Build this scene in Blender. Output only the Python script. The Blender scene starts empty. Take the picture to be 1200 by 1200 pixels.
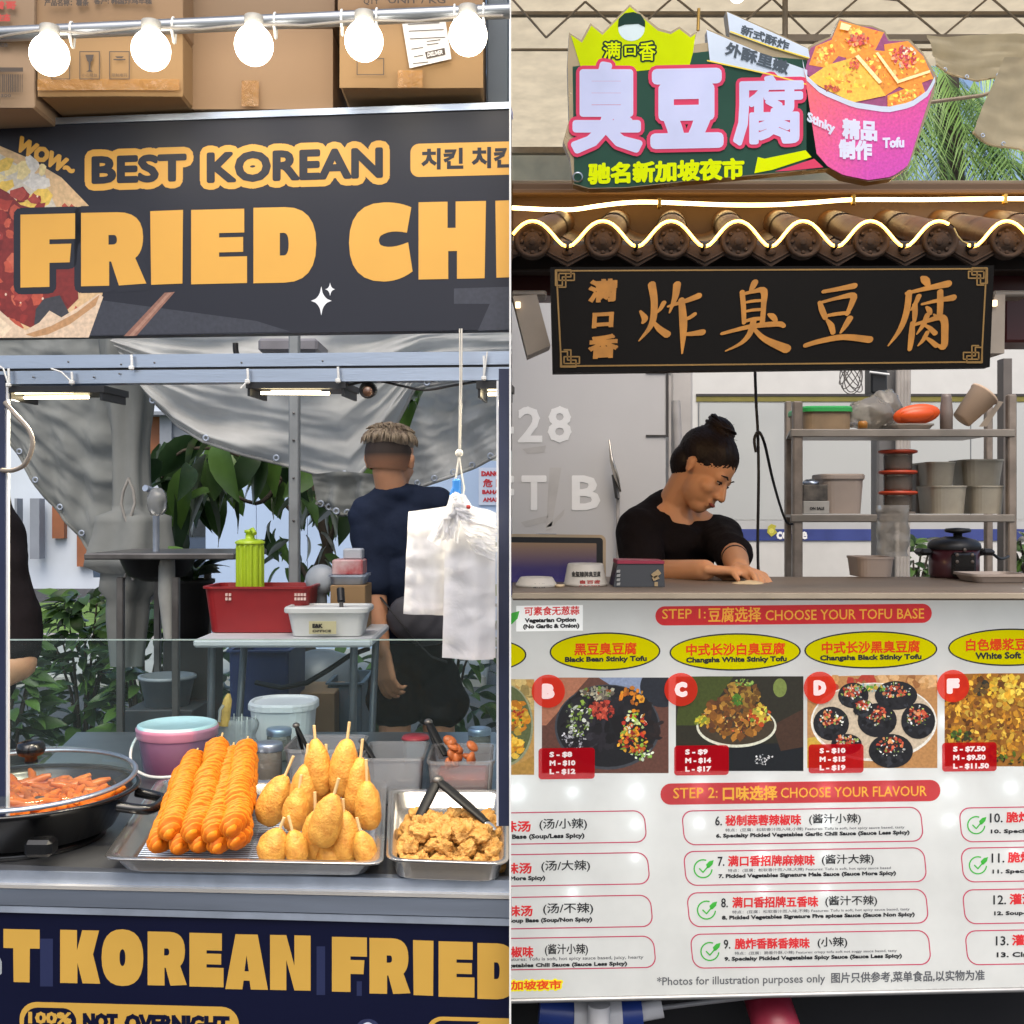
import bpy, bmesh, math, random
from math import sin, cos, pi, radians
from mathutils import Vector, Matrix, Euler, noise
from mathutils.geometry import delaunay_2d_cdt, tessellate_polygon
random.seed(7)
scene = bpy.context.scene
col = scene.collection

# ---------------------------------------------------------------- camera, world, light, exposure
FOC, CX, CY, EYE = 1300.0, 598.0, 600.0, 1.45
cam_data = bpy.data.cameras.new('camera')
cam_data.sensor_width = 36.0
cam_data.lens = FOC / 1200.0 * 36.0
cam_data.shift_x = (600.0 - CX) / 1200.0
cam_data.clip_start = 0.05
cam_data.clip_end = 500.0
cam = bpy.data.objects.new('camera', cam_data)
cam.location = (0, 0, EYE)
cam.rotation_euler = (radians(90), 0, 0)
col.objects.link(cam)
scene.camera = cam

SUN_EL, SUN_ROT = radians(56), radians(180)      # high sun behind the camera, spread wide by cloud
world = bpy.data.worlds.new('World')
scene.world = world
world.use_nodes = True
wn = world.node_tree
bg = wn.nodes['Background']
sky = wn.nodes.new('ShaderNodeTexSky')
sky.sky_type = 'NISHITA'
sky.sun_disc = False
sky.sun_elevation = SUN_EL
sky.sun_rotation = SUN_ROT
sky.air_density = 1.0
sky.dust_density = 4.0
sky.ozone_density = 1.0
wn.links.new(sky.outputs['Color'], bg.inputs['Color'])
bg.inputs['Strength'].default_value = 0.15
sun_data = bpy.data.lights.new('sun', 'SUN')
sun_data.energy = 1.3
sun_data.angle = radians(50)
sun_data.color = (1.0, 0.95, 0.88)
sun = bpy.data.objects.new('sun', sun_data)
# sun lamp points along -Z; sky sun_rotation 0 = +Y, turning clockwise seen from above
sd = Vector((sin(SUN_ROT) * cos(SUN_EL), cos(SUN_ROT) * cos(SUN_EL), sin(SUN_EL)))
sun.rotation_euler = (-sd).to_track_quat('-Z', 'Y').to_euler()
sun.location = sd * 30
col.objects.link(sun)
scene.view_settings.view_transform = 'Standard'
scene.view_settings.look = 'None'
scene.view_settings.gamma = 1.0
scene.view_settings.use_curve_mapping = False
scene.view_settings.exposure = 0.5
scene.cycles.use_denoising = True
scene.cycles.max_bounces = 8
scene.cycles.transparent_max_bounces = 24
scene.cycles.sample_clamp_indirect = 6.0

# ---------------------------------------------------------------- projection helpers
def P(px, py, Y):
    """world point on the plane y = Y, measured from the photograph"""
    return Vector(((px - CX) * Y / FOC, Y, EYE + (CY - py) * Y / FOC))

class Plane:
    """upright plane  A*y + B*x = 1 ; 'lift' moves towards the viewer"""
    def __init__(self, A, B=0.0):
        self.A, self.B = A, B
        self.L = math.hypot(A, B)
        self.n = Vector((-B, -A, 0)) / self.L
    def __call__(self, px, py, lift=0.0):
        Y = (1.0 - lift * self.L) / (self.A + self.B * (px - CX) / FOC)
        return P(px, py, Y)
    def Y(self, px, lift=0.0):
        return (1.0 - lift * self.L) / (self.A + self.B * (px - CX) / FOC)

LP = Plane(1 / 1.75, (1 / 1.75) * 0.05 * FOC / 598.0)      # front of the chicken stall (turned 6 degrees)
RP = Plane(1 / 2.5)                                        # front of the tofu stall counter
ZC = 0.865                                                 # chicken counter height
def onto(px, py, z):
    """point on the horizontal plane z seen at the pixel"""
    return P(px, py, (EYE - z) * FOC / (py - CY))

# ---------------------------------------------------------------- object bookkeeping
ORIGIN = {}
def thing(name, label, cat, loc=(0, 0, 0), group=None, kind=None):
    o = bpy.data.objects.new(name, None)
    o.empty_display_size = 0.05
    col.objects.link(o)
    o.location = loc
    ORIGIN[o.name] = Vector(loc)
    tag(o, label, cat, group, kind)
    return o
def tag(o, label=None, cat=None, group=None, kind=None):
    if label: o['label'] = label
    if cat: o['category'] = cat
    if group: o['group'] = group
    if kind: o['kind'] = kind
    return o
KIDS = {}
def adopt(o, parent):
    o.parent = parent
    KIDS.setdefault(parent.name, []).append(o)
def copy_tree(o, loc=None, rot=None, scale=None, label=None, parent=None):
    c = o.copy(); col.objects.link(c)
    if parent is not None: c.parent = parent
    if loc is not None: c.location = loc
    if rot is not None: c.rotation_euler = rot
    if scale is not None: c.scale = scale
    if label: c['label'] = label
    for k in KIDS.get(o.name, []):
        copy_tree(k, parent=c)
    return c

class MB:
    """collects geometry in world coordinates and links it as one mesh"""
    def __init__(self):
        self.v, self.f, self.m, self.s = [], [], [], []
    def add(self, vs, fs, mi=0, smooth=False):
        b = len(self.v)
        self.v.extend([Vector(p) for p in vs])
        for f in fs:
            self.f.append([i + b for i in f]); self.m.append(mi); self.s.append(smooth)
        return self
    def box(self, lo, hi, bev=0.0, mi=0, R=None, c=None):
        """axis box lo..hi with chamfered edges; R optional rotation about its centre"""
        lo, hi = Vector(lo), Vector(hi)
        ce = (lo + hi) / 2; h = (hi - lo) / 2
        b = min(bev, min(abs(h.x), abs(h.y), abs(h.z)) * 0.9)
        vs, fs = box_geo(h, b)
        if R is not None: vs = [R @ p for p in vs]
        off = ce if c is None else Vector(c)
        return self.add([p + off for p in vs], fs, mi)
    def hexa(self, p, mi=0):
        """8 points: bottom 4 (ccw seen from above) then top 4"""
        return self.add(p, [(3, 2, 1, 0), (4, 5, 6, 7), (0, 1, 5, 4), (1, 2, 6, 5), (2, 3, 7, 6), (3, 0, 4, 7)], mi)
    def tube(self, pts, r, seg=8, mi=0, caps=True, flat=1.0):
        pts = [Vector(p) for p in pts]
        n = len(pts)
        rs = r if isinstance(r, (list, tuple)) else [r] * n
        t0 = (pts[1] - pts[0]).normalized()
        up = Vector((0, 0, 1)) if abs(t0.z) < 0.9 else Vector((1, 0, 0))
        a = t0.cross(up).normalized()
        vs, fs = [], []
        for i in range(n):
            t = (pts[min(i + 1, n - 1)] - pts[max(i - 1, 0)])
            t = t.normalized() if t.length > 1e-9 else t0
            a = (a - t * a.dot(t))
            a = a.normalized() if a.length > 1e-6 else t.orthogonal().normalized()
            b = t.cross(a)
            for k in range(seg):
                w = 2 * pi * k / seg
                vs.append(pts[i] + a * cos(w) * rs[i] + b * sin(w) * rs[i] * flat)
        for i in range(n - 1):
            for k in range(seg):
                k2 = (k + 1) % seg
                fs.append((i * seg + k, i * seg + k2, (i + 1) * seg + k2, (i + 1) * seg + k))
        self.add(vs, fs, mi, True)
        if caps:
            self.add(vs[:seg], [tuple(range(seg))[::-1]], mi)
            self.add(vs[-seg:], [tuple(range(seg))], mi)
        return self
    def lathe(self, prof, c, seg=32, mi=0, R=None, smooth=True, arc=None):
        """profile [(r,z)] about the z axis at c, optional rotation R"""
        vs, fs = [], []
        c = Vector(c)
        a0, a1 = arc if arc else (0, 2 * pi)
        full = arc is None
        ns = seg if full else seg + 1
        for r, z in prof:
            for k in range(ns):
                w = a0 + (a1 - a0) * k / seg
                p = Vector((r * cos(w), r * sin(w), z))
                if R is not None: p = R @ p
                vs.append(c + p)
        for i in range(len(prof) - 1):
            for k in range(seg):
                k2 = (k + 1) % ns if full else k + 1
                fs.append((i * ns + k, i * ns + k2, (i + 1) * ns + k2, (i + 1) * ns + k))
        return self.add(vs, fs, mi, smooth)
    def ellipsoid(self, c, r, seg=16, rings=10, mi=0, R=None):
        prof = [(max(1e-5, sin(pi * i / rings)), -cos(pi * i / rings)) for i in range(rings + 1)]
        r = Vector(r) if hasattr(r, '__len__') else Vector((r, r, r))
        S = Matrix.Diagonal(r)
        RR = (R.to_3x3() @ S) if R is not None else S
        return self.lathe(prof, c, seg, mi, RR)
    def capsule(self, a, b, ra, rb, seg=14, mi=0):
        a, b = Vector(a), Vector(b)
        d = (b - a); L = d.length
        q = Vector((0, 0, 1)).rotation_difference(d.normalized()) if L > 1e-9 else Matrix.Identity(3).to_quaternion()
        prof = [(max(1e-5, ra * sin(t)), -ra * cos(t)) for t in [pi / 2 * i / 4 for i in range(5)]]
        prof += [(max(1e-5, rb * cos(t)), L + rb * sin(t)) for t in [pi / 2 * i / 4 for i in range(5)]]
        return self.lathe(prof, a, seg, mi, q.to_matrix())
    def chain(self, pts, rs):
        for i in range(len(pts) - 1):
            self.capsule(pts[i], pts[i + 1], rs[i], rs[i + 1])
        return self
    def grid(self, fn, nu, nv, mi=0, smooth=True, flip=False):
        vs = [fn(i / nu, j / nv) for j in range(nv + 1) for i in range(nu + 1)]
        fs = []
        for j in range(nv):
            for i in range(nu):
                a = j * (nu + 1) + i
                q = (a, a + 1, a + nu + 2, a + nu + 1)
                fs.append(q[::-1] if flip else q)
        return self.add(vs, fs, mi, smooth)
    def prism(self, poly, ax, ay, o, n, depth, mi=0, smooth=False):
        """2-D polygon (x,y) in the frame o + x*ax + y*ay, extruded by depth along n"""
        o, ax, ay, n = Vector(o), Vector(ax), Vector(ay), Vector(n)
        f = [o + ax * p[0] + ay * p[1] for p in poly]
        b = [p + n * depth for p in f]
        k = len(poly)
        tris = tessellate_polygon([[Vector((p[0], p[1], 0)) for p in poly]])
        fs = [tuple(t) for t in tris] + [tuple(i + k for i in t)[::-1] for t in tris]
        self.add(f + b, fs, mi)
        self.add(f + b, [(i, i + k, (i + 1) % k + k, (i + 1) % k) for i in range(k)], mi, smooth)
        return self
    def build(self, name, mats, parent=None, label=None, cat=None, group=None, kind=None, origin=None, fix=True, wn=False):
        if not isinstance(mats, (list, tuple)): mats = [mats]
        if parent is not None:
            og = Vector((0, 0, 0)); q = parent
            while q is not None:
                og = og + q.location; q = q.parent
        elif origin is not None:
            og = Vector(origin)
        elif kind == 'structure' or not self.v:
            og = Vector((0, 0, 0))
        else:
            xs = [p.x for p in self.v]; ys = [p.y for p in self.v]; zs = [p.z for p in self.v]
            og = Vector(((min(xs) + max(xs)) / 2, (min(ys) + max(ys)) / 2, min(zs)))
        me = bpy.data.meshes.new(name)
        me.from_pydata([p - og for p in self.v], [], self.f)
        for mt in mats: me.materials.append(mt)
        me.polygons.foreach_set('material_index', self.m)
        me.polygons.foreach_set('use_smooth', self.s)
        if fix:
            bm = bmesh.new(); bm.from_mesh(me)
            bmesh.ops.recalc_face_normals(bm, faces=bm.faces)
            bm.to_mesh(me); bm.free()
        me.update()
        return link(name, me, parent, label, cat, group, kind, og)

def link(name, me, parent=None, label=None, cat=None, group=None, kind=None, og=(0, 0, 0)):
    o = bpy.data.objects.new(name, me)
    col.objects.link(o)
    if parent is not None:
        adopt(o, parent)
    else:
        o.location = og
    tag(o, label, cat, group, kind)
    return o

_bc = {}
def box_geo(h, b):
    if b <= 0:
        vs = [Vector((sx * h.x, sy * h.y, sz * h.z)) for sz in (-1, 1) for sx, sy in ((-1, -1), (1, -1), (1, 1), (-1, 1))]
        return vs, [(3, 2, 1, 0), (4, 5, 6, 7), (0, 1, 5, 4), (1, 2, 6, 5), (2, 3, 7, 6), (3, 0, 4, 7)]
    vs, fs, idx = [], [], {}
    for ax in range(3):
        for s in (-1, 1):
            o = [i for i in range(3) if i != ax]
            q = []
            for a, c in ((-1, -1), (1, -1), (1, 1), (-1, 1)):
                p = [0, 0, 0]
                p[ax] = s * h[ax]; p[o[0]] = a * (h[o[0]] - b); p[o[1]] = c * (h[o[1]] - b)
                sg = [0, 0, 0]; sg[ax] = s; sg[o[0]] = a; sg[o[1]] = c
                idx[(ax, tuple(sg))] = len(vs); q.append(len(vs)); vs.append(Vector(p))
            fs.append(q)
    S = (-1, 1)
    for a0 in range(3):
        for a1 in range(a0 + 1, 3):
            a2 = 3 - a0 - a1
            for s0 in S:
                for s1 in S:
                    def sg(s2):
                        g = [0, 0, 0]; g[a0] = s0; g[a1] = s1; g[a2] = s2; return tuple(g)
                    fs.append([idx[(a0, sg(-1))], idx[(a0, sg(1))], idx[(a1, sg(1))], idx[(a1, sg(-1))]])
    for x in S:
        for y in S:
            for z in S:
                fs.append([idx[(0, (x, y, z))], idx[(1, (x, y, z))], idx[(2, (x, y, z))]])
    return vs, fs

def fbm(p, s=1.0, oct=3):
    v, a = 0, 1.0
    p = Vector(p) * s
    for _ in range(oct):
        v += a * noise.noise(p); p = p * 2.03; a *= 0.5
    return v

# ---------------------------------------------------------------- materials
def lin(h):
    if isinstance(h, (tuple, list)): return tuple(h[:3])
    h = h.lstrip('#')
    c = [int(h[i:i + 2], 16) / 255 for i in (0, 2, 4)]
    return tuple(x / 12.92 if x <= 0.04045 else ((x + 0.055) / 1.055) ** 2.4 for x in c)
MATS = {}
def M(name, c='#808080', rough=0.5, metal=0.0, var=0.12, vs=12.0, bump=0.0, bs=60.0, spec=0.5, emit=None, es=0.0,
      trans=0.0, alpha=1.0, c2=None, sheen=0.0, coat=0.0, sss=0.0, stretch=None, bdist=0.004):
    """procedural Principled material: noise-varied colour, roughness and relief"""
    if name in MATS: return MATS[name]
    m = bpy.data.materials.new(name); MATS[name] = m
    m.use_nodes = True
    nt = m.node_tree; N = nt.nodes; L = nt.links
    b = N['Principled BSDF']
    c = lin(c)
    tc = N.new('ShaderNodeTexCoord')
    mp = N.new('ShaderNodeMapping')
    L.new(tc.outputs['Object'], mp.inputs['Vector'])
    if stretch: mp.inputs['Scale'].default_value = stretch
    if var > 0 or c2 is not None:
        nz = N.new('ShaderNodeTexNoise'); nz.inputs['Scale'].default_value = vs; nz.inputs['Detail'].default_value = 5
        L.new(mp.outputs['Vector'], nz.inputs['Vector'])
        rp = N.new('ShaderNodeValToRGB')
        d = lin(c2) if c2 is not None else tuple(max(0, x * (1 - var)) for x in c)
        e = c if c2 is not None else tuple(min(1, x * (1 + var)) for x in c)
        rp.color_ramp.elements[0].color = (*d, 1); rp.color_ramp.elements[0].position = 0.32
        rp.color_ramp.elements[1].color = (*e, 1); rp.color_ramp.elements[1].position = 0.68
        L.new(nz.outputs['Fac'], rp.inputs['Fac'])
        L.new(rp.outputs['Color'], b.inputs['Base Color'])
        mr = N.new('ShaderNodeMapRange')
        mr.inputs['To Min'].default_value = max(0.02, rough - 0.08); mr.inputs['To Max'].default_value = min(1, rough + 0.08)
        L.new(nz.outputs['Fac'], mr.inputs['Value']); L.new(mr.outputs['Result'], b.inputs['Roughness'])
    else:
        b.inputs['Base Color'].default_value = (*c, 1); b.inputs['Roughness'].default_value = rough
    b.inputs['Metallic'].default_value = metal
    b.inputs['Specular IOR Level'].default_value = spec
    if sss:
        b.inputs['Subsurface Weight'].default_value = sss
        b.inputs['Subsurface Radius'].default_value = (0.01, 0.004, 0.002)
        b.inputs['Subsurface Scale'].default_value = 0.6
    if trans: b.inputs['Transmission Weight'].default_value = trans
    if alpha < 1: b.inputs['Alpha'].default_value = alpha
    if coat: b.inputs['Coat Weight'].default_value = coat; b.inputs['Coat Roughness'].default_value = 0.15
    if emit is not None:
        b.inputs['Emission Color'].default_value = (*lin(emit), 1); b.inputs['Emission Strength'].default_value = es
    if bump > 0:
        n2 = N.new('ShaderNodeTexNoise'); n2.inputs['Scale'].default_value = bs; n2.inputs['Detail'].default_value = 6
        L.new(mp.outputs['Vector'], n2.inputs['Vector'])
        bp = N.new('ShaderNodeBump'); bp.inputs['Strength'].default_value = bump; bp.inputs['Distance'].default_value = bdist
        L.new(n2.outputs['Fac'], bp.inputs['Height']); L.new(bp.outputs['Normal'], b.inputs['Normal'])
    return m

def mix_mat(name, col, transp=0.0, transl=0.0, rough=0.3, gloss=True, ior=1.45, bump=0.0, bs=40, gf=1.0):
    """thin sheet: diffuse + translucent + see-through, with a fresnel gloss (plastic film, glass pane, tarp)"""
    if name in MATS: return MATS[name]
    m = bpy.data.materials.new(name); MATS[name] = m
    m.use_nodes = True
    nt = m.node_tree; N = nt.nodes; L = nt.links
    N.clear()
    out = N.new('ShaderNodeOutputMaterial')
    c = (*lin(col), 1)
    tc = N.new('ShaderNodeTexCoord')
    nz = N.new('ShaderNodeTexNoise'); nz.inputs['Scale'].default_value = 6; nz.inputs['Detail'].default_value = 6
    L.new(tc.outputs['Object'], nz.inputs['Vector'])
    rp = N.new('ShaderNodeValToRGB')
    rp.color_ramp.elements[0].color = tuple(x * 0.85 for x in c[:3]) + (1,); rp.color_ramp.elements[0].position = 0.3
    rp.color_ramp.elements[1].color = tuple(min(1, x * 1.08) for x in c[:3]) + (1,); rp.color_ramp.elements[1].position = 0.7
    L.new(nz.outputs['Fac'], rp.inputs['Fac'])
    df = N.new('ShaderNodeBsdfDiffuse'); tl = N.new('ShaderNodeBsdfTranslucent')
    L.new(rp.outputs['Color'], df.inputs['Color']); L.new(rp.outputs['Color'], tl.inputs['Color'])
    m1 = N.new('ShaderNodeMixShader'); m1.inputs[0].default_value = transl
    L.new(df.outputs[0], m1.inputs[1]); L.new(tl.outputs[0], m1.inputs[2])
    cur = m1
    if transp > 0:
        tp = N.new('ShaderNodeBsdfTransparent')
        tp.inputs['Color'].default_value = (*[min(1, 0.55 + 0.45 * x / max(c[:3])) for x in c[:3]], 1)
        m2 = N.new('ShaderNodeMixShader'); m2.inputs[0].default_value = transp
        L.new(cur.outputs[0], m2.inputs[1]); L.new(tp.outputs[0], m2.inputs[2]); cur = m2
    if bump > 0:
        n2 = N.new('ShaderNodeTexNoise'); n2.inputs['Scale'].default_value = bs; n2.inputs['Detail'].default_value = 9; n2.inputs['Distortion'].default_value = .8
        L.new(tc.outputs['Object'], n2.inputs['Vector'])
        bp = N.new('ShaderNodeBump'); bp.inputs['Strength'].default_value = bump; bp.inputs['Distance'].default_value = 0.01
        L.new(n2.outputs['Fac'], bp.inputs['Height'])
        L.new(bp.outputs[0], df.inputs['Normal']); L.new(bp.outputs[0], tl.inputs['Normal'])
    if gloss:
        gl = N.new('ShaderNodeBsdfGlossy'); gl.inputs['Roughness'].default_value = rough
        fr = N.new('ShaderNodeFresnel'); fr.inputs['IOR'].default_value = ior
        if bump > 0: L.new(bp.outputs[0], gl.inputs['Normal'])
        m3 = N.new('ShaderNodeMixShader')
        ml = N.new('ShaderNodeMath'); ml.operation = 'MULTIPLY'; ml.inputs[1].default_value = gf
        L.new(fr.outputs[0], ml.inputs[0]); L.new(ml.outputs[0], m3.inputs[0]); L.new(cur.outputs[0], m3.inputs[1]); L.new(gl.outputs[0], m3.inputs[2]); cur = m3
    L.new(cur.outputs[0], out.inputs['Surface'])
    return m

def print_mat(glow=0.0):
    """printed picture: colour stored on the faces of the print"""
    key = 'photo_print' if not glow else 'lit_photo_print'
    if key in MATS: return MATS[key]
    m = bpy.data.materials.new(key); MATS[key] = m
    m.use_nodes = True
    nt = m.node_tree; N = nt.nodes; L = nt.links
    b = N['Principled BSDF']
    at = N.new('ShaderNodeAttribute'); at.attribute_name = 'ink'
    tc = N.new('ShaderNodeTexCoord')
    nz = N.new('ShaderNodeTexNoise'); nz.inputs['Scale'].default_value = 160; nz.inputs['Detail'].default_value = 4
    L.new(tc.outputs['Object'], nz.inputs['Vector'])
    mr = N.new('ShaderNodeMapRange'); mr.inputs['To Min'].default_value = 0.55; mr.inputs['To Max'].default_value = 1.35
    L.new(nz.outputs['Fac'], mr.inputs['Value'])
    mx = N.new('ShaderNodeVectorMath'); mx.operation = 'SCALE'
    L.new(at.outputs['Color'], mx.inputs[0]); L.new(mr.outputs['Result'], mx.inputs['Scale'])
    L.new(mx.outputs[0], b.inputs['Base Color'])
    b.inputs['Roughness'].default_value = 0.45
    if glow: L.new(mx.outputs[0], b.inputs['Emission Color']); b.inputs['Emission Strength'].default_value = glow
    return m

# ---------------------------------------------------------------- flat print: text, outlines, pictures (pixel units -> plane)
def ccw(p):
    a = sum(p[i][0] * p[(i + 1) % len(p)][1] - p[(i + 1) % len(p)][0] * p[i][1] for i in range(len(p)))
    return p if a > 0 else p[::-1]
def union(polys):
    vs, fs = [], []
    for p in polys:
        if abs(sum(p[i][0] * p[(i + 1) % len(p)][1] - p[(i + 1) % len(p)][0] * p[i][1] for i in range(len(p)))) < 2e-3: continue
        p = ccw(p); b = len(vs)
        vs.extend(Vector((q[0], q[1])) for q in p); fs.append(list(range(b, b + len(p))))
    r = delaunay_2d_cdt(vs, [], fs, 1, 1e-4, True)
    V, Fc, of = r[0], r[2], r[5]
    return [(v.x, v.y) for v in V], [f for f, o in zip(Fc, of) if o]
def fill(contours):
    t = tessellate_polygon([[Vector((p[0], p[1], 0)) for p in c] for c in contours])
    v = [p for c in contours for p in c]
    return v, [tuple(x) for x in t]
def boundary(tris):
    e = {}
    for t in tris:
        for i in range(len(t)):
            a, b = t[i], t[(i + 1) % len(t)]
            k = (min(a, b), max(a, b)); e[k] = e.get(k, 0) + 1
    return [k for k, n in e.items() if n == 1]
def dilate(v, tris, d, n=8):
    polys = [[v[i] for i in t] for t in tris]
    ed = boundary(tris); used = set()
    for a, b in ed:
        (x0, y0), (x1, y1) = v[a], v[b]
        l = math.hypot(x1 - x0, y1 - y0)
        if l < 1e-6: continue
        nx, ny = -(y1 - y0) / l * d, (x1 - x0) / l * d
        ex, ey = ((x1 - x0) / l * d, (y1 - y0) / l * d) if n == 0 else (0, 0)
        polys.append([(x0 + nx - ex, y0 + ny - ey), (x0 - nx - ex, y0 - ny - ey), (x1 - nx + ex, y1 - ny + ey), (x1 + nx + ex, y1 + ny + ey)])
        used.add(a); used.add(b)
    for a in (used if n else ()):
        polys.append([(v[a][0] + d * cos(2 * pi * (k + .37) / n), v[a][1] + d * sin(2 * pi * (k + .37) / n)) for k in range(n)])
    return union(polys)
def stroke(pts, d, closed=False, n=8):
    """line of half-width d"""
    polys = []
    m = len(pts)
    for i in range(m if closed else m - 1):
        (x0, y0), (x1, y1) = pts[i], pts[(i + 1) % m]
        l = math.hypot(x1 - x0, y1 - y0)
        if l < 1e-6: continue
        nx, ny = -(y1 - y0) / l * d, (x1 - x0) / l * d
        polys.append([(x0 + nx, y0 + ny), (x0 - nx, y0 - ny), (x1 - nx, y1 - ny), (x1 + nx, y1 + ny)])
    for p in pts:
        polys.append([(p[0] + d * cos(2 * pi * (k + .37) / n), p[1] + d * sin(2 * pi * (k + .37) / n)) for k in range(n)])
    return union(polys)
def ring(outer, inner):
    """band between two outlines with the same point count"""
    n = len(outer)
    return list(outer) + list(inner), [(i, (i + 1) % n, n + (i + 1) % n, n + i) for i in range(n)]
_tc = {}
def text2d(body, res=2):
    if body in _tc: return _tc[body]
    c = bpy.data.curves.new('lettering', 'FONT'); c.body = body; c.size = 1; c.resolution_u = res
    o = bpy.data.objects.new('lettering', c); col.objects.link(o)
    dg = bpy.context.evaluated_depsgraph_get()
    me = bpy.data.meshes.new_from_object(o.evaluated_get(dg))
    v = [(p.co.x, -p.co.y) for p in me.vertices]           # y downwards like the photograph
    f = [tuple(p.vertices) for p in me.polygons]
    bpy.data.objects.remove(o); bpy.data.meshes.remove(me); bpy.data.curves.remove(c)
    # weld
    key, mp, nv = {}, [], []
    for p in v:
        k = (round(p[0], 5), round(p[1], 5))
        if k not in key: key[k] = len(nv); nv.append(p)
        mp.append(key[k])
    f = [tuple(mp[i] for i in t) for t in f]
    f = [t for t in f if len(set(t)) == len(t)]
    _tc[body] = (nv, f)
    return nv, f
def fitbox(v, x0, x1, y0, y1, slope=0.0, lean=0.0):
    xs = [p[0] for p in v]; ys = [p[1] for p in v]
    ax, bx, ay, by = min(xs), max(xs), min(ys), max(ys)
    out = []
    for x, y in v:
        u = x0 + (x - ax) / (bx - ax) * (x1 - x0)
        w = y0 + (y - ay) / (by - ay) * (y1 - y0)
        out.append((u + lean * (w - (y0 + y1) / 2), w + slope * (u - (x0 + x1) / 2)))
    return out
def clipx(v, f, umin=None, umax=None):
    if umin is None and umax is None: return v, f
    ov, of = [], []
    for t in f:
        p = [v[i] for i in t]
        for lim, sg in ((umin, 1), (umax, -1)):
            if lim is None or not p: continue
            q = []
            for i in range(len(p)):
                a, b = p[i], p[(i + 1) % len(p)]
                da, db = (a[0] - lim) * sg, (b[0] - lim) * sg
                if da >= 0: q.append(a)
                if (da > 0 > db) or (da < 0 < db):
                    s = da / (da - db); q.append((lim, a[1] + s * (b[1] - a[1])))
            p = q
        if len(p) >= 3:
            b = len(ov); ov.extend(p); of.append(tuple(range(b, b + len(p))))
    return ov, of
SEAM_L, SEAM_R = 597.2, 598.8
def put(name, v, f, plane, mat, parent, lift=0.001, side=None, label=None):
    if side == 'L': v, f = clipx(v, f, umax=SEAM_L)
    elif side == 'R': v, f = clipx(v, f, umin=SEAM_R)
    if not f: return None
    if plane is LP: lift *= .3
    mb = MB()
    mb.add([plane(x, y, lift) for x, y in v], [list(t) for t in f])
    me_o = mb.build(name, mat, parent, label=label, fix=False)
    me = me_o.data
    # all faces look towards the viewer
    bm = bmesh.new(); bm.from_mesh(me)
    bm.normal_update()
    fl = [q for q in bm.faces if q.normal.dot(plane.n) < 0]
    bmesh.ops.reverse_faces(bm, faces=fl)
    bm.to_mesh(me); bm.free()
    return me_o
def T(body, x0, x1, y0, y1, plane, mat, parent, bold=0.0, lift=0.0015, slope=0.0, lean=0.0, side=None, name='lettering'):
    v, f = text2d(body)
    v = fitbox(v, x0 + bold, x1 - bold, y0 + bold, y1 - bold, slope, lean)
    if bold > 0: v, f = dilate(v, f, bold, 8 if bold > 1.5 else 0)
    return put(name, v, f, plane, mat, parent, lift, side)
def bez(path, x0, x1, y0, y1, slope=0, n=6):
    """glyph outline in the unit box (y up) with quadratic arcs -> pixels"""
    pts = []
    for e in path:
        if len(e) == 2: pts.append(e)
        else:
            p0 = pts[-1]
            for i in range(1, n + 1):
                t = i / n
                pts.append(tuple((1 - t) ** 2 * p0[k] + 2 * t * (1 - t) * e[k] + t * t * e[k + 2] for k in (0, 1)))
    return [(x0 + p[0] * (x1 - x0), y1 - p[1] * (y1 - y0) + slope * p[0]) for p in pts]
def ell(cx, cy, rx, ry, n=32, rot=0.0):
    return [(cx + rx * cos(2 * pi * i / n) * cos(rot) - ry * sin(2 * pi * i / n) * sin(rot),
             cy + rx * cos(2 * pi * i / n) * sin(rot) + ry * sin(2 * pi * i / n) * cos(rot)) for i in range(n)]
def rrect(x0, x1, y0, y1, r, slope=0.0, lean=0.0, n=6):
    pts = []
    for cx, cy, a in ((x1 - r, y0 + r, -90), (x1 - r, y1 - r, 0), (x0 + r, y1 - r, 90), (x0 + r, y0 + r, 180)):
        for i in range(n + 1):
            w = radians(a + 90 * i / n)
            pts.append((cx + r * cos(w), cy + r * sin(w)))
    return [(x + lean * (y - (y0 + y1) / 2), y + slope * (x - (x0 + x1) / 2)) for x, y in pts]
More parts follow.
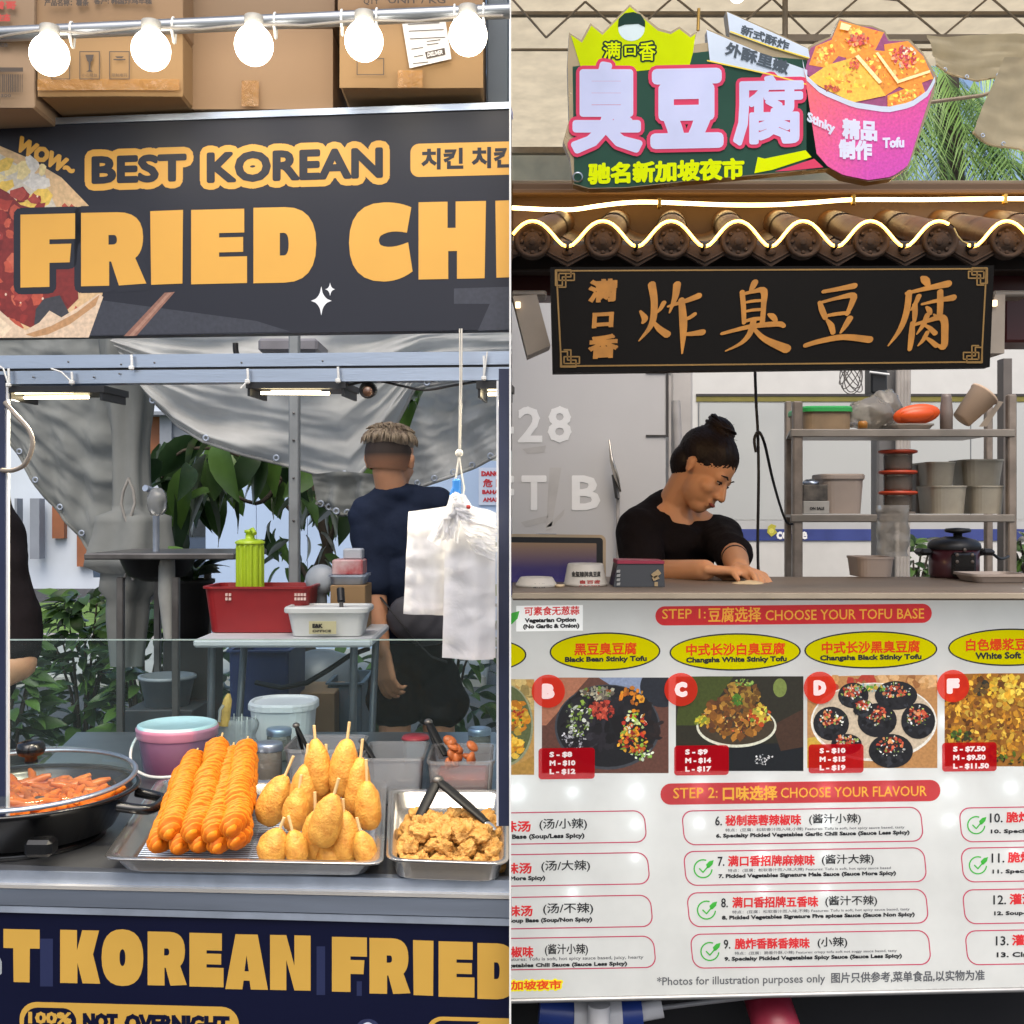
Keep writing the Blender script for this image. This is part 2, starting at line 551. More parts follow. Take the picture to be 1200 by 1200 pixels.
class Picture:
    """printed picture made of many flat ink shapes, each a hair above the last"""
    def __init__(self): self.items = []
    def poly(self, pts, c): self.items.append((pts, lin(c) if not isinstance(c, tuple) else c)); return self
    def blob(self, x, y, r, c, asp=1.0, rot=0.0, n=9, jag=0.35, rnd=random):
        pts = []
        for i in range(n):
            w = 2 * pi * i / n; rr = r * (1 + rnd.uniform(-jag, jag))
            a, b = rr * cos(w), rr * asp * sin(w)
            pts.append((x + a * cos(rot) - b * sin(rot), y + a * sin(rot) + b * cos(rot)))
        return self.poly(pts, c)
    def put(self, name, plane, parent, lift=0.001, step=1.5e-5, side=None, clip=None, label=None, glow=0.0):
        mb = MB(); cols = []
        if plane is LP: lift *= .2; step = 1e-6
        for i, (pts, c) in enumerate(self.items):
            v, f = fill([pts])
            if side == 'L': v, f = clipx(v, f, umax=SEAM_L)
            elif side == 'R': v, f = clipx(v, f, umin=SEAM_R)
            if clip:
                v, f = clipx(v, f, clip[0], clip[1])
                v, f = clipx([(b, a) for a, b in v], f, clip[2], clip[3]); v = [(b, a) for a, b in v]
            mb.add([plane(x, y, lift + i * step) for x, y in v], [list(t) for t in f])
            cols.extend([c] * len(f))
        o = mb.build(name, print_mat(glow), parent, fix=False, label=label)
        me = o.data
        at = me.attributes.new('ink', 'FLOAT_COLOR', 'FACE')
        at.data.foreach_set('color', [x for c in cols for x in (*c, 1.0)])
        bm = bmesh.new(); bm.from_mesh(me); bm.normal_update()
        bmesh.ops.reverse_faces(bm, faces=[q for q in bm.faces if q.normal.dot(plane.n) < 0])
        bm.to_mesh(me); bm.free()
        return o

def slab(plane, x0, x1, y0, y1, t, mb=None, bev=0.0, lift=0.0, s0=0.0, s1=None, mi=0):
    """board on a plane between pixel bounds; s0/s1: extra y at the right end of the top / bottom edge; t thickness away from the viewer"""
    mb = mb or MB()
    s1 = s0 if s1 is None else s1
    f = [plane(x0, y1, lift), plane(x1, y1 + s1, lift), plane(x1, y0 + s0, lift), plane(x0, y0, lift)]
    n = -plane.n
    b = [p + n * t for p in f]
    return mb.hexa([f[0], f[1], b[1], b[0], f[3], f[2], b[2], b[3]], mi)

def lerp_poly(pts, n):
    d = [0]
    for i in range(len(pts) - 1):
        d.append(d[-1] + math.dist(pts[i], pts[i + 1]))
    out = []
    for k in range(n + 1):
        t = d[-1] * k / n
        for i in range(len(pts) - 1):
            if t <= d[i + 1] + 1e-9:
                s = (t - d[i]) / max(1e-9, d[i + 1] - d[i])
                out.append(tuple(pts[i][j] + s * (pts[i + 1][j] - pts[i][j]) for j in range(len(pts[i])))); break
    return out
def smooth_path(pts, n=6):
    """Catmull-Rom through 2-D or 3-D points"""
    out = []
    m = len(pts)
    for i in range(m - 1):
        p0, p1, p2, p3 = pts[max(i - 1, 0)], pts[i], pts[i + 1], pts[min(i + 2, m - 1)]
        for k in range(n):
            t = k / n
            out.append(tuple(0.5 * ((2 * p1[j]) + (-p0[j] + p2[j]) * t + (2 * p0[j] - 5 * p1[j] + 4 * p2[j] - p3[j]) * t * t
                                    + (-p0[j] + 3 * p1[j] - 3 * p2[j] + p3[j]) * t ** 3) for j in range(len(p1))))
    out.append(tuple(pts[-1]))
    return out

def remesh(mb, name, mats, parent, voxel=0.006, smooth=4, disp=None, label=None):
    """melt overlapping closed shapes into one continuous surface"""
    if not isinstance(mats, (list, tuple)): mats = [mats]
    og = Vector((0, 0, 0)); q = parent
    while q is not None: og = og + q.location; q = q.parent
    me = bpy.data.meshes.new(name)
    me.from_pydata([p - og for p in mb.v], [], mb.f)
    bm = bmesh.new(); bm.from_mesh(me)
    bmesh.ops.remove_doubles(bm, verts=bm.verts, dist=1e-4)
    bmesh.ops.recalc_face_normals(bm, faces=bm.faces)
    bm.to_mesh(me); bm.free()
    o = bpy.data.objects.new(name, me); col.objects.link(o)
    r = o.modifiers.new('r', 'REMESH'); r.mode = 'VOXEL'; r.voxel_size = voxel
    if smooth:
        s = o.modifiers.new('s', 'SMOOTH'); s.iterations = smooth; s.factor = 0.5
    dg = bpy.context.evaluated_depsgraph_get()
    m2 = bpy.data.meshes.new_from_object(o.evaluated_get(dg))
    bpy.data.objects.remove(o); bpy.data.meshes.remove(me)
    m2.name = name
    m2.materials.clear()
    for mt in mats: m2.materials.append(mt)
    if disp:
        ns = [v.normal.copy() for v in m2.vertices]
        for v, nn in zip(m2.vertices, ns):
            v.co = v.co + nn * disp(v.co + og, nn)
    m2.polygons.foreach_set('use_smooth', [True] * len(m2.polygons))
    m2.update()
    return link(name, m2, parent, label=label)
# ================================================================ materials
steel = M('brushed_steel', '#adb8c8', 0.34, 0.9, 0.12, 9, bump=0.06, bs=220, stretch=(0.15, 1, 3))  # sky reflection put into the bluish base colour
steel_dull = M('dull_galvanised_steel', '#a3adbb', 0.42, 0.55, 0.16, 14, bump=0.05, bs=120)
steel_dark = M('worn_dark_steel', '#6c6a68', 0.4, 0.7, 0.25, 10, bump=0.06, bs=120)
zip_white = M('white_plastic_tie', '#d8d8d4', 0.45)
wire_black = M('black_cable_sheath', '#141416', 0.5)
asphalt = M('wet_asphalt', '#3a3b3d', 0.75, var=0.25, vs=3, bump=0.3, bs=90)
concrete = M('pale_concrete', '#9a9892', 0.85, var=0.14, vs=2, bump=0.2, bs=60)
grass_m = M('lawn_green', '#5d7a34', 0.9, var=0.35, vs=6, bump=0.4, bs=80)
wall_white = M('white_render', '#c3ccd6', 0.8, var=0.05, vs=1.5)
wall_blue = M('pale_blue_hoarding_paint', '#a9bfdb', 0.6, var=0.06, vs=2)
wall_orange = M('orange_brown_cladding', '#8a5638', 0.7, var=0.12, vs=4)
wall_grey = M('grey_column_paint', '#80868f', 0.7, var=0.08, vs=3)
dark_glass = M('dark_window_glass', '#2b333c', 0.12, spec=0.8)
navy_paint = M('navy_powder_coat', '#232a44', 0.38, var=0.08)
white_trim = M('white_trim_paint', '#d2d4d8', 0.4, var=0.05)
partition_m = M('white_partition_board', '#dcdcd8', 0.6, var=0.04)

# ================================================================ ground, far road, lawn
g = MB(); g.add([(-160, -20, 0), (160, -20, 0), (160, 300, 0), (-160, 300, 0)], [(0, 1, 2, 3)])
g.build('ground', asphalt, kind='structure')
g = MB(); g.box((-40, 9.2, -0.1), (-0.2, 12.4, 0.10), 0.02); g.build('pavement', concrete, kind='structure')
g = MB(); g.add([(-60, 13.2, 0.012), (-0.2, 13.2, 0.012), (-0.2, 17.6, 0.012), (-60, 17.6, 0.012)], [(0, 1, 2, 3)])
g.build('lawn', grass_m, kind='structure')

# the thin white board that parts the two stalls (edge-on to the camera)
g = MB(); g.box((-0.0016, 1.68, 0), (0.0012, 9.0, 3.4), 0.0)
g.build('partition_board', partition_m, label='thin white partition board standing between the two food stalls', cat='partition')
# ================================================================ buildings beyond the chicken stall
bt = thing('apartment_building', 'white building with orange brown panels and ribbon windows far behind the grey tarps', 'building', (P(150, 0, 20).x, 20, 0))
def wall_px(mb, x0, x1, y0, y1, Y, t=0.3, mi=0):
    a, b = P(x0, y1, Y), P(x1, y0, Y)
    return mb.box((a.x, Y, a.z), (b.x, Y + t, b.z), 0.0, mi)
m = MB(); wall_px(m, -80, 262, 455, 690, 21, 0.5); m.build('wall', wall_white, bt)
for x0, x1, y0, y1 in ((171, 187, 487, 552), (61, 75, 588, 631), (90, 107, 604, 664), (-40, -10, 560, 660)):
    m = MB(); wall_px(m, x0, x1, y0, y1, 20.85, 0.15); m.build('cladding_panel', wall_orange, bt)
for x0, x1, y0, y1 in ((187, 201, 486, 540), (35, 46, 584, 655), (17, 20, 584, 650)):
    m = MB(); wall_px(m, x0, x1, y0, y1, 20.6, 0.25); m.build('column', wall_grey, bt)
for x0, x1 in ((202, 211), (213, 225), (241, 252)):
    m = MB(); wall_px(m, x0, x1, 514, 527, 20.9, 0.1); f = m.build('window_frame', white_trim, bt)
    m = MB(); wall_px(m, x0 + 1, x1 - 1, 515, 526, 20.86, 0.03); m.build('pane', dark_glass, f)
m = MB(); wall_px(m, 160, 262, 482, 486, 20.4, 0.6); m.build('roof_edge', wall_grey, bt)
m = MB(); wall_px(m, 201, 262, 497, 512, 20.7, 0.3); m.build('canopy_band', wall_grey, bt)
# hoarding
hd = thing('site_hoarding', 'pale blue site hoarding with a red danger notice behind the man', 'hoarding', (P(420, 0, 9).x, 9, 0))
for i, (x0, x1) in enumerate(((241, 300), (300.6, 360), (360.6, 420), (420.6, 480), (480.6, 540), (540.6, 597))):
    m = MB(); wall_px(m, x0, x1, 540 if x0 > 470 else 560, 760, 9, 0.04); m.build('panel', wall_blue, hd)
H9 = Plane(1 / 9.0)
red_ink = M('red_sign_ink', '#b8202c', 0.5, var=0.04)
m = MB(); slab(H9, 561, 596, 548, 592, 0.004, m, lift=0.012); sg = m.build('notice', M('pale_notice_board', '#c4cfe0', 0.5, var=0.03), hd)
T('DANGER', 564, 594, 552, 558, H9, red_ink, sg, 0.5, 0.016, side='L')
T('危 险', 566, 592, 561, 571, H9, red_ink, sg, 0.3, 0.016, side='L')
T('BAHAYA', 565, 594, 574, 579, H9, red_ink, sg, 0.4, 0.016, side='L')
T('AMARAN', 566, 594, 583, 588, H9, red_ink, sg, 0.3, 0.016, side='L')
# distant parked car
car_p = M('dark_blue_car_paint', '#3a4860', 0.3, var=0.05, coat=0.5)
cr = thing('parked_car', 'small dark parked car far off beyond the leaves', 'car', (P(233, 0, 18).x, 18, 0))
cx0 = P(233, 0, 18).x
m = MB(); pr = [(x * .9, z * .95 + .15) for x, z in ((-1.9, .25), (-1.95, .72), (-1.2, .92), (-.7, 1.4), (.8, 1.42), (1.4, .95), (1.95, .85), (2.0, .25))]
m.prism(pr, (1, 0, 0), (0, 0, 1), (cx0, 18, 0), (0, 1, 0), 1.6); m.build('body', car_p, cr)
m = MB(); m.prism([(-.95, 1.06), (-.6, 1.4), (.65, 1.42), (1.05, 1.06)], (1, 0, 0), (0, 0, 1), (cx0, 17.98, 0), (0, 1, 0), 0.03); m.build('window', dark_glass, cr)
for dx in (-1.15, 1.15):
    m = MB(); m.lathe([(1e-4, -.1), (.2, -.1), (.31, -.08), (.31, .08), (.2, .1), (1e-4, .1)], (cx0 + dx, 18.02, .31), 16, R=Matrix.Rotation(pi / 2, 3, 'X'))
    m.build('wheel', wire_black, cr)

# ================================================================ grey tarpaulins hung over the back of the stall
tarp_m = mix_mat('grey_tarpaulin', '#c8c9c6', 0.0, 0.4, 0.5, True, 1.3, bump=0.5, bs=5, gf=.12)
tarp_d = mix_mat('old_grey_tarpaulin', '#888b88', 0.0, 0.25, 0.55, True, 1.2, bump=0.5, bs=5, gf=.1)
def drape(name, top, bot, Y, mat, label, nx=70, ny=40, fold=0.05, ff=9.0, wr=0.05, ws=2.2, belly=0.0, seed=0, phase=0.0, fdir=0.0, cat='tarpaulin', crease=.004, hem=True):
    tp, bp = lerp_poly(top, nx), lerp_poly(bot, nx)
    def fn(u, v):
        i = min(nx, int(round(u * nx)))
        a, b = tp[i], bp[i]
        px, py = a[0] + (b[0] - a[0]) * v, a[1] + (b[1] - a[1]) * v
        d = fold * sin(ff * 2 * pi * (u + fdir * v) + phase + 1.5 * noise.noise(Vector((u * 3, v * 2, seed)))) * (0.35 + 0.65 * v)
        d += wr * fbm((u * 2.2 + .8 * v, v * 5.5, seed), ws * .6, 3) + .012 * fbm((px * .02, py * .03, seed), 1, 2)
        n1 = noise.noise(Vector((u * 4 + v * 3, v * 5 - u * 2, seed + 3))); n2 = noise.noise(Vector((u * 7 - v * 6, v * 3 + u * 5, seed + 8)))
        d -= crease * ((1 - abs(n1)) ** 14 + .7 * (1 - abs(n2)) ** 16)
        d -= belly * sin(pi * v)
        p = P(px, py, Y)
        return p + Vector((0, d, 0))
    m = MB(); m.grid(fn, nx, ny)
    o = m.build(name, mat, label=label, cat=cat)
    if hem:
        m = MB(); m.tube([fn(i / 60, .992) + Vector((0, -.004, 0)) for i in range(61)], .007, 6); m.build('hem', mat, o)
        for i in range(4, 60, 9):
            c = fn(i / 60, .955) + Vector((0, -.012, 0))
            m = MB(); m.lathe([(.007, 0), (.012, .002), (.014, 0), (.012, -.002), (.007, 0)], c, 14, R=Matrix.Rotation(pi / 2, 3, 'X')); m.build('eyelet', steel_dull, o)
    return o
drape('hanging_tarpaulin', [(-30, 380), (60, 380), (168, 380)], [(-30, 520), (12, 520), (55, 588), (85, 622), (108, 652), (140, 662), (178, 660)], 4.6, tarp_d,
      'old grey tarpaulin hung at the far left, its lower edge cut on a slant', nx=100, ny=70, fold=0.012, ff=5, seed=3, wr=0.03)
# gathered bundle of tarp / trunk-like column that runs down behind the sink
m = MB()
cpts = smooth_path([(150, 380, 4.5), (152, 470, 4.5), (153, 560, 4.48), (156, 620, 4.46), (152, 690, 4.44), (150, 780, 4.44)], 8)
vs = []
nr = 28
for j, (px, py, Y) in enumerate(cpts):
    c = P(px, py, Y); base = 0.085 + 0.02 * sin(py * 0.02) + (0.06 if py > 600 and py < 665 else 0) - (0.03 if py > 690 else 0)
    for k in range(nr):
        w = 2 * pi * k / nr
        r = base * (1 + 0.16 * sin(5 * w + py * 0.012) + 0.12 * noise.noise(Vector((cos(w) * 2, sin(w) * 2, py * 0.02))))
        vs.append(c + Vector((cos(w) * r, sin(w) * r, 0)))
fs = [(j * nr + k, j * nr + (k + 1) % nr, (j + 1) * nr + (k + 1) % nr, (j + 1) * nr + k) for j in range(len(cpts) - 1) for k in range(nr)]
m.add(vs, fs, 0, True)
tb = m.build('tarpaulin_bundle', tarp_d, label='gathered grey tarpaulin tied into a column behind the steel sink', cat='tarpaulin')
for q in (0.0, 0.5):
    m = MB(); m.tube([P(150 + 8 * sin(i * .9 + q * 6), 560 + i * 15, 4.33) for i in range(9)], 0.006, 6)
    m.build('tie_rope', M('grey_rope', '#8d8a84', 0.8), tb)
drape('swag_tarpaulin', [(120, 378), (240, 378), (360, 376), (470, 374), (600, 372)],
      [(160, 446), (182, 474), (205, 498), (238, 518), (285, 534), (340, 548), (385, 560), (415, 566), (452, 520), (485, 455), (520, 448), (600, 446)], 4.3, tarp_m,
      'pale grey tarpaulin sagging in a wide swag above the leaves', 150, 80, fold=0.022, ff=3.0, wr=0.06, ws=1.6, seed=11, fdir=0.7)
drape('side_tarpaulin', [(505, 440), (530, 444), (560, 442), (600, 440)], [(452, 566), (490, 572), (530, 560), (600, 528)], 4.45, tarp_m,
      'crumpled grey tarpaulin hanging behind the bags on the right', 90, 60, fold=0.05, ff=2, wr=0.045, ws=1.2, seed=5, fdir=-0.6)
drape('torn_tarpaulin', [(365, 556), (400, 552), (440, 556)], [(372, 590), (402, 604), (440, 596)], 4.2, tarp_d,
      'small loose grey flap of tarpaulin behind the man', 30, 16, fold=0.03, ff=2, wr=0.03, ws=.8, seed=8)

# upright pole behind
m = MB(); a, b = P(338, 700, 3.9), P(350, 380, 3.9)
m.box((a.x, 3.9, 0), (b.x, 3.94, b.z), 0.004)
pl = m.build('canopy_post', M('grey_galvanised_post', '#8b8f90', 0.5, 0.5, 0.12), label='grey square steel post behind the lime bottle', cat='post')
for py in (484, 516, 560, 610):
    m = MB(); c = P(344, py, 3.898); m.lathe([(1e-4, 0), (.004, 0), (.004, .004), (1e-4, .004)], c, 8, R=Matrix.Rotation(pi / 2, 3, 'X')); m.build('bolt', steel_dark, pl)

# ================================================================ leaves
leaf_ms = [mix_mat('leaf_green_a', '#466232', 0, .3, .35, gf=.7), mix_mat('leaf_green_b', '#587a38', 0, .35, .35, gf=.7), mix_mat('leaf_green_c', '#31492a', 0, .3, .35, gf=.7)]
def leaf_mesh(w=0.34, droop=0.25, n=6, name='leaf'):
    vs, fs = [], []
    for i in range(n + 1):
        t = i / n
        hw = w * 0.5 * sin(pi * min(1, t * 0.96 + 0.04)) ** 0.8 * (1.1 - 0.25 * t)
        z = -droop * t * t
        for s in (-1, 0, 1):
            vs.append((s * hw, t, z + abs(s) * hw * 0.35 + 0.012 * sin(9 * t + s)))
    for i in range(n):
        for k in (0, 1):
            a = i * 3 + k
            fs.append((a, a + 1, a + 4, a + 3))
    me = bpy.data.meshes.new(name); me.from_pydata(vs, [], fs)
    me.polygons.foreach_set('use_smooth', [True] * len(fs)); me.update()
    return me
LEAVES = []
for k in range(3):
    for w, d in ((0.50, 0.3), (0.40, 0.5)):
        me = leaf_mesh(w, d); me.materials.append(leaf_ms[k]); LEAVES.append(me)
rl = random.Random(21)
def add_leaf(parent, base, direction, size, rnd, ref=None):
    o = bpy.data.objects.new('leaf', rnd.choice(LEAVES))
    col.objects.link(o); adopt(o, parent)
    d = Vector(direction).normalized()
    q = d.to_track_quat('Y', 'Z')
    o.rotation_mode = 'QUATERNION'
    o.rotation_quaternion = q @ Euler((0, rnd.uniform(-0.9, 0.9), 0)).to_quaternion()
    o.location = Vector(base) - parent.location
    o.scale = (size, size, size)
    return o
bark = M('dark_bark', '#4a4238', 0.85, var=0.3, vs=20, bump=0.4, bs=60)
tr = thing('broadleaf_tree', 'broad leaved tree with big dark drooping leaves below the sagging tarp', 'tree', (P(345, 0, 5.2).x, 5.4, 0))
m = MB()
m.tube([(P(352, 0, 5.5).x, 5.5, 0), P(358, 760, 5.45), P(366, 690, 5.4), P(385, 640, 5.35), P(372, 590, 5.3), P(340, 530, 5.3), P(330, 380, 5.3)], [.06, .05, .04, .03, .03, .025, .02], 8)
m.build('trunk', bark, tr)
branches = [[(372, 590), (330, 560), (270, 530), (215, 528), (190, 560)], [(372, 590), (350, 605), (310, 570), (250, 555)], [(385, 640), (400, 600), (430, 580), (450, 560)],
            [(366, 690), (350, 660), (330, 650)], [(340, 530), (420, 500), (470, 470), (500, 440)], [(330, 560), (300, 590), (240, 560)]]
tips = []
for b in branches:
    Y = 5.3 + rl.uniform(-.25, .2)
    pts = smooth_path([(x, y, Y + rl.uniform(-.05, .05)) for x, y in b], 5)
    m = MB(); m.tube([P(*q) for q in pts], [0.014 * (1 - .6 * i / len(pts)) for i in range(len(pts))], 6); m.build('branch', bark, tr)
zones = [((186, 245), (530, 600), 26, .28), ((240, 330), (520, 565), 32, .28), ((325, 420), (562, 605), 30, .22), ((182, 215), (590, 640), 10, .26), ((235, 262), (565, 600), 8, .26),
         ((410, 445), (520, 610), 14, .24), ((455, 510), (455, 500), 30, .26), ((355, 425), (560, 585), 16, .2), ((325, 400), (640, 690), 18, .14), ((300, 345), (630, 665), 8, .12)]
for (x0, x1), (y0, y1), n, sz in zones:
    for i in range(n):
        Y = rl.uniform(4.75, 5.5)
        b = P(rl.uniform(x0, x1), rl.uniform(y0 - 22, y1 - 22), Y)
        dr = (rl.uniform(-1, 1), rl.uniform(-.8, .5), rl.uniform(-1.4, -.15))
        add_leaf(tr, b, dr, sz * rl.uniform(.7, 1.15), rl)
# low shrubs and potted plants
def shrub(name, label, x0, x1, y0, y1, Y, n, size, pot=None, seed=1, cat='shrub'):
    r = random.Random(seed)
    cx = P((x0 + x1) / 2, 0, Y).x
    t = thing(name, label, cat, (cx, Y, 0))
    zt, zb = P(0, y0, Y).z, max(0.05, P(0, y1, Y).z)
    w = (x1 - x0) / 2 * Y / FOC
    m = MB()
    for k in range(7):
        a = 2 * pi * k / 7
        m.tube([(cx, Y, 0.0), (cx + w * .3 * cos(a), Y + w * .3 * sin(a), zb + (zt - zb) * .4), (cx + w * .75 * cos(a), Y + .5 * w * sin(a), zb + (zt - zb) * r.uniform(.7, .95))], [.012, .008, .004], 6)
    m.build('stem', bark, t)
    for i in range(n):
        a = r.uniform(0, 2 * pi); h = r.random(); rr = w * math.sqrt(r.random()) * (1 - .35 * h)
        b = Vector((cx + rr * cos(a), Y + rr * .7 * sin(a), zb + (zt - zb) * h))
        add_leaf(t, b, (cos(a) + r.uniform(-.5, .5), sin(a) - .4, r.uniform(-.5, .9)), size * r.uniform(.7, 1.2), r)
    return t
shrub('leafy_shrub', 'tall dark leafy shrub behind the glass left of the tarp column', 52, 145, 692, 890, 5.6, 280, .13, seed=4)
shrub('leafy_shrub', 'dark shrub below the steel sink', 120, 215, 705, 900, 5.2, 240, .12, seed=5)
shrub('leafy_shrub', 'low dark shrub under the white table', 190, 330, 745, 900, 5.9, 220, .13, seed=6)
shrub('leafy_shrub', 'dark shrub behind the cardboard carton and blue crate', 300, 470, 770, 900, 6.3, 220, .15, seed=7)
shrub('leafy_shrub', 'dark shrub behind the man on the far right', 455, 592, 640, 900, 6.6, 200, .16, seed=8)
shrub('leafy_shrub', 'dark shrub at the far left edge behind the leaning worker', -40, 55, 740, 920, 5.0, 190, .13, seed=9)
pot_m = M('black_plastic_pot', '#2a2826', 0.55)
pt = thing('potted_plant', 'plant in a dark plastic pot beside the steel sink', 'plant', (P(226, 0, 4.2).x, 4.2, 0))
c = P(226, 0, 4.2); zt = P(0, 683, 4.2).z; zb = P(0, 748, 4.2).z
m = MB(); m.lathe([(1e-4, zb), (.055, zb), (.075, zt), (.082, zt), (.082, zt + .015), (.07, zt + .015), (.066, zt - .02), (1e-4, zt - .02)], (c.x, 4.2, 0), 24); m.build('pot', pot_m, pt)
m = MB(); m.box((c.x - .09, 4.12, 0), (c.x + .09, 4.3, zb - 0.002), .006); m.build('plinth', M('dark_block', '#3a3836', 0.8), pt)
for i in range(26):
    a = rl.uniform(0, 2 * pi)
    add_leaf(pt, (c.x + .03 * cos(a), 4.2 + .03 * sin(a), zt + rl.uniform(0, .06)), (cos(a), sin(a), rl.uniform(.2, 1.4)), rl.uniform(.08, .15), rl)

# ================================================================ steel sink
sk = thing('steel_sink', 'dark steel wash basin on legs with a draining board in front of the tarps', 'sink', (P(185, 0, 3.8).x, 3.9, 0))
a, b = P(98, 656, 3.75), P(275, 650, 3.75)
m = MB(); m.box((a.x, 3.75, a.z), (b.x, 4.25, b.z + .004), .004); m.build('draining_board', steel_dark, sk)
a, b = P(120, 684, 3.78), P(213, 656, 3.78)
m = MB()
m.lathe([(1e-4, 0), (.06, 0), (.105, .02), (.13, .075), (.135, a.z * 0 + .082)], ((a.x + b.x) / 2, 3.95, a.z), 28)
m.build('basin', M('black_steel_basin', '#2b2a29', 0.4, 0.5), sk)
for px in (140, 205):
    for Y in (3.8, 4.2):
        m = MB(); q = P(px, 0, 3.8); m.box((q.x - .012, Y, 0), (q.x + .012, Y + .024, a.z + .02), .003); m.build('leg', steel_dark, sk)
m = MB(); q = P(188, 690, 3.78); m.tube([(q.x, 3.85, q.z + .1), (q.x, 3.85, q.z - .02), (q.x + .01, 3.85, q.z - .18)], [.028, .03, .02], 12); m.build('drain_trap', M('grey_plastic_trap', '#9a9c98', 0.5), sk)
m = MB(); m.tube([P(183, 648, 3.95), P(183, 600, 3.95), P(180, 575, 3.9), P(170, 572, 3.85)], .012, 8); m.build('tap', steel_dull, sk)
bb = thing('bag_of_peels', 'crumpled clear bag hung on the tap of the sink', 'bag', P(183, 598, 3.8))
m = MB(); m.ellipsoid(P(184, 588, 3.8), (.034, .03, .045), 14, 10)
for v in m.v: v += Vector((fbm(v, 30, 2) * .012, 0, fbm(v + Vector((3, 3, 3)), 30, 2) * .012))
m.build('film', mix_mat('clear_crumpled_film', '#a8aaa8', 0.45, 0.3, 0.2), bb)

# ================================================================ white folding table with its load
tb_t = thing('folding_table', 'white plastic topped folding table behind the glass', 'table', (P(330, 0, 3.15).x, 3.15, 0))
zt = 1.105
x0, x1 = P(226, 0, 3.0).x, P(436, 0, 3.0).x
m = MB(); m.box((x0, 3.0, zt - .022), (x1, 3.42, zt), .006); m.build('table_top', M('white_table_plastic', '#bfc3c6', 0.45, var=0.06), tb_t)
for lx in (x0 + .03, x0 + .06, x1 - .06, x1 - .03):
    m = MB(); m.tube([(lx, 3.08 if lx < 0 and round(lx * 100) % 2 else 3.34, zt - .02), (lx - .02, 3.1, 0)], .011, 8); m.build('leg', M('grey_tube_leg', '#6a7076', 0.4, 0.6), tb_t)
m = MB(); m.tube([(x0 + .05, 3.1, .5), (x1 - .05, 3.1, .5)], .009, 8); m.build('stretcher', steel_dark, tb_t)
# red basket
rb = thing('red_basket', 'deep red plastic basket with small slots on the white table', 'basket', (P(307, 0, 3.2).x, 3.2, zt))
red_pl = M('red_basket_plastic', '#8c1c20', 0.42, var=0.08)
def tub(mb, cx, cy, z0, z1, wb, db, wt, dt, th=0.004, lip=0.008, mi=0, r=0.15):
    """open tapering rectangular tub with rounded corners, wall thickness and a lip"""
    n = 5
    def loop(w, d, z):
        rr = min(w, d) * r
        out = []
        for sx, sy, a in ((1, -1, -90), (1, 1, 0), (-1, 1, 90), (-1, -1, 180)):
            for i in range(n + 1):
                q = radians(a + 90 * i / n)
                out.append(Vector((cx + sx * (w / 2 - rr) + rr * cos(q), cy + sy * (d / 2 - rr) + rr * sin(q), z)))
        return out
    L = [loop(wb, db, z0), loop(wt, dt, z1 - .006), loop(wt + lip * 2, dt + lip * 2, z1 - .006), loop(wt + lip * 2, dt + lip * 2, z1),
         loop(wt - th * 2, dt - th * 2, z1), loop(wb - th * 2, db - th * 2, z0 + th)]
    k = len(L[0]); vs = [p for l in L for p in l]; fs = []
    for j in range(len(L) - 1):
        for i in range(k): fs.append((j * k + i, j * k + (i + 1) % k, (j + 1) * k + (i + 1) % k, (j + 1) * k + i))
    fs.append(tuple(range(k))[::-1]); fs.append(tuple(range((len(L) - 1) * k, len(L) * k)))
    return mb.add(vs, fs, mi)
def lid(mb, cx, cy, z, w, d, h=0.01, r=0.15, mi=0):
    n = 5
    def loop(w, d, z):
        rr = min(w, d) * r; out = []
        for sx, sy, a in ((1, -1, -90), (1, 1, 0), (-1, 1, 90), (-1, -1, 180)):
            for i in range(n + 1):
                q = radians(a + 90 * i / n)
                out.append(Vector((cx + sx * (w / 2 - rr) + rr * cos(q), cy + sy * (d / 2 - rr) + rr * sin(q), z)))
        return out
    L = [loop(w, d, z), loop(w, d, z + h * .7), loop(w * .97, d * .95, z + h), loop(w * .9, d * .88, z + h), loop(w * .88, d * .86, z + h * .7)]
    k = len(L[0]); vs = [p for l in L for p in l]; fs = []
    for j in range(len(L) - 1):
        for i in range(k): fs.append((j * k + i, j * k + (i + 1) % k, (j + 1) * k + (i + 1) % k, (j + 1) * k + i))
    fs.append(tuple(range(k))[::-1]); fs.append(tuple(range((len(L) - 1) * k, len(L) * k)))
    return mb.add(vs, fs, mi)
cxr = P(307, 0, 3.22).x
m = MB(); tub(m, cxr, 3.24, zt + .002, P(0, 686, 3.2).z, .27, .16, .30, .19, .004, .006); bk = m.build('tub', red_pl, rb)
for i in range(6):
    for j in range(2):
        m = MB(); q = P(346 + i * 3.6 if i < 4 else 249 + i * 4, 697 + j * 5, 3.139); m.box((q.x - .003, 3.1375 + .004, q.z - .004), (q.x + .003, 3.148, q.z + .004)); m.build('slot', M('slot_dark', '#d8b8b0', .6), bk)
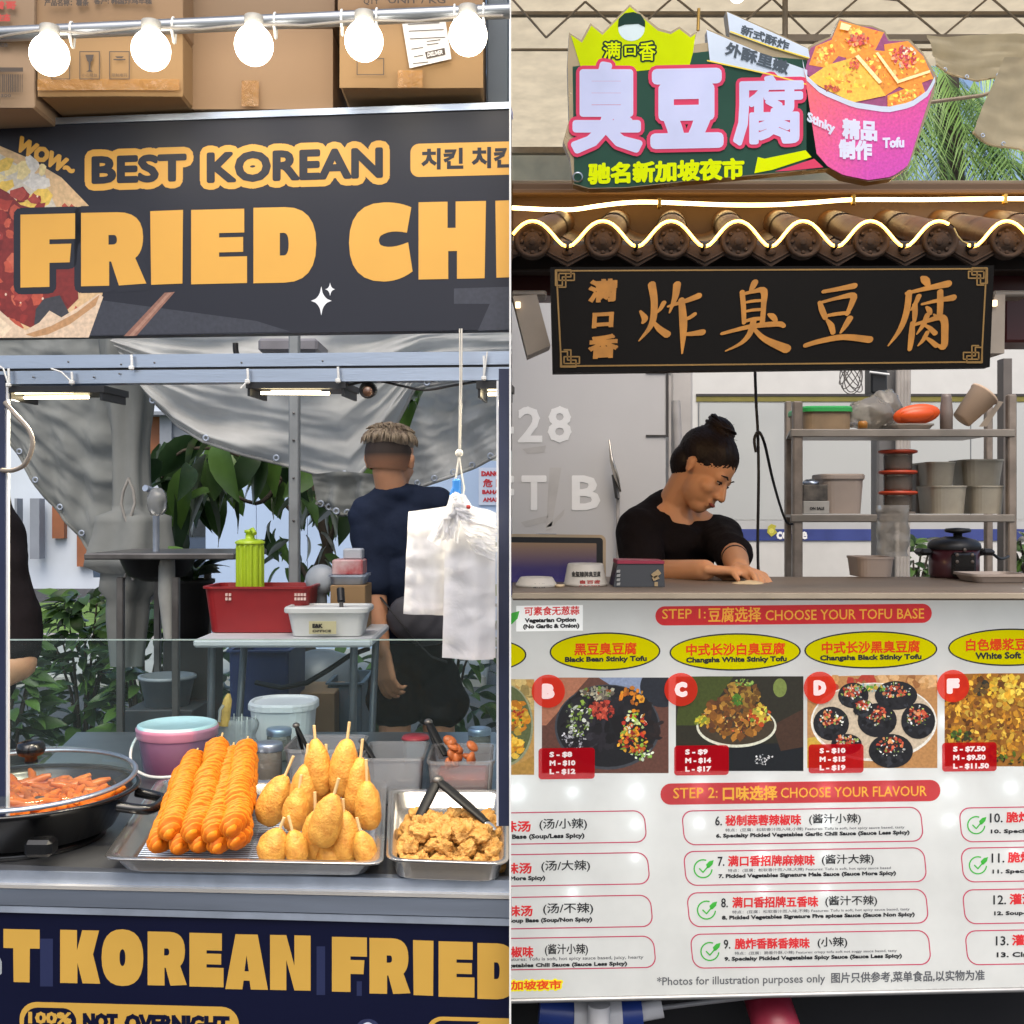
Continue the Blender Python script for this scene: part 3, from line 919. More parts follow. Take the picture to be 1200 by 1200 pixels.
# lime dispenser
lb = thing('sauce_dispenser', 'lime green ribbed bottle with a pump top standing in the red basket', 'bottle', (P(293, 0, 3.24).x, 3.24, zt + .02))
lime = M('lime_plastic', '#a3bf24', 0.35, var=0.06, sss=0.0)
q = P(293, 0, 3.24); z0 = zt + .01; z1 = P(0, 637, 3.24).z
prof = [(1e-4, z0), (.036, z0)]
nrb = 14
m = MB()
vs, fs = [], []
hs = [z0, z0 + .01] + [z0 + .02 + (z1 - z0 - .03) * i / 8 for i in range(9)] + [z1]
for j, z in enumerate(hs):
    for k in range(56):
        w = 2 * pi * k / 56; r = .039 * (1 + (.05 * (1 if k % 4 < 2 else -1) if 1 < j < len(hs) - 1 else 0))
        vs.append((q.x + r * cos(w), 3.24 + r * sin(w), z))
for j in range(len(hs) - 1):
    for k in range(56): fs.append((j * 56 + k, j * 56 + (k + 1) % 56, (j + 1) * 56 + (k + 1) % 56, (j + 1) * 56 + k))
fs.append(tuple(range((len(hs) - 1) * 56, len(hs) * 56)))
m.add(vs, fs); m.build('body', lime, lb)
m = MB(); m.lathe([(.043, z1), (.043, z1 + .006), (.03, z1 + .012), (.014, z1 + .014), (.012, z1 + .03), (.016, z1 + .032), (.016, z1 + .04), (1e-4, z1 + .041)], (q.x, 3.24, 0), 24); m.build('cap', lime, lb)
m = MB(); m.tube([(q.x - .002, 3.24, z1 + .036), (q.x + .012, 3.22, z1 + .042), (q.x + .024, 3.2, z1 + .03)], .006, 8); m.build('spout', lime, lb)
# white lunch box
wb = thing('storage_box', 'white plastic food box with a printed label on the white table', 'box', (P(385, 0, 3.1).x, 3.1, zt))
wp = M('white_box_plastic', '#c8cccb', 0.4, var=0.04)
a = P(385, 0, 3.1); z1 = P(0, 716, 3.05).z
m = MB(); tub(m, a.x, 3.12, zt + .002, z1, .19, .11, .215, .13); m.build('tub', wp, wb)
m = MB(); lid(m, a.x, 3.12, z1 - .004, .235, .145, .014); m.build('lid', wp, wb)
PB = Plane(1 / 3.05)
m = MB(); slab(PB, 362, 394, 728, 743, .0008, m, lift=.012); lbx = m.build('label_sticker', M('cream_label', '#b9b48e', .6, var=.05), wb)
T('E&K', 366, 378, 731, 736, PB, wire_black, lbx, .4, .014); T('OFFICE', 366, 388, 738, 741, PB, wire_black, lbx, .2, .014)
# flat dark utensil leaning behind
ut = thing('flat_whisk', 'dark handled utensil standing in the white food box', 'utensil', P(400, 722, 3.1))
m = MB(); m.tube([P(400, 722, 3.1), P(400, 705, 3.1)], .006, 8); m.build('shaft', steel_dark, ut)
m = MB(); m.tube([P(400, 705, 3.1), P(399, 690, 3.12)], .011, 8); m.build('handle', wire_black, ut)
# fan, cartons
fan = thing('table_fan', 'small grey plastic fan beside the red and white packet', 'fan', (P(375, 0, 3.3).x, 3.3, zt))
gp = M('grey_fan_plastic', '#8b939b', .45)
q = P(376, 679, 3.32)
m = MB(); m.lathe([(1e-4, -.02), (.03, -.022), (.046, -.006), (.046, .006), (.03, .02), (1e-4, .02)], q, 24, R=Matrix.Rotation(radians(70), 3, 'X')); m.build('head', gp, fan)
m = MB(); m.tube([q, (q.x, 3.33, zt + .01)], .018, 10); m.lathe([(1e-4, .012), (.04, .01), (.044, 0), (1e-4, 0)], (q.x, 3.33, zt + .001), 20); m.build('stand', gp, fan)
kraft2 = M('brown_carton', '#8f7350', .85, var=.08, vs=5)
ct = thing('brown_carton', 'brown carton at the right end of the white table', 'carton', (P(410, 0, 3.3).x, 3.3, zt))
a, b = P(387, 0, 3.25), P(428, 0, 3.25)
m = MB(); m.box((a.x, 3.25, zt + .001), (b.x, 3.4, P(0, 686, 3.25).z), .002); m.build('carton_body', kraft2, ct)
tn = thing('steel_tin', 'shallow steel tray on top of the brown carton', 'tray', (P(410, 0, 3.3).x, 3.3, P(0, 686, 3.25).z))
m = MB(); tub(m, P(409, 0, 3.3).x, 3.32, P(0, 686, 3.25).z + .001, P(0, 674, 3.25).z, .09, .1, .105, .12, .003, .004); m.build('tray_body', steel_dull, tn)
pk = thing('snack_packet', 'red and white printed packet lying on the steel tray', 'packet', P(407, 674, 3.28))
m = MB(); a, b = P(389, 674, 3.26), P(425, 656, 3.26); m.box((a.x, 3.26, a.z), (b.x, 3.36, b.z), .004); m.build('wrapper', M('red_packet_print', '#a02a30', .4, c2='#c8b4b4', vs=18), pk)
sb = thing('tissue_block', 'grey white tissue packet standing on the snack packet', 'packet', P(413, 656, 3.3))
m = MB(); a, b = P(402, 655.5, 3.29), P(424, 643, 3.29); m.box((a.x, 3.29, a.z), (b.x, 3.35, b.z), .004); m.build('wrapper', M('grey_packet', '#aab0b8', .5), sb)
# crates and clutter under the table
def crate(name, label, x0, x1, y0, y1, Y, mat, d=.3):
    t = thing(name, label, 'crate', (P((x0 + x1) / 2, 0, Y).x, Y + d / 2, 0))
    a, b = P(x0, y1, Y), P(x1, y0, Y)
    m = MB(); tub(m, (a.x + b.x) / 2, Y + d / 2, 0.003, b.z, (b.x - a.x) * .9, d * .9, b.x - a.x, d, .006, .008, r=.06); w = m.build('tub', mat, t)
    for i in range(9):
        for j in range(3):
            m = MB(); px = x0 + (x1 - x0) * (.12 + .76 * i / 8); py = y0 + (y1 - y0) * (.2 + .18 * j)
            q = P(px, py, Y); m.box((q.x - .006, Y - .004 + .012, q.z - .02), (q.x + .006, Y + .02, q.z + .02)); m.build('slot', wire_black, w)
    return t
crate('blue_crate', 'dark blue plastic crate under the white table', 268, 338, 762, 806, 3.5, M('navy_crate_plastic', '#1d2c56', .5))
crate('ventilated_crate', 'slate blue slotted crate beside the brown carton on the floor', 384, 424, 800, 880, 3.8, M('slate_crate_plastic', '#3c4a58', .5))
ct = thing('floor_carton', 'brown cardboard carton on the floor behind the white tub', 'carton', (P(372, 0, 3.7).x, 3.8, 0))
a, b = P(330, 0, 3.7), P(392, 0, 3.7)
m = MB(); m.box((a.x, 3.7, .002), (b.x, 3.95, P(0, 812, 3.7).z), .003); m.build('carton_body', M('dull_brown_card', '#6e5a45', .85, var=.12), ct)
gc = thing('gas_canister', 'grey metal canister between the crates under the white table', 'canister', (P(376, 0, 4.1).x, 4.1, 0))
m = MB(); q = P(376, 0, 4.1); zt2 = P(0, 762, 4.1).z
m.lathe([(1e-4, 0), (.13, 0), (.14, .02), (.14, zt2 - .08), (.1, zt2 - .02), (.04, zt2), (1e-4, zt2)], (q.x, 4.1, 0), 28); m.build('tank', M('grey_tank_paint', '#596068', .45), gc)
m = MB(); m.tube([P(300, 800, 3.4), P(330, 806, 3.35), P(360, 800, 3.3), P(385, 785, 3.3), P(410, 768, 3.35), P(432, 760, 3.4)], .008, 8)
m.build('gas_hose', wire_black, label='black hose looping under the white table', cat='hose')
wt = thing('white_bucket', 'small grey white bucket low down behind the glass', 'bucket', (P(196, 0, 4.0).x, 4.0, 0))
q = P(196, 0, 4.0); zz = P(0, 795, 4.0).z; zb = P(0, 826, 4.0).z
m = MB(); m.lathe([(1e-4, zb), (.075, zb), (.095, zz), (.102, zz), (.102, zz + .012), (.09, zz + .012), (.07, zb + .01), (1e-4, zb + .01)], (q.x, 4.0, 0), 28); m.build('pail', M('pale_grey_plastic', '#8a9298', .5), wt)
m = MB(); m.box((q.x - .12, 3.9, 0), (q.x + .12, 4.12, zb - .001), .004); m.build('stool', M('dark_stool_plastic', '#33383c', .6), wt)
# ================================================================ chicken stall: banner
banner_ink = M('charcoal_banner_vinyl', '#272932', 0.42, var=0.05, vs=2, spec=0.3)
amber = M('amber_banner_ink', '#d9a344', 0.45, var=0.02)
navy_panel = M('navy_front_vinyl', '#0c102a', 0.35, var=0.06, vs=3, spec=.25)
gold_v = M('gold_front_ink', '#c49a42', 0.42, var=0.03)
white_ink = M('white_ink', '#e4e6ea', 0.45, var=0.02)
beige_ink = M('beige_ink', '#cda878', 0.5, var=0.05)
G = {
 'F': [[(0, 0), (0, 1), (1, 1), (1, .65), (.53, .65), (.53, .585), (.93, .585), (.9, .33), (.53, .33), (.53, 0)]],
 'E': [[(0, 0), (0, 1), (.95, 1), (.95, .68), (.5, .68), (.5, .62), (.93, .62), (.93, .42), (.5, .42), (.5, .36), (1, .36), (1, 0)]],
 'I': [[(.03, 0), (0, 1), (1, 1), (.98, 0)]],
 'R': [[(0, 0), (0, 1), (.55, 1), (.95, 1, .95, .66), (.95, .45, .83, .37), (1, .02), (.58, 0), (.46, .33), (.43, .33), (.43, 0)],
       [(.42, .56), (.42, .69), (.5, .69), (.55, .69, .55, .62), (.55, .56, .48, .56)]],
 'D': [[(0, 0), (0, 1), (.5, 1), (1, 1, 1, .5), (1, 0, .5, 0)], [(.42, .36), (.42, .66), (.48, .66), (.56, .66, .56, .51), (.56, .36, .48, .36)]],
 'C': [[(.98, .93), (.91, .61), (.65, .66, .5, .58), (.44, .52, .5, .46), (.65, .40, .93, .49), (1, .12), (.8, 0, .55, 0), (0, 0, 0, .5), (0, 1, .55, 1), (.8, 1, .98, .93)]],
 'H': [[(0, 0), (0, 1), (.43, 1), (.43, .66), (.55, .66), (.55, 1), (1, 1), (.98, 0), (.57, 0), (.57, .36), (.44, .36), (.44, 0)]],
 'T': [[(.28, 0), (.27, .64), (0, .64), (0, 1), (1, 1), (1, .64), (.73, .64), (.72, 0)]],
 'K': [[(0, 0), (0, 1), (.42, 1), (.42, .62), (.55, 1), (.97, 1), (.82, .55), (1, 0), (.56, 0), (.43, .38), (.43, 0)]],
 'O': [[(.5, 1), (1, 1, 1, .5), (1, 0, .5, 0), (0, 0, 0, .5), (0, 1, .5, 1)], [(.5, .65), (.57, .64, .57, .5), (.57, .36, .5, .35), (.43, .36, .43, .5), (.43, .64, .5, .65)]],
 'A': [[(0, 0), (.24, 1), (.76, 1), (1, 0), (.6, 0), (.57, .16), (.43, .16), (.40, 0)], [(.45, .33), (.5, .62), (.55, .33)]],
 'N': [[(0, 0), (0, 1), (.4, 1), (.6, .45), (.6, 1), (1, 1), (1, 0), (.6, 0), (.4, .55), (.4, 0)]],
}
def fat(ch, x0, x1, y0, y1, mat, parent, slope=-0.03, lift=0.0022, outline=0, omat=None):
    cs = [bez(c, x0, x1, y0, y1, slope) for c in G[ch]]
    v, f = fill(cs)
    if outline:
        ov, of = dilate(v, f, outline, 8)
        put('letter_outline', ov, of, LP, omat, parent, lift - 0.0012, 'L')
    return put('letter', v, f, LP, mat, parent, lift, 'L')

bn = thing('stall_banner', 'long dark banner reading BEST KOREAN FRIED CHI in amber letters above the counter', 'banner', LP(290, 397, -0.01))
m = MB(); slab(LP, -70, SEAM_L, 151, 396.5, 0.03, m, s0=-23.4, s1=-10.5); m.build('banner_board', banner_ink, bn)
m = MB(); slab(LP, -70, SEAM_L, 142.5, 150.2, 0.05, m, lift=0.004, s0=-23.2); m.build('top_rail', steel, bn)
# printed bowl of fried chicken
rp = random.Random(3)
pc = Picture()
pc.poly([(-60, 150), (0, 171), (35, 186), (72, 208), (104, 241), (124, 300), (120, 345), (104, 395.5), (-60, 396)], '#d6b487')
pc.poly([(-60, 165), (0, 180), (32, 200), (58, 226), (66, 243), (40, 250), (-60, 260)], '#cfc6b4')
for i in range(16): pc.blob(rp.uniform(-20, 55), rp.uniform(190, 245), rp.uniform(6, 16), rp.choice(['#e6c158', '#d9d4cc', '#c3bfbd', '#e8d59a']), .7, rp.uniform(0, 3), rnd=rp)
pc.poly([(-60, 225), (-5, 218), (10, 226), (24, 240), (60, 250), (86, 262), (92, 350), (70, 372), (40, 386), (10, 372), (-60, 376)], '#7a2420')
for i in range(95):
    pc.blob(rp.uniform(-40, 92), rp.uniform(226, 384), rp.uniform(4, 12), rp.choice(['#a3382a', '#8c2a24', '#b8503a', '#6a1c1a', '#c06048', '#93322c', '#a84438']), rp.uniform(.5, 1), rp.uniform(0, 3), rnd=rp)
for i in range(16): pc.blob(rp.uniform(-30, 80), rp.uniform(230, 380), rp.uniform(.8, 1.6), '#e8d0b8', 1, 0, rnd=rp)
pc.poly([(52, 350), (70, 346), (84, 372), (58, 385), (40, 380), (42, 362)], '#3a3a40')
pc.poly([(-60, 362), (0, 364), (18, 380), (30, 387), (46, 378), (58, 364), (72, 372), (98, 356), (116, 344), (121, 348), (104, 395.5), (-60, 396)], '#d8bfa4')
pc.poly([(30, 392), (60, 382), (90, 366), (117, 345), (112, 358), (82, 380), (56, 392), (40, 395)], '#b98d62')
pc.poly([(-60, 376), (0, 372), (14, 384), (4, 395), (-60, 396)], '#e3cdb0')
pc.put('bowl_picture', LP, bn, 0.0006, 8e-6, 'L')
pc = Picture()
pc.poly([(193, 343), (205, 342), (160, 393.5), (145, 394)], '#8d6455'); pc.poly([(197, 343), (201, 343), (156, 393.6), (151, 393.7)], '#a77f6c')
pc.put('chopstick_picture', LP, bn, 0.0006)
pc = Picture(); pc.poly([(120, 352), (300, 376), (340, 388.5), (104, 393)], '#353842'); pc.put('pale_streak_print', LP, bn, 0.0004)
pc = Picture(); pc.poly([(532, 338), (SEAM_L, 336), (SEAM_L, 386), (560, 387.5), (574, 356), (532, 356)], '#363944'); pc.put('numeral_shadow_print', LP, bn, 0.0004)
dark_out = M('letter_outline_ink', '#282a33', 0.42, var=0.03, spec=.3)
for ch, a, b, y0, y1 in (('F', 24, 88, 251.5, 337), ('R', 95, 171.5, 249.5, 335.5), ('I', 176, 214.5, 247.5, 333.8), ('E', 224, 289.5, 246, 333.2), ('D', 297, 370.7, 243.5, 332),
                         ('C', 409, 483.5, 238, 330.8), ('H', 490.5, 569.5, 237, 327.6), ('I', 580.5, 622, 235.3, 325.5)):
    fat(ch, a, b, y0, y1, amber, bn, -1.6, outline=8 if a < 100 else 0, omat=dark_out)
# BEST KOREAN : dark letters on an amber halo
def halo_word(word, x0, x1, y0, y1):
    v, f = text2d(word, 3)
    v = fitbox(v, x0 + 2.4, x1 - 2.4, y0 + 2.4, y1 - 2.4, -0.03)
    bv, bf = dilate(v, f, 2.2, 8)
    hv, hf = dilate(v, f, 10.2, 10)
    put('letter_halo', hv, hf, LP, amber, bn, 0.0012, 'L')
    put('lettering', bv, bf, LP, banner_ink, bn, 0.0024, 'L')
halo_word('BEST', 107, 219, 181, 214.5)
halo_word('KOREAN', 242, 449, 175, 212)
pv = rrect(481, 650, 166.5, 205.5, 10, -0.025)
v, f = fill([pv]); put('name_plate', v, f, LP, amber, bn, 0.0012, 'L')
T('치킨', 494, 543, 173.5, 198.5, LP, banner_ink, bn, 1.1, 0.0022, -0.02, side='L')
T('치킨', 553, 602, 172, 197, LP, banner_ink, bn, 1.1, 0.0022, -0.02, side='L')
v, f = text2d('WOW~'); v = fitbox(v, -36, 36, -8, 8); v, f = dilate(v, f, 1.6, 8)
a = radians(26); v = [(54 + x * cos(a) - y * sin(a), 183.5 + x * sin(a) + y * cos(a)) for x, y in v]
put('lettering', v, f, LP, amber, bn, 0.0014)
def sparkle(cx, cy, r, parent, plane=LP):
    pts = []
    for i in range(32):
        w = 2 * pi * i / 32
        rr = r * (abs(cos(w)) ** .6 + abs(sin(w)) ** .6) ** (-1 / .6)
        pts.append((cx + rr * cos(w) * .72, cy + rr * sin(w)))
    v, f = fill([pts]); put('sparkle', v, f, plane, white_ink, parent, 0.0014)
sparkle(376.5, 352.5, 17, bn); sparkle(386.8, 339, 8, bn)

# ================================================================ steel frame of the chicken stall
fr = thing('stall_structure', 'steel frame of the chicken stall with two top rails and navy posts', 'stall frame', LP(290, 1000, 0))
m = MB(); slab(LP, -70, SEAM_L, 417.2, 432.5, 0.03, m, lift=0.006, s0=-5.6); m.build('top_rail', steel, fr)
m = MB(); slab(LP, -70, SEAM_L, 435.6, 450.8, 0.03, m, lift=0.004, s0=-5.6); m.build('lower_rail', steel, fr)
m = MB(); slab(LP, -70, SEAM_L, 432.5, 435.6, 0.02, m, lift=-0.006, s0=-5.6); m.build('rail_gap', steel_dark, fr)
for x0, x1, w0, w1 in ((-12, 5.8, 6.0, 9.3), (584.5, SEAM_L, 581.8, 584.3)):
    m = MB(); slab(LP, x0, x1, 432 if x0 > 0 else 439, 968, 0.008, m, lift=0.009); m.build('navy_post', navy_paint, fr)
    m = MB(); slab(LP, w0, w1, 451.2 if x0 < 0 else 446, 968, 0.006, m, lift=0.006); m.build('white_edge', white_trim, fr)
for px in (-75,):
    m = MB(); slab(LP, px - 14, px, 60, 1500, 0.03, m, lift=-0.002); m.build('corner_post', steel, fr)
for px, py in ((80, 424), (142, 427), (181, 425), (283, 425), (378, 423), (39, 442), (140, 438), (110, 442)):
    m = MB(); m.lathe([(1e-4, 0), (.0016, 0), (.0016, .0008), (1e-4, .0009)], LP(px, py - (px - 0) * .0093 * 0, 0.0062), 8, R=Matrix.Rotation(pi / 2, 3, 'X')); m.build('rivet', steel_dark, fr)
def ziptie(px, y0, y1, parent, tail=None, w=0.0022):
    m = MB()
    m.tube([LP(px, y0, .012), LP(px + .6, (y0 + y1) / 2, .0135), LP(px, y1, .012)], w, 6)
    m.box(LP(px, y1 - 3, .014) - Vector((.004, .003, .003)), LP(px, y1 - 3, .014) + Vector((.004, .003, .003)), .001)
    if tail: m.tube([LP(px, y1 - 3, .015)] + [LP(a, b, .018) for a, b in tail], w * .7, 6)
    return m.build('zip_tie', zip_white, parent)
for px, y0, y1, tl in ((10, 432, 454, [(4, 432), (-2, 428)]), (84, 436, 451, [(72, 436), (60, 432)]), (290, 432, 450, [(282, 455)]), (396, 430, 449, None), (567, 417, 446, [(571, 412)]), (154, 416, 434, None)):
    ziptie(px, y0, y1, fr, tl)
# glass screen
gl_m = mix_mat('clear_glass_pane', '#c4d4d6', 0.988, 0.0, 0.02, True, 1.5, gf=.10)
gs = thing('glass_screen', 'clear glass sneeze guard standing across the counter behind the food trays', 'glass screen', P(290, 914, 2.43))
GP = Plane(1 / 2.43)
m = MB(); slab(GP, -70, 597, 750.6, 914, 0.005, m); m.build('pane', gl_m, gs)
m = MB(); slab(GP, -70, 597, 749.2, 750.5, 0.006, m, lift=.0005); m.build('polished_edge', M('glass_edge', '#9fb4b2', .25, var=.05), gs)

# ---------------------------------------------------------------- flood lamps under the rail
lamp_body = M('black_lamp_housing', '#17181a', 0.45)
lamp_on = M('lit_lamp_tube', '#fff4d8', 0.4, var=0, emit='#ffe9b8', es=9.0)
def flood(name, label, x0, x1, y0, y1, tubes, tilt=0):
    t = thing(name, label, 'lamp', LP((x0 + x1) / 2, y1, -0.02))
    m = MB(); slab(LP, x0, x1, y0, y0 + (y1 - y0) * .45, 0.09, m, lift=0.004); m.build('housing', lamp_body, t)
    m = MB(); slab(LP, x0 + 2, x0 + 5, y0 + 2, y1, 0.085, m, lift=0.001); m.build('end_bracket', lamp_body, t)
    m = MB(); slab(LP, x1 - 5, x1 - 2, y0 + 2, y1, 0.085, m, lift=0.001); m.build('end_bracket', lamp_body, t)
    for k, (a, b, c, d) in enumerate(tubes):
        m = MB(); m.tube([LP(a, b, -0.012 - .028 * k), LP(c, d, -0.012 - .028 * k)], .0026, 8); m.build('tube', lamp_on, t)
    return t
flood('flood_lamp', 'black lit work lamp hung under the rail at the far left', 8, 122, 451.8, 469, [(11, 460, 86, 459), (27, 466, 104, 465.5)])
flood('flood_lamp', 'black lit work lamp hung under the rail above the lime bottle', 288, 405, 447.5, 464, [(306, 460.5, 386, 461), (318, 458.6, 376, 459)])
flood('flood_lamp', 'black lit work lamp at the right end of the rail, partly behind the post', 558, 596, 446.5, 466, [(572, 456, 596, 455), (572, 462, 596, 461.5)])
for px, d in ((66, 2.0), (346, 3.2), (562, 2.0)):
    ld = bpy.data.lights.new('work_lamp_light', 'AREA'); ld.shape = 'RECTANGLE'; ld.size = .14; ld.size_y = .05; ld.energy = d; ld.color = (1, .88, .66)
    lo = bpy.data.objects.new('work_lamp_light', ld); col.objects.link(lo); lo.location = LP(px, 472, -0.04); lo.rotation_euler = (radians(-6), 0, 0)
sp = thing('spot_lamp', 'small black round spot lamp clipped under the rail left of the hanging cord', 'lamp', LP(432, 452, -0.02))
m = MB(); m.lathe([(1e-4, -.022), (.012, -.022), (.014, .012), (.0125, .014), (.011, .008), (1e-4, .007)], LP(432, 457, -0.02), 20, R=Matrix.Rotation(radians(96), 3, 'X')); m.build('barrel', lamp_body, sp)
m = MB(); m.lathe([(1e-4, .0), (.0085, .0), (.007, .003), (1e-4, .004)], LP(431, 459, -0.0), 16, R=Matrix.Rotation(radians(96), 3, 'X')); m.build('lens', M('brown_lens', '#5a4030', .2), sp)
m = MB(); m.tube([LP(*q) for q in smooth_path([(405, 452, -.01), (438, 446, -.01), (470, 452, -.008), (498, 457, -.006), (530, 452, -.006), (560, 447, -.008)], 5)], .0022, 6)
m.build('lamp_cable', wire_black, label='thin black cable running between the lamps under the rail', cat='cable')
m = MB(); m.tube([LP(*q) for q in smooth_path([(6, 472, .012), (18, 486, .03), (34, 504, .035), (38, 522, .035), (30, 543, .03), (16, 551, .02), (2, 551, .012)], 6)], .0038, 8)
m.build('hose_loop', M('grey_brown_hose', '#837a70', .45), label='bent grey hose looping out beside the left navy post', cat='hose')
m = MB(); m.tube([P(*q) for q in smooth_path([(276, 402, 3.0), (277, 414, 3.0), (284, 422, 3.0)], 5)] , .008, 6)
m.build('hook_cable', wire_black, label='short black curl of cable in the gap below the banner', cat='cable')
m = MB(); m.box(P(302, 412, 4.1), P(372, 396, 4.1) + Vector((0, .3, 0)), .01)
m.build('wall_unit', M('grey_box_unit', '#76757a' , .6), label='grey box unit hung high behind the gap under the banner', cat='unit')

# ================================================================ counter and front panel
cn = thing('steel_counter', 'steel counter of the chicken stall with a double front lip', 'counter', LP(290, 1070, -0.1))
m = MB()
f = [LP(-70, 1018.5, 0), LP(SEAM_L, 1031, 0)]
for k in (0, 1): f[k] = Vector((f[k].x, f[k].y, ZC))
bk = [Vector((f[1].x, 2.95, ZC)), Vector((f[0].x - .2, 2.95, ZC))]
bot = [p - Vector((0, 0, .03)) for p in (f[0], f[1], bk[0], bk[1])]
m.hexa(bot + [f[0], f[1], bk[0], bk[1]]); m.build('worktop', M('worn_worktop_steel', '#85878a', 0.36, 0.8, .2, 8, bump=.05, bs=150), cn)
m = MB(); slab(LP, -70, SEAM_L, 1019.2, 1036.2, 0.02, m, lift=0.003, s0=12.6, s1=13.5); m.build('edge_band', steel_dull, cn)
m = MB(); slab(LP, -70, SEAM_L, 1035.2, 1039.2, 0.03, m, lift=0.014, s0=14, s1=14.5); m.build('highlighted_lip', M('lip_highlight_steel', '#e0dcd4', .22, .6, .04), cn)  # white highlight of the lip put into a paler steel colour
m = MB(); slab(LP, -70, SEAM_L, 1039.6, 1058.6, 0.03, m, lift=0.009, s0=15, s1=17); m.build('upper_channel', steel, cn)
m = MB(); slab(LP, -70, SEAM_L, 1059.6, 1067.2, 0.03, m, lift=0.007, s0=17, s1=18); m.build('lower_channel', steel_dull, cn)
fp = thing('front_panel', 'dark navy front panel below the counter with gold lettering', 'panel', LP(290, 1300, 0))
m = MB(); slab(LP, -70, SEAM_L, 1067.4, 1640, 0.02, m, lift=0.0, s0=17, s1=40); m.build('panel_board', navy_panel, fp)
shadow_ink = M('shadow_ink', '#232a4c', 0.35, var=.04)
for ch, a, b, y0, y1 in (('T', 4, 46.5, 1088.5, 1150.5), ('K', 70.5, 117.5, 1089.5, 1151.8), ('O', 119, 168, 1088.5, 1155), ('R', 173, 219, 1091.5, 1154.5), ('E', 222, 262, 1093, 1156),
                         ('A', 264, 314, 1094.5, 1159), ('N', 316.5, 364, 1095.5, 1160), ('F', 389, 430, 1097.7, 1162), ('R', 433, 481, 1099, 1164.2), ('I', 484, 508, 1101.6, 1166),
                         ('E', 514, 556, 1103, 1168), ('D', 559.5, 606, 1105, 1170.5)):
    fat(ch, a, b, y0, y1, gold_v, fp, 1.0)
v, f = fill([bez([(0, 1), (.6, .9), (1, .5), (1, .2), (.5, 0), (0, 0)], -20, 2, 1104, 1150)]); put('letter', v, f, LP, M('pale_ink', '#9aa0a0', .5), fp, .002)
for a, b, y0, y1 in ((47, 62, 1100, 1156), (371, 381, 1109, 1166), (418, 424, 1150, 1167)):
    v, f = fill([[(a, y0), (b, y0), (b, y1), (a, y1)]]); put('letter_shadow', v, f, LP, shadow_ink, fp, .0012)
v, f = fill([rrect(23, 280, 1177, 1222, 20, .026)]); put('pill_plate', v, f, LP, gold_v, fp, .0012)
v, f = fill([rrect(28, 89.5, 1181, 1217, 16, .02)]); put('pill_inset', v, f, LP, navy_panel, fp, .0018)
T('100%', 33, 84, 1186, 1200, LP, gold_v, fp, 1.1, .0026, .02)
T('NOT', 97, 138, 1187.5, 1207, LP, navy_panel, fp, 1.5, .0026, .02)
T('OVERNIGHT', 146, 269, 1189.5, 1210, LP, navy_panel, fp, 1.5, .0026, .02)
a_, b_ = rrect(500, 660, 1193, 1238, 18, .026), rrect(505, 655, 1197.5, 1234, 14, .026)
v, f = ring(a_, b_); put('pill_outline', v, f, LP, gold_v, fp, .0012, 'L')
v, f = fill([rrect(556, 640, 1196, 1236, 14, .026)]); put('pill_plate', v, f, LP, gold_v, fp, .0016, 'L')
pc = Picture(); pc.poly(ell(431, 1206, 14, 12), '#2a3052'); pc.poly(ell(431, 1207, 8, 9), '#c8ccd8'); pc.put('badge_print', LP, fp, .001)

# ================================================================ pipe, bulbs, cartons on top
def pipe_pt(px, dy=0): return P(px, 40.0 - 27.0 * px / 598 + dy, 1.64)
pp = thing('steel_pipe', 'grey steel pipe running across the cartons above the banner', 'pipe', pipe_pt(290))
m = MB(); m.tube([pipe_pt(-80), pipe_pt(SEAM_L)], .0108, 20); m.build('tube', M('pipe_steel', '#8c9094', .3, .8, .1), pp)
bulb_m = M('lit_bulb_glass', '#ffffff', 0.3, var=0, emit='#fff3dc', es=7.0)
sock_m = M('bulb_socket', '#8c8a84', .5)
names = ['leftmost', 'second from the left', 'middle', 'second from the right', 'rightmost']
for i, (bx, by, r) in enumerate(((58, 64.5, 22.5), (177, 59, 22.5), (297.5, 53, 22.5), (426.5, 48, 22.5), (548.5, 41.5, 22.5))):
    Y = 1.60
    t = thing('light_bulb', ['lit round bulb in front of the carton with the bar code', 'lit round bulb before the fragile carton, second from the left', 'lit round bulb in front of the plain middle carton',
              'lit round bulb left of the white shipping label', 'lit round bulb overlapping the white shipping label'][i], 'light bulb', P(bx, by + r, Y), group='bulbs along the steel pipe')
    rr = r * Y / FOC; c = P(bx, by, Y)
    m = MB(); m.lathe([(rr * .001, -rr * 1.03)] + [(rr * sin(a), -rr * 1.04 * cos(a)) for a in [pi * k / 16 for k in range(1, 14)]] + [(rr * .42, rr * 1.08), (rr * .4, rr * 1.2)], c, 28); m.build('globe', bulb_m, t)
    m = MB(); m.lathe([(rr * .44, rr * 1.0), (rr * .5, rr * 1.1), (rr * .5, rr * 1.5), (rr * .2, rr * 1.6), (1e-4, rr * 1.6)], c, 16); m.build('socket', sock_m, t)
    pl_ = bpy.data.lights.new('bulb_light', 'POINT'); pl_.energy = 0.3; pl_.color = (1, .93, .82); pl_.shadow_soft_size = rr
    lo = bpy.data.objects.new('bulb_light', pl_); col.objects.link(lo); lo.location = c + Vector((0, -rr * 2.1, 0))
tie_x = [(52, 0), (84, 0), (170, 0), (203, 0), (290, 0), (322, 0), (400, 0), (441, 0), (532, 0), (566, 1)]
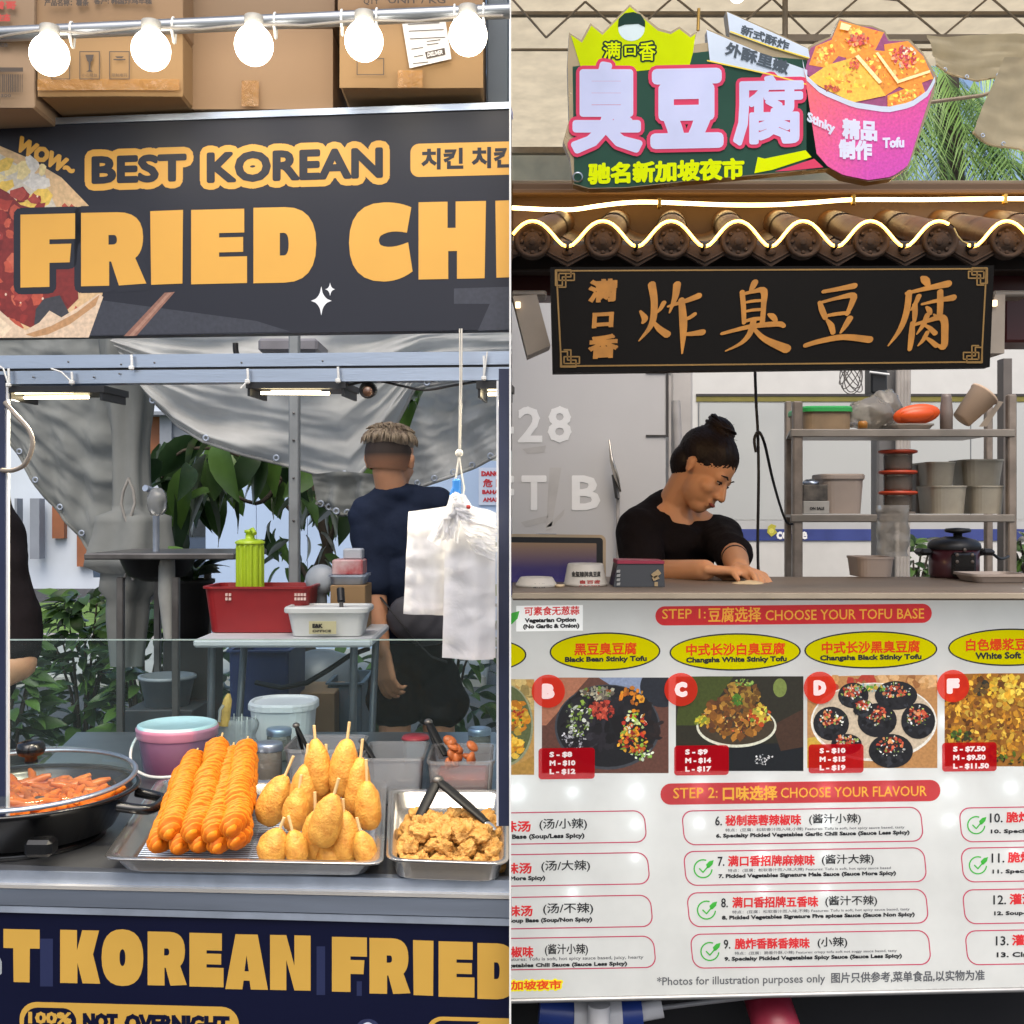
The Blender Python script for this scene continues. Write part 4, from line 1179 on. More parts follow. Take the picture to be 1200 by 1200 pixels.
for px, _ in tie_x:
    m = MB(); a = pipe_pt(px)
    m.tube([a + Vector((.001, .011 * cos(w), .0125 * sin(w) - (.012 if sin(w) < -.8 else 0))) for w in [2 * pi * k / 14 + .4 for k in range(14)]], .0017, 6)
    m.tube([a + Vector((0, -.012, -.008)), a + Vector((.003, -.012, -.022))], .0015, 6); m.build('zip_tie', zip_white, pp)
m = MB(); m.tube([pipe_pt(-60, 14)] + [pipe_pt(x, d) + Vector((0, -.02, 0)) for x, d in ((20, 8), (58, 4), (110, 11), (177, 6), (240, 12), (297, 8), (360, 13), (426, 9), (490, 14), (548, 10), (590, 12))], .002, 6)
m.build('bulb_cable', M('grey_lamp_cord', '#77726c', .5), label='thin cord linking the round bulbs under the pipe', cat='cable')

kraft = [M('kraft_card', '#94785a', .8, var=.07, vs=3, bump=.08, bs=30), M('kraft_card_warm', '#967750', .8, var=.08, vs=3, bump=.08, bs=30), M('kraft_card_grey', '#8f7860', .8, var=.07, vs=3, bump=.08, bs=30)]
tape_m = mix_mat('clear_parcel_tape', '#b08448', .45, .0, .1, True, 1.5, bump=.6, bs=45)
ink_b = M('box_print_ink', '#4a4038', .7, var=.05)
ink_r = M('box_red_ink', '#b4443c', .7, var=.05)
paper = M('white_paper_label', '#d8d6d2', .7, var=.03)
def carton(label, x0, x1, y0, y1, Y, depth, mat, tape=None):
    a, b = P(x0, y1, Y), P(x1, y0, Y)
    t = thing('cardboard_box', label, 'cardboard box', ((a.x + b.x) / 2, Y + depth / 2, a.z))
    m = MB(); nx = 10; nz = 8
    def face(u, v):   # slightly bulging front
        x = a.x + (b.x - a.x) * u; z = a.z + (b.z - a.z) * v
        return Vector((x, Y - .006 * sin(pi * u) * sin(pi * v) + .002 * noise.noise(Vector((x * 9, z * 9, Y))), z))
    m.grid(face, nx, nz)
    m.box((a.x, Y + .001, a.z), (b.x, Y + depth, b.z), .004); m.build('carton_body', mat, t)
    if tape:
        ty0, ty1 = tape
        m = MB(); p, q = P(x0 + 2, ty1, Y), P(x1 - 2, ty0, Y)
        m.grid(lambda u, v: Vector((p.x + (q.x - p.x) * u, Y - .0075 - .0012 * sin(pi * u) + .0008 * noise.noise(Vector((u * 30, v * 6, x0))), p.z + (q.z - p.z) * v)), 40, 6)
        m.build('parcel_tape', tape_m, t)
    return t, Plane(1 / (Y - .0095))
B1, F1 = carton('kraft box with a bar code at the left end above the banner', -75, 40, 48, 126, 1.745, .25, kraft[2])
T('ce', 0, 9, 50, 55, F1, ink_b, B1, .3, .0005)
v, f = fill([[(-12, 79), (27, 79), (27, 84), (-12, 84)]]); put('bar_code_frame', v, f, F1, ink_b, B1, .0005)
rb_ = random.Random(2)
polys = []
x = -11
while x < 26:
    w = rb_.choice((.6, .9, 1.4)); polys.append([(x, 87), (x + w, 87), (x + w, 108), (x, 108)]); x += w + rb_.choice((.7, 1.0, 1.4))
v = [p for q in polys for p in q]; put('bar_code', v, [tuple(range(i * 4, i * 4 + 4)) for i in range(len(polys))], F1, ink_b, B1, .0005)
T('60300', -8, 13, 110, 114, F1, ink_b, B1, .2, .0005)
B1b, F1b = carton('pale kraft box with red lettering at the top left corner', -75, 40, -60, 46, 1.73, .25, kraft[2])
T('曾哥', -6, 19, 1, 11, F1b, ink_r, B1b, .5, .0005); T('生态', -4, 12, 16, 25, F1b, ink_r, B1b, .5, .0005)
B2, F2 = carton('kraft box with fragile symbols and a shiny taped lower edge', 44, 214, 38, 113, 1.745, .25, kraft[1], (95, 108))
for k, (x0, x1) in enumerate(((93, 117), (128, 152), (60, 82))):
    a_, b_ = [(x0, 60), (x1, 60), (x1, 93), (x0, 93)], [(x0 + 1, 61), (x1 - 1, 61), (x1 - 1, 92), (x0 + 1, 92)]
    v, f = ring(a_, b_); put('handling_mark', v, f, F2, ink_b, B2, .0005)
v, f = union([[(100, 64), (110, 64), (108, 71), (106, 73), (106, 82), (109, 84), (101, 84), (104, 82), (104, 73), (102, 71)]]); put('glass_symbol', v, f, F2, ink_b, B2, .0005)
v, f = union([[(133, 69), (147, 69), (147, 70.5), (133, 70.5)], [(135, 66), (145, 66), (143, 68), (137, 68)]]); put('stack_symbol', v, f, F2, ink_b, B2, .0005)
T('小心轻放', 96, 114, 86, 90, F2, ink_b, B2, 0, .0005); T('限制堆码', 131, 149, 86, 90, F2, ink_b, B2, 0, .0005)
B2b, F2b = carton('kraft box with a line of Chinese print above the fragile box', 43, 214, -70, 36, 1.74, .25, kraft[0])
T('产品名称：薯条', 52, 104, -1, 7, F2b, ink_b, B2b, .3, .0005); T('客户: 韩国炸鸡年糕', 110, 178, -3, 5, F2b, ink_b, B2b, .3, .0005)
B3, F3 = carton('plain kraft box in the middle of the row above the banner', 224, 390, 34, 128, 1.80, .25, kraft[0], None)
m = MB(); p, q = P(284, 126, 1.795), P(304, 96, 1.795)
m.grid(lambda u, v: Vector((p.x + (q.x - p.x) * u, 1.7895 + .0015 * noise.noise(Vector((u * 8, v * 14, 3))), p.z + (q.z - p.z) * v)), 8, 10); m.build('parcel_tape', tape_m, B3)
B3b, F3b = carton('kraft box stacked on the plain middle box', 224, 392, -70, 32, 1.80, .25, kraft[2])
B4, F4 = carton('orange brown box with a white shipping label above the banner', 398, 566, 14, 103, 1.725, .26, kraft[1], None)
m = MB(); p, q = P(466, 102, 1.712), P(495, 82, 1.712)
m.grid(lambda u, v: Vector((p.x + (q.x - p.x) * u, 1.7135 + .0016 * noise.noise(Vector((u * 9, v * 9, 5))), p.z + (q.z - p.z) * v)), 10, 8); m.build('parcel_tape', tape_m, B4)
lv = [(470, 20), (521, 17), (529, 69), (480, 80)]
v, f = fill([lv]); lab = put('shipping_label', v, f, F4, paper, B4, .001)
for y, x0, x1 in ((28, 478, 515), (36, 479, 520), (45, 480, 522), (48, 500, 516), (52, 500, 514), (57, 482, 496), (66, 485, 496), (74, 484, 502)):
    v, f = union([[(x0, y), (x1, y - 2), (x1, y - 1), (x0, y + 1)]]); put('printed_line', v, f, F4, ink_b, lab, .0018)
v, f = fill([[(498, 61), (521, 56), (522, 64), (500, 69)]]); put('printed_box', v, f, F4, ink_b, lab, .0018)
T('DELIVER', 501, 519, 60, 65, F4, paper, lab, .2, .0022, -.2)
a_, b_ = [(418, 68), (450, 68), (450, 88), (418, 88)], [(419, 69), (449, 69), (449, 87), (419, 87)]
v, f = ring(a_, b_); put('print_frame', v, f, F4, ink_b, B4, .0005)
B4b, F4b = carton('kraft box with a printed line stacked above the labelled box', 396, 566, -70, 12, 1.75, .25, kraft[0])
T('QTY', 426, 444, -2, 6, F4b, ink_b, B4b, .2, .0005); T('UNIT / KG', 455, 522, -4, 4, F4b, ink_b, B4b, .2, .0005)
m = MB(); m.box(P(570, 124, 1.86), P(596.5, -80, 1.86) + Vector((0, .02, 0)), .003)
m.build('blue_grey_panel', M('blue_grey_sheet', '#7f8c98', .5, var=.05), label='plain blue grey panel at the right end of the box row', cat='panel')
m = MB(); p, q = P(-80, 148, 1.87), P(597, 126, 1.87)
m.box((p.x, 1.90, LP(0, 150, 0).z - .06), (q.x, 2.12, LP(0, 150, 0).z - .03), .004)
m.build('box_shelf', M('shelf_ply', '#6a5a48', .8), label='plain shelf behind the banner carrying the cartons', cat='shelf')
# ================================================================ food on the chicken counter
def quad_tray(mb, rim, floor_z, rim_w=0.012, inset=0.03, th=0.002, mi=0):
    """open tray from four rim corners (front-left, front-right, back-right, back-left)"""
    c = sum((Vector(p) for p in rim), Vector()) / 4
    def rounded(k, z):
        out = []
        for i in range(4):
            p = Vector(rim[i]); a = Vector(rim[i - 1]); b = Vector(rim[(i + 1) % 4])
            da, db = (a - p).normalized(), (b - p).normalized()
            p = p + (da + db) * k
            R = 0.028
            for t in (0, .25, .5, .75, 1):
                q = (1 - t) ** 2 * (p + da * R) + 2 * t * (1 - t) * p + t * t * (p + db * R)
                out.append(Vector((q.x, q.y, z)))
        return out
    zr = rim[0][2]
    L = [rounded(0.001, zr - .004), rounded(-.001, zr - .001), rounded(0, zr), rounded(rim_w, zr), rounded(rim_w + .006, zr - .006), rounded(inset, floor_z + .006), rounded(inset + .008, floor_z)]
    k = len(L[0]); vs = [p for l in L for p in l]; fs = []
    for j in range(len(L) - 1):
        for i in range(k): fs.append((j * k + i, j * k + (i + 1) % k, (j + 1) * k + (i + 1) % k, (j + 1) * k + i))
    fs.append(tuple(range((len(L) - 1) * k, len(L) * k)))
    mb.add(vs, fs, mi, True)
    L2 = [rounded(0.001, zr - .004), rounded(rim_w, zr - .006), rounded(inset - .003, floor_z + .003), rounded(inset + .006, floor_z - .002)]
    vs = [p for l in L2 for p in l]; fs = []
    for j in range(len(L2) - 1):
        for i in range(k): fs.append((j * k + i, j * k + (i + 1) % k, (j + 1) * k + (i + 1) % k, (j + 1) * k + i))
    fs.append(tuple(range((len(L2) - 1) * k, len(L2) * k)))
    return mb.add(vs, fs, mi, True)
tray_steel = M('polished_tray_steel', '#c3c0bc', .24, .9, .08, 6, bump=.03, bs=40)
ZR = 0.90
rimA = [onto(120, 1006, ZR), onto(449, 1012, ZR), onto(453, 914, ZR), onto(186, 912, ZR)]
t1 = thing('steel_tray', 'wide steel tray holding the orange spirals and the corn dogs', 'tray', (onto(300, 990, ZR).x, 1.95, ZC))
m = MB(); quad_tray(m, rimA, ZC + .005); m.build('tray_body', tray_steel, t1)
# wire rack in the tray
fl, frr, br, bl = [Vector((p.x, p.y, ZC + .012)) for p in rimA]
def tray_pt(u, v, dz=0):
    a = fl + (frr - fl) * u; b = bl + (br - bl) * u
    p = a + (b - a) * v
    return Vector((p.x, p.y, p.z + dz))
for i in range(44):
    v = .07 + .86 * i / 43
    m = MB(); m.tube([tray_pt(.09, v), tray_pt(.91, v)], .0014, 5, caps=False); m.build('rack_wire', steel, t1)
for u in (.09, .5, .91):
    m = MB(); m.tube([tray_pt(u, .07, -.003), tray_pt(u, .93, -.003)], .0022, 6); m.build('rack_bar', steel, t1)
# label strip under the tray
m = MB(); p0, p1 = LP(258, 1023, .006), LP(342, 1013.5, .006)
LSL = Plane(LP.A, LP.B)
sg = thing('tray_label', 'small pink and grey sticker strip on the counter edge below the wide tray', 'sticker', LP(300, 1020, .006))
m = MB(); slab(LP, 259, 312, 1015.5, 1022, .001, m, lift=.0062); m.build('pink_strip', M('pink_strip_ink', '#8a2c50', .5), sg)
m = MB(); slab(LP, 312.4, 341, 1016, 1023, .001, m, lift=.0062); m.build('grey_strip', M('grey_strip_ink', '#8e9aa8', .5), sg)
m = MB(); slab(LP, 249, 258.5, 1015, 1021.5, .001, m, lift=.0062); m.build('blue_strip', M('blue_strip_ink', '#6f8fb0', .5), sg)

# ---- orange spiral potatoes
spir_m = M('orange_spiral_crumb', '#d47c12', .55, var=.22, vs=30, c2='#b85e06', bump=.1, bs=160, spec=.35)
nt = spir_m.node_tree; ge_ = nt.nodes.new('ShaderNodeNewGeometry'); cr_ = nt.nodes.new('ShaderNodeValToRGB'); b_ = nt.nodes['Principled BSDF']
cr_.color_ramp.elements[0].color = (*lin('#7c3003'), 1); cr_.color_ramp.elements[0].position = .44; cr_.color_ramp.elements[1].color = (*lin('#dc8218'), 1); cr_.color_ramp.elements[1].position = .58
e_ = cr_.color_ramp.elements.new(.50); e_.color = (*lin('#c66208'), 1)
nt.links.new(ge_.outputs['Pointiness'], cr_.inputs['Fac']); nt.links.new(cr_.outputs['Color'], b_.inputs['Base Color'])  # groove shade and bright rims put into the colour by pointiness
stick_m = M('pale_bamboo_stick', '#d8b983', .6, var=.1, vs=30)
rs = random.Random(12)
def spiral(label, f, b, r, turns, seed, lift=0):
    f, b = Vector(f), Vector(b)
    ax = (b - f); L = ax.length; ax.normalize()
    up = Vector((0, 0, 1)); s = ax.cross(up).normalized(); up = s.cross(ax)
    t = thing('spiral_potato', label, 'spiral potato', (f + b) / 2 - Vector((0, 0, r)), group='orange spirals heaped in the wide tray')
    m = MB(); nseg = 28; turns = int(turns * 1.3); per = 11; n = turns * per
    vs = []
    for i in range(n + 1):
        q = i / n
        env = min(1, (q * 14 + .25) ** .6) * min(1, ((1 - q) * 9 + .2) ** .6)
        for k in range(nseg):
            w = 2 * pi * k / nseg
            ph = (q * turns - w / (2 * pi)) % 1.0
            saw = 0.44 + 0.56 * (ph / .7 if ph < .7 else (1 - ph) / .3) ** .7
            rag = 1 + .13 * noise.noise(Vector((cos(w) * 2.6, sin(w) * 2.6, round(q * turns - w / (2 * pi)) * 3.7 + seed))) + .10 * noise.noise(Vector((round(q * turns - w / (2 * pi)) * 7.3, seed, 2)))
            rr = r * saw * rag * env
            tilt = .5 * r * cos(w) * saw
            wob = Vector((noise.noise(Vector((q * 5, seed, 0))), 0, noise.noise(Vector((q * 5, seed, 7))))) * r * .25
            vs.append(f + ax * (L * q + tilt) + s * cos(w) * rr + up * sin(w) * rr + wob)
    fs = [(i * nseg + k, i * nseg + (k + 1) % nseg, (i + 1) * nseg + (k + 1) % nseg, (i + 1) * nseg + k) for i in range(n) for k in range(nseg)]
    fs.append(tuple(range(nseg))[::-1]); fs.append(tuple(range(n * nseg, (n + 1) * nseg)))
    m.add(vs, fs, 0, True); m.build('potato_spiral', spir_m, t)
    m = MB(); m.tube([f + ax * .02, b + ax * .05], .0022, 6); m.build('stick', stick_m, t)
for lab, fp_, bp_, r, tn in (
    ('orange spiral at the outer left edge of the heap, on the tray', (187, 990, 1.80), (220, 900, 2.18), .0215, 32),
    ('orange spiral in the bottom row, second from the left edge', (211, 993, 1.79), (236, 898, 2.18), .0205, 32),
    ('orange spiral in the bottom row at its middle', (234, 993, 1.79), (253, 896, 2.18), .0205, 32),
    ('orange spiral in the bottom row under the right shoulder', (256, 993, 1.79), (272, 894, 2.18), .0205, 32),
    ('orange spiral at the right edge of the heap next to the corn dogs', (278, 988, 1.80), (292, 886, 2.18), .022, 32),
    ('orange spiral on top at the left shoulder of the heap', (200, 976, 1.79), (229, 886, 2.2), .0225, 32),
    ('orange spiral on top whose tip stands highest at the back', (226, 978, 1.785), (258, 869, 2.22), .0235, 34),
    ('orange spiral on top, just right of the highest one', (251, 979, 1.785), (272, 880, 2.2), .0225, 32),
    ('orange spiral on top lying along the right shoulder of the heap', (273, 974, 1.79), (289, 873, 2.2), .0235, 32)):
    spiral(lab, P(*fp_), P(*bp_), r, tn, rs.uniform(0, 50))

# ---- corn dogs
cd_m = M('golden_corn_batter', '#dca449', .5, var=.2, vs=60, c2='#bc7c30', bump=.7, bs=240, spec=.4, sss=.08, bdist=.003)
def corn_dog(label, cx, cy, w, h, Y, tip, seed):
    c = P(cx, cy, Y); k = Y / FOC
    st = P(tip[0], tip[1], Y + (0.0))
    ax = (st - c).normalized(); L = h * k * .55; r = w * k * .56
    t = thing('corn_dog', label, 'corn dog', c - ax * L, group='corn dogs piled in the wide tray')
    q = Vector((0, 0, 1)).rotation_difference(ax).to_matrix()
    prof = []
    for i in range(23):
        a = pi * i / 22
        z = -cos(a)
        rr = max(.0001, sin(a)) ** .72 * (1.02 - .17 * z - (.18 * max(0, z - .5) * 2))
        prof.append((max(1e-5, rr * r), z * L))
    m = MB(); m.lathe(prof, c, 26, 0, q)
    for v in m.v:
        d = (v - c)
        v += d.normalized() * (.0016 * fbm(v + Vector((seed, 0, 0)), 60, 3) + .0012 * noise.noise(v * 240 + Vector((seed, 0, 0))))
    m.build('batter', cd_m, t)
    m = MB(); m.tube([c + ax * L * .9, st], .0026, 8); m.build('stick', stick_m, t)
DOGS = [
 ('corn dog standing at the top of the pile, left of the two tall ones', 372, 899, 28, 60, 1.93, (368, 850)),
 ('corn dog standing at the top of the pile, right of the two tall ones', 403, 899, 30, 62, 1.93, (409.5, 846)),
 ('corn dog in the upper row just left of the tall pair', 356, 926, 28, 56, 1.92, (361, 872)),
 ('corn dog in the upper row just right of the tall pair', 419, 920, 26, 60, 1.92, (425, 866)),
 ('corn dog leaning alone at the left of the pile beside the spirals', 322, 937, 32, 56, 1.95, (344, 886)),
 ('corn dog low in the second row under the lone leaning one', 347, 949, 27, 46, 1.90, (353, 908)),
 ('corn dog set foremost in the middle of the pile', 383, 961, 33, 58, 1.80, (397, 912)),
 ('corn dog at the right flank of the pile by the tray rim', 431, 944, 27, 52, 1.90, (429, 890)),
 ('corn dog in the front row with its stick upright, left of the foremost', 370, 981, 30, 56, 1.84, (369, 928)),
 ('corn dog in the front row under the foremost one, on its right', 404, 981, 32, 56, 1.83, (402, 936)),
 ('short corn dog at the front left corner next to the spirals', 321, 991, 32, 38, 1.80, (333, 958)),
 ('short corn dog second in the front row from the spirals', 347, 992, 24, 36, 1.80, (338, 956)),
 ('small corn dog at the front right end of the pile', 427, 993, 24, 36, 1.80, (418, 958)),
 ('corn dog half hidden in the middle behind the foremost one', 384, 934, 26, 52, 1.97, (382, 872)),
 ('corn dog hidden low at the centre of the front row', 387, 999, 30, 26, 1.83, (388, 975)),
 ('corn dog lying deep in the pile behind the right flank', 410, 953, 26, 50, 1.95, (412, 915)),
]
for i, d in enumerate(DOGS): corn_dog(*d, i * 3.7)

# ---- chicken tray
rimB = [onto(453, 1007, .905), onto(596.6, 1012, .905), onto(596.6, 925, .905), onto(456, 924, .905)]
rimB[1].x = -.0035; rimB[2].x = -.0035
t2 = thing('steel_tray', 'steel tray full of fried chicken pieces under the black tongs', 'tray', (onto(525, 990, .9).x, 1.95, ZC))
m = MB(); quad_tray(m, rimB, ZC + .004, rim_w=.008, inset=.018); m.build('tray_body', tray_steel, t2)
pop_m = M('fried_chicken_crumb', '#e2b068', .6, var=.3, vs=1.6, c2='#c48c42', bump=.5, bs=6, spec=.3, bdist=.06)
POP = []
for s in range(7):
    bm = bmesh.new(); bmesh.ops.create_icosphere(bm, subdivisions=4, radius=1)
    for v in bm.verts:
        n = v.co.normalized()
        d = 1 + .40 * noise.noise(n * 1.6 + Vector((s * 5.1, 0, 0))) + .30 * noise.noise(n * 3.4 + Vector((s, 9, 2))) + .2 * abs(noise.noise(n * 7 + Vector((1, s, 4))))
        v.co = n * d
    me = bpy.data.meshes.new('chicken_piece'); bm.to_mesh(me); bm.free()
    me.polygons.foreach_set('use_smooth', [True] * len(me.polygons)); me.materials.append(pop_m); POP.append(me)
rq = random.Random(5)
def chick_pt(u, v, z):
    a = rimB[0].lerp(rimB[1], u); b = rimB[3].lerp(rimB[2], u); p = a.lerp(b, v); return Vector((p.x, p.y, z))
placed = []
cnt = 0
for layer, (n, z0, mar) in enumerate(((44, .012, .10), (38, .03, .13), (22, .048, .2))):
    k = 0; tries = 0
    while k < n and tries < 900:
        tries += 1
        u, v = rq.uniform(mar + .05, 1 - mar * .7), rq.uniform(mar * .8 + .06, .62 if layer == 0 else (.56 if layer == 1 else .5))
        r = rq.uniform(.0125, .019)
        p = chick_pt(u, v, ZC + z0 + rq.uniform(0, .006))
        if p.x + r * 1.25 > -.003: continue
        if any((p - q).length < (r + s) * .74 for q, s in placed): continue
        placed.append((p, r)); k += 1; cnt += 1
        o = bpy.data.objects.new('chicken_piece', rq.choice(POP)); col.objects.link(o)
        o.location = p; o.scale = (r * rq.uniform(.9, 1.35), r * rq.uniform(.85, 1.2), r * rq.uniform(.7, 1)); o.rotation_euler = (rq.uniform(0, .6), rq.uniform(0, .6), rq.uniform(0, 6.3))
        tag(o, 'golden crumbed piece of fried chicken heaped in the right hand steel tray', 'fried chicken', 'fried chicken pieces in the right steel tray')
# ---- tongs
tong_m = M('black_tong_grip', '#141517', .5, var=.1, spec=.3)
def tongs(label, apex, la, lb, w=.010, steel_tip=True):
    t = thing('tongs', label, 'tongs', apex)
    for e in (la, lb):
        a, e = Vector(apex), Vector(e)
        mid = a.lerp(e, .86)
        m = MB(); m.tube([a, a.lerp(e, .12), a.lerp(e, .5), mid], [w * .55, w * .8, w * .8, w * .6], 10, flat=.5); m.build('arm', tong_m, t)
        if steel_tip:
            m = MB(); m.tube([mid, a.lerp(e, .93), e], [w * .45, w * .55, w * .3], 8, flat=.35); m.build('tip', steel, t)
    m = MB(); m.ellipsoid(apex, (w * .8, w * .8, w * .6), 12, 8); m.build('hinge', steel_dark, t)
tongs('black tongs standing open over the fried chicken', P(513, 914, 1.96), P(484, 972, 1.9), P(580, 972, 1.86), .014)
tongs('black tongs in the clear box behind the corn dogs', P(347, 850, 2.32), P(357, 888, 2.35), P(364, 884, 2.32), .010, False)
tongs('black tongs leaning in the middle clear box', P(424, 868, 2.3), P(440, 892, 2.26), P(436, 896, 2.32), .009, False)
tongs('black tongs standing in the clear box of red sauce', P(502, 846, 2.4), P(526, 892, 2.33), P(520, 896, 2.36), .012, False)
# ---- clear boxes
clear_pl = mix_mat('clear_box_plastic', '#d4d6da', 0.72, 0.4, 0.12, True, 1.4)
sauce_m = M('red_orange_sauce', '#a03a18', .25, var=.15, vs=20)
def clearbox(label, x0, x1, yr, yb, Y, D, contents=None, lv=.4):
    k = Y / FOC
    cx = (P(x0, 0, Y).x + P(x1, 0, Y).x) / 2; w = (x1 - x0) * k
    z1, z0 = P(0, yr, Y).z, ZC + .001
    t = thing('clear_box', label, 'plastic box', (cx, Y + D / 2, z0))
    m = MB(); tub(m, cx, Y + D / 2, z0, z1, w * .86, D * .86, w * .96, D * .96, .0018, w * .02); m.build('tub', clear_pl, t)
    if contents:
        m = MB(); m.box((cx - w * .42, Y + D * .1, z0 + .004), (cx + w * .42, Y + D * .9, z0 + (z1 - z0) * lv), .01); m.build('sauce', contents, t)
    return t
clearbox('empty clear plastic box behind the corn dogs on their left', 330, 422, 879, 905, 2.26, .16)
clearbox('clear plastic box with a red lid behind it, in the middle of the row', 421, 497, 889, 920, 2.2, .17)
clearbox('clear plastic box of red sauce behind the chicken tray', 499, 580, 893, 922, 2.18, .18, sauce_m, .55)
rl_ = thing('red_topped_jar', 'jar with a round red top behind the middle clear box', 'jar', P(487, 866, 2.5))
m = MB(); m.lathe([(1e-4, .008), (.028, .008), (.031, .004), (.032, 0), (1e-4, 0)], P(487, 866, 2.5), 24); m.build('disc', M('red_lid_plastic', '#b32430', .4), rl_)
m = MB(); m.lathe([(.024, -.11), (.028, 0)], P(487, 866, 2.5), 24); m.build('jar_side', clear_pl, rl_)
sc = thing('kimchi_heap', 'heap of orange red kimchi rising from the sauce box', 'kimchi', P(545, 900, 2.27))
m = MB()
for i in range(16): m.ellipsoid(P(rq.uniform(524, 556), rq.uniform(866, 900), 2.27 + rq.uniform(-.03, .03)), (rq.uniform(.008, .016), rq.uniform(.006, .012), rq.uniform(.005, .01)), 10, 6, R=Euler((rq.uniform(0, 2), rq.uniform(0, 2), 0)).to_matrix())
m.build('leaves_mass', M('kimchi_orange', '#b06030', .45, var=.3, vs=40, bump=.4, bs=120), sc)
# ---- jars
jar_glass = mix_mat('jar_glass', '#9a9690', .5, .1, .08, True, 1.5)
def jar(label, px, yb, yt, wpx, Y):
    k = Y / FOC; z0 = ZC + .001; q = P(px, 0, Y); z1 = P(0, yt, Y).z; r = wpx * k / 2
    t = thing('spice_jar', label, 'jar', (q.x, Y, z0))
    m = MB(); m.lathe([(1e-4, z0), (r * .95, z0), (r, z0 + .006), (r, z1 - .02), (r * .9, z1 - .012)], (q.x, Y, 0), 28); m.build('glass_body', jar_glass, t)
    m = MB(); m.lathe([(1e-4, z0 + .003), (r * .9, z0 + .003), (r * .92, z0 + (z1 - z0) * .55), (1e-4, z0 + (z1 - z0) * .55)], (q.x, Y, 0), 24); m.build('spice', M('dark_spice', '#4a3a30', .9, var=.2, vs=60), t)
    m = MB(); m.lathe([(r * 1.03, z1 - .016), (r * 1.05, z1 - .012), (r * 1.05, z1 - .003), (r * .98, z1), (r * .5, z1 + .0005), (1e-4, z1 + .0005)], (q.x, Y, 0), 28); m.build('lid', steel, t)
jar('steel lidded spice jar nearest the corn dogs', 315, 905, 870, 31, 2.36)
jar('steel lidded spice jar standing behind the first jar', 327, 880, 853, 28, 2.62)
jar('glass jar behind the sauce box beside the right post', 562, 880, 853, 26, 2.7)
# ---- white tub
t = thing('white_tub', 'white plastic tub with a broad lid behind the jars', 'tub', (P(329, 0, 2.75).x, 2.75, ZC))
wpl = M('white_tub_plastic', '#d4d3d6', .4, var=.03)
q = P(329, 0, 2.72); z1 = P(0, 834, 2.66).z
m = MB(); tub(m, q.x, 2.76, ZC + .001, z1, .135, .14, .15, .155, .003, .003, r=.3); m.build('tub_body', wpl, t)
m = MB(); lid(m, q.x, 2.76, z1 - .006, .168, .17, .018, r=.4); m.build('lid', wpl, t)
# ---- pink bucket
t = thing('pink_bucket', 'round clear bucket of pink pickle with a pale blue lid and white handle', 'bucket', (P(208, 0, 2.5).x, 2.5, ZC))
q = P(208, 0, 2.5); zt = P(0, 852, 2.5).z; R0 = 47 * 2.5 / FOC
pink = M('pink_pickle', '#e07ab4', .3, var=.1, vs=12)
m = MB(); m.lathe([(1e-4, ZC + .004), (R0 * .80, ZC + .004), (R0 * .85, zt - .046), (1e-4, zt - .046)], (q.x, 2.5, 0), 40); m.build('pickle', pink, t)
m = MB(); m.lathe([(1e-4, ZC + .001), (R0 * .82, ZC + .001), (R0 * .95, zt - .014)], (q.x, 2.5, 0), 40); m.build('pail', mix_mat('clear_pink_pail', '#f0a8d0', .5, .35, .1, True, 1.4), t)
m = MB(); m.lathe([(R0 * .95, zt - .020), (R0 * .99, zt - .018), (R0 * .985, zt - .006), (R0, zt - .004), (R0, zt + .002), (R0 * .96, zt + .004)], (q.x, 2.5, 0), 40); m.build('rim', M('pink_rim_plastic', '#d88aa4', .35), t)
m = MB(); m.lathe([(R0 * .97, zt + .003), (R0 * .96, zt + .008), (R0 * .90, zt + .010), (R0 * .87, zt + .007), (1e-4, zt + .008)], (q.x, 2.5, 0), 40); m.build('lid', M('pale_blue_lid', '#cfe8ea', .35, var=.06, vs=30), t)
m = MB(); m.tube([P(*p) for p in smooth_path([(162, 862, 2.47), (155, 874, 2.44), (153, 888, 2.42), (158, 901, 2.40), (172, 909, 2.39), (188, 911, 2.38), (203, 910, 2.38)], 5)], .0032, 8); m.build('handle', zip_white, t)
# ---- bag of forks and a snack stick
t = thing('fork_bag', 'clear plastic bag of white forks behind the orange spirals', 'bag', (P(278, 0, 2.62).x, 2.62, ZC))
for i in range(12):
    px = 258 + i * 3.6 + rq.uniform(-1, 1)
    m = MB(); m.tube([P(px, 878, 2.62 + rq.uniform(-.03, .03)), P(px + rq.uniform(-2, 2), 840 + rq.uniform(-4, 5), 2.62)], .0016, 5); m.build('fork', zip_white, t)
m = MB()
def bagf(u, v):
    w = 2 * pi * u; q = P(278, 880 - 38 * v, 2.62)
    r = .05 * (1 - .15 * v) * (1 + .2 * noise.noise(Vector((cos(w) * 2, sin(w) * 2, v * 3))))
    return q + Vector((cos(w) * r, sin(w) * r * .6, 0))
m.grid(bagf, 26, 12); m.build('film', mix_mat('clear_bag_film', '#d6d6d8', .55, .4, .2, True, 1.35), t)
t = thing('snack_stick', 'yellow crumbed snack stick poking out of the fork bag', 'snack', P(266, 845, 2.6))
m = MB(); m.tube([P(262, 850, 2.6), P(264, 834, 2.6), P(267, 820, 2.6), P(268, 813, 2.6)], [.014, .013, .010, .004], 12); m.build('crumb_stick', M('yellow_crumb', '#caa050', .6, var=.2, vs=60, bump=.4, bs=120), t)
m = MB(); m.tube([P(262, 826, 2.58), P(258, 832, 2.58), P(257, 846, 2.58)], .004, 6); m.build('wrap', mix_mat('clear_bag_film', '#d6d6d8'), t)

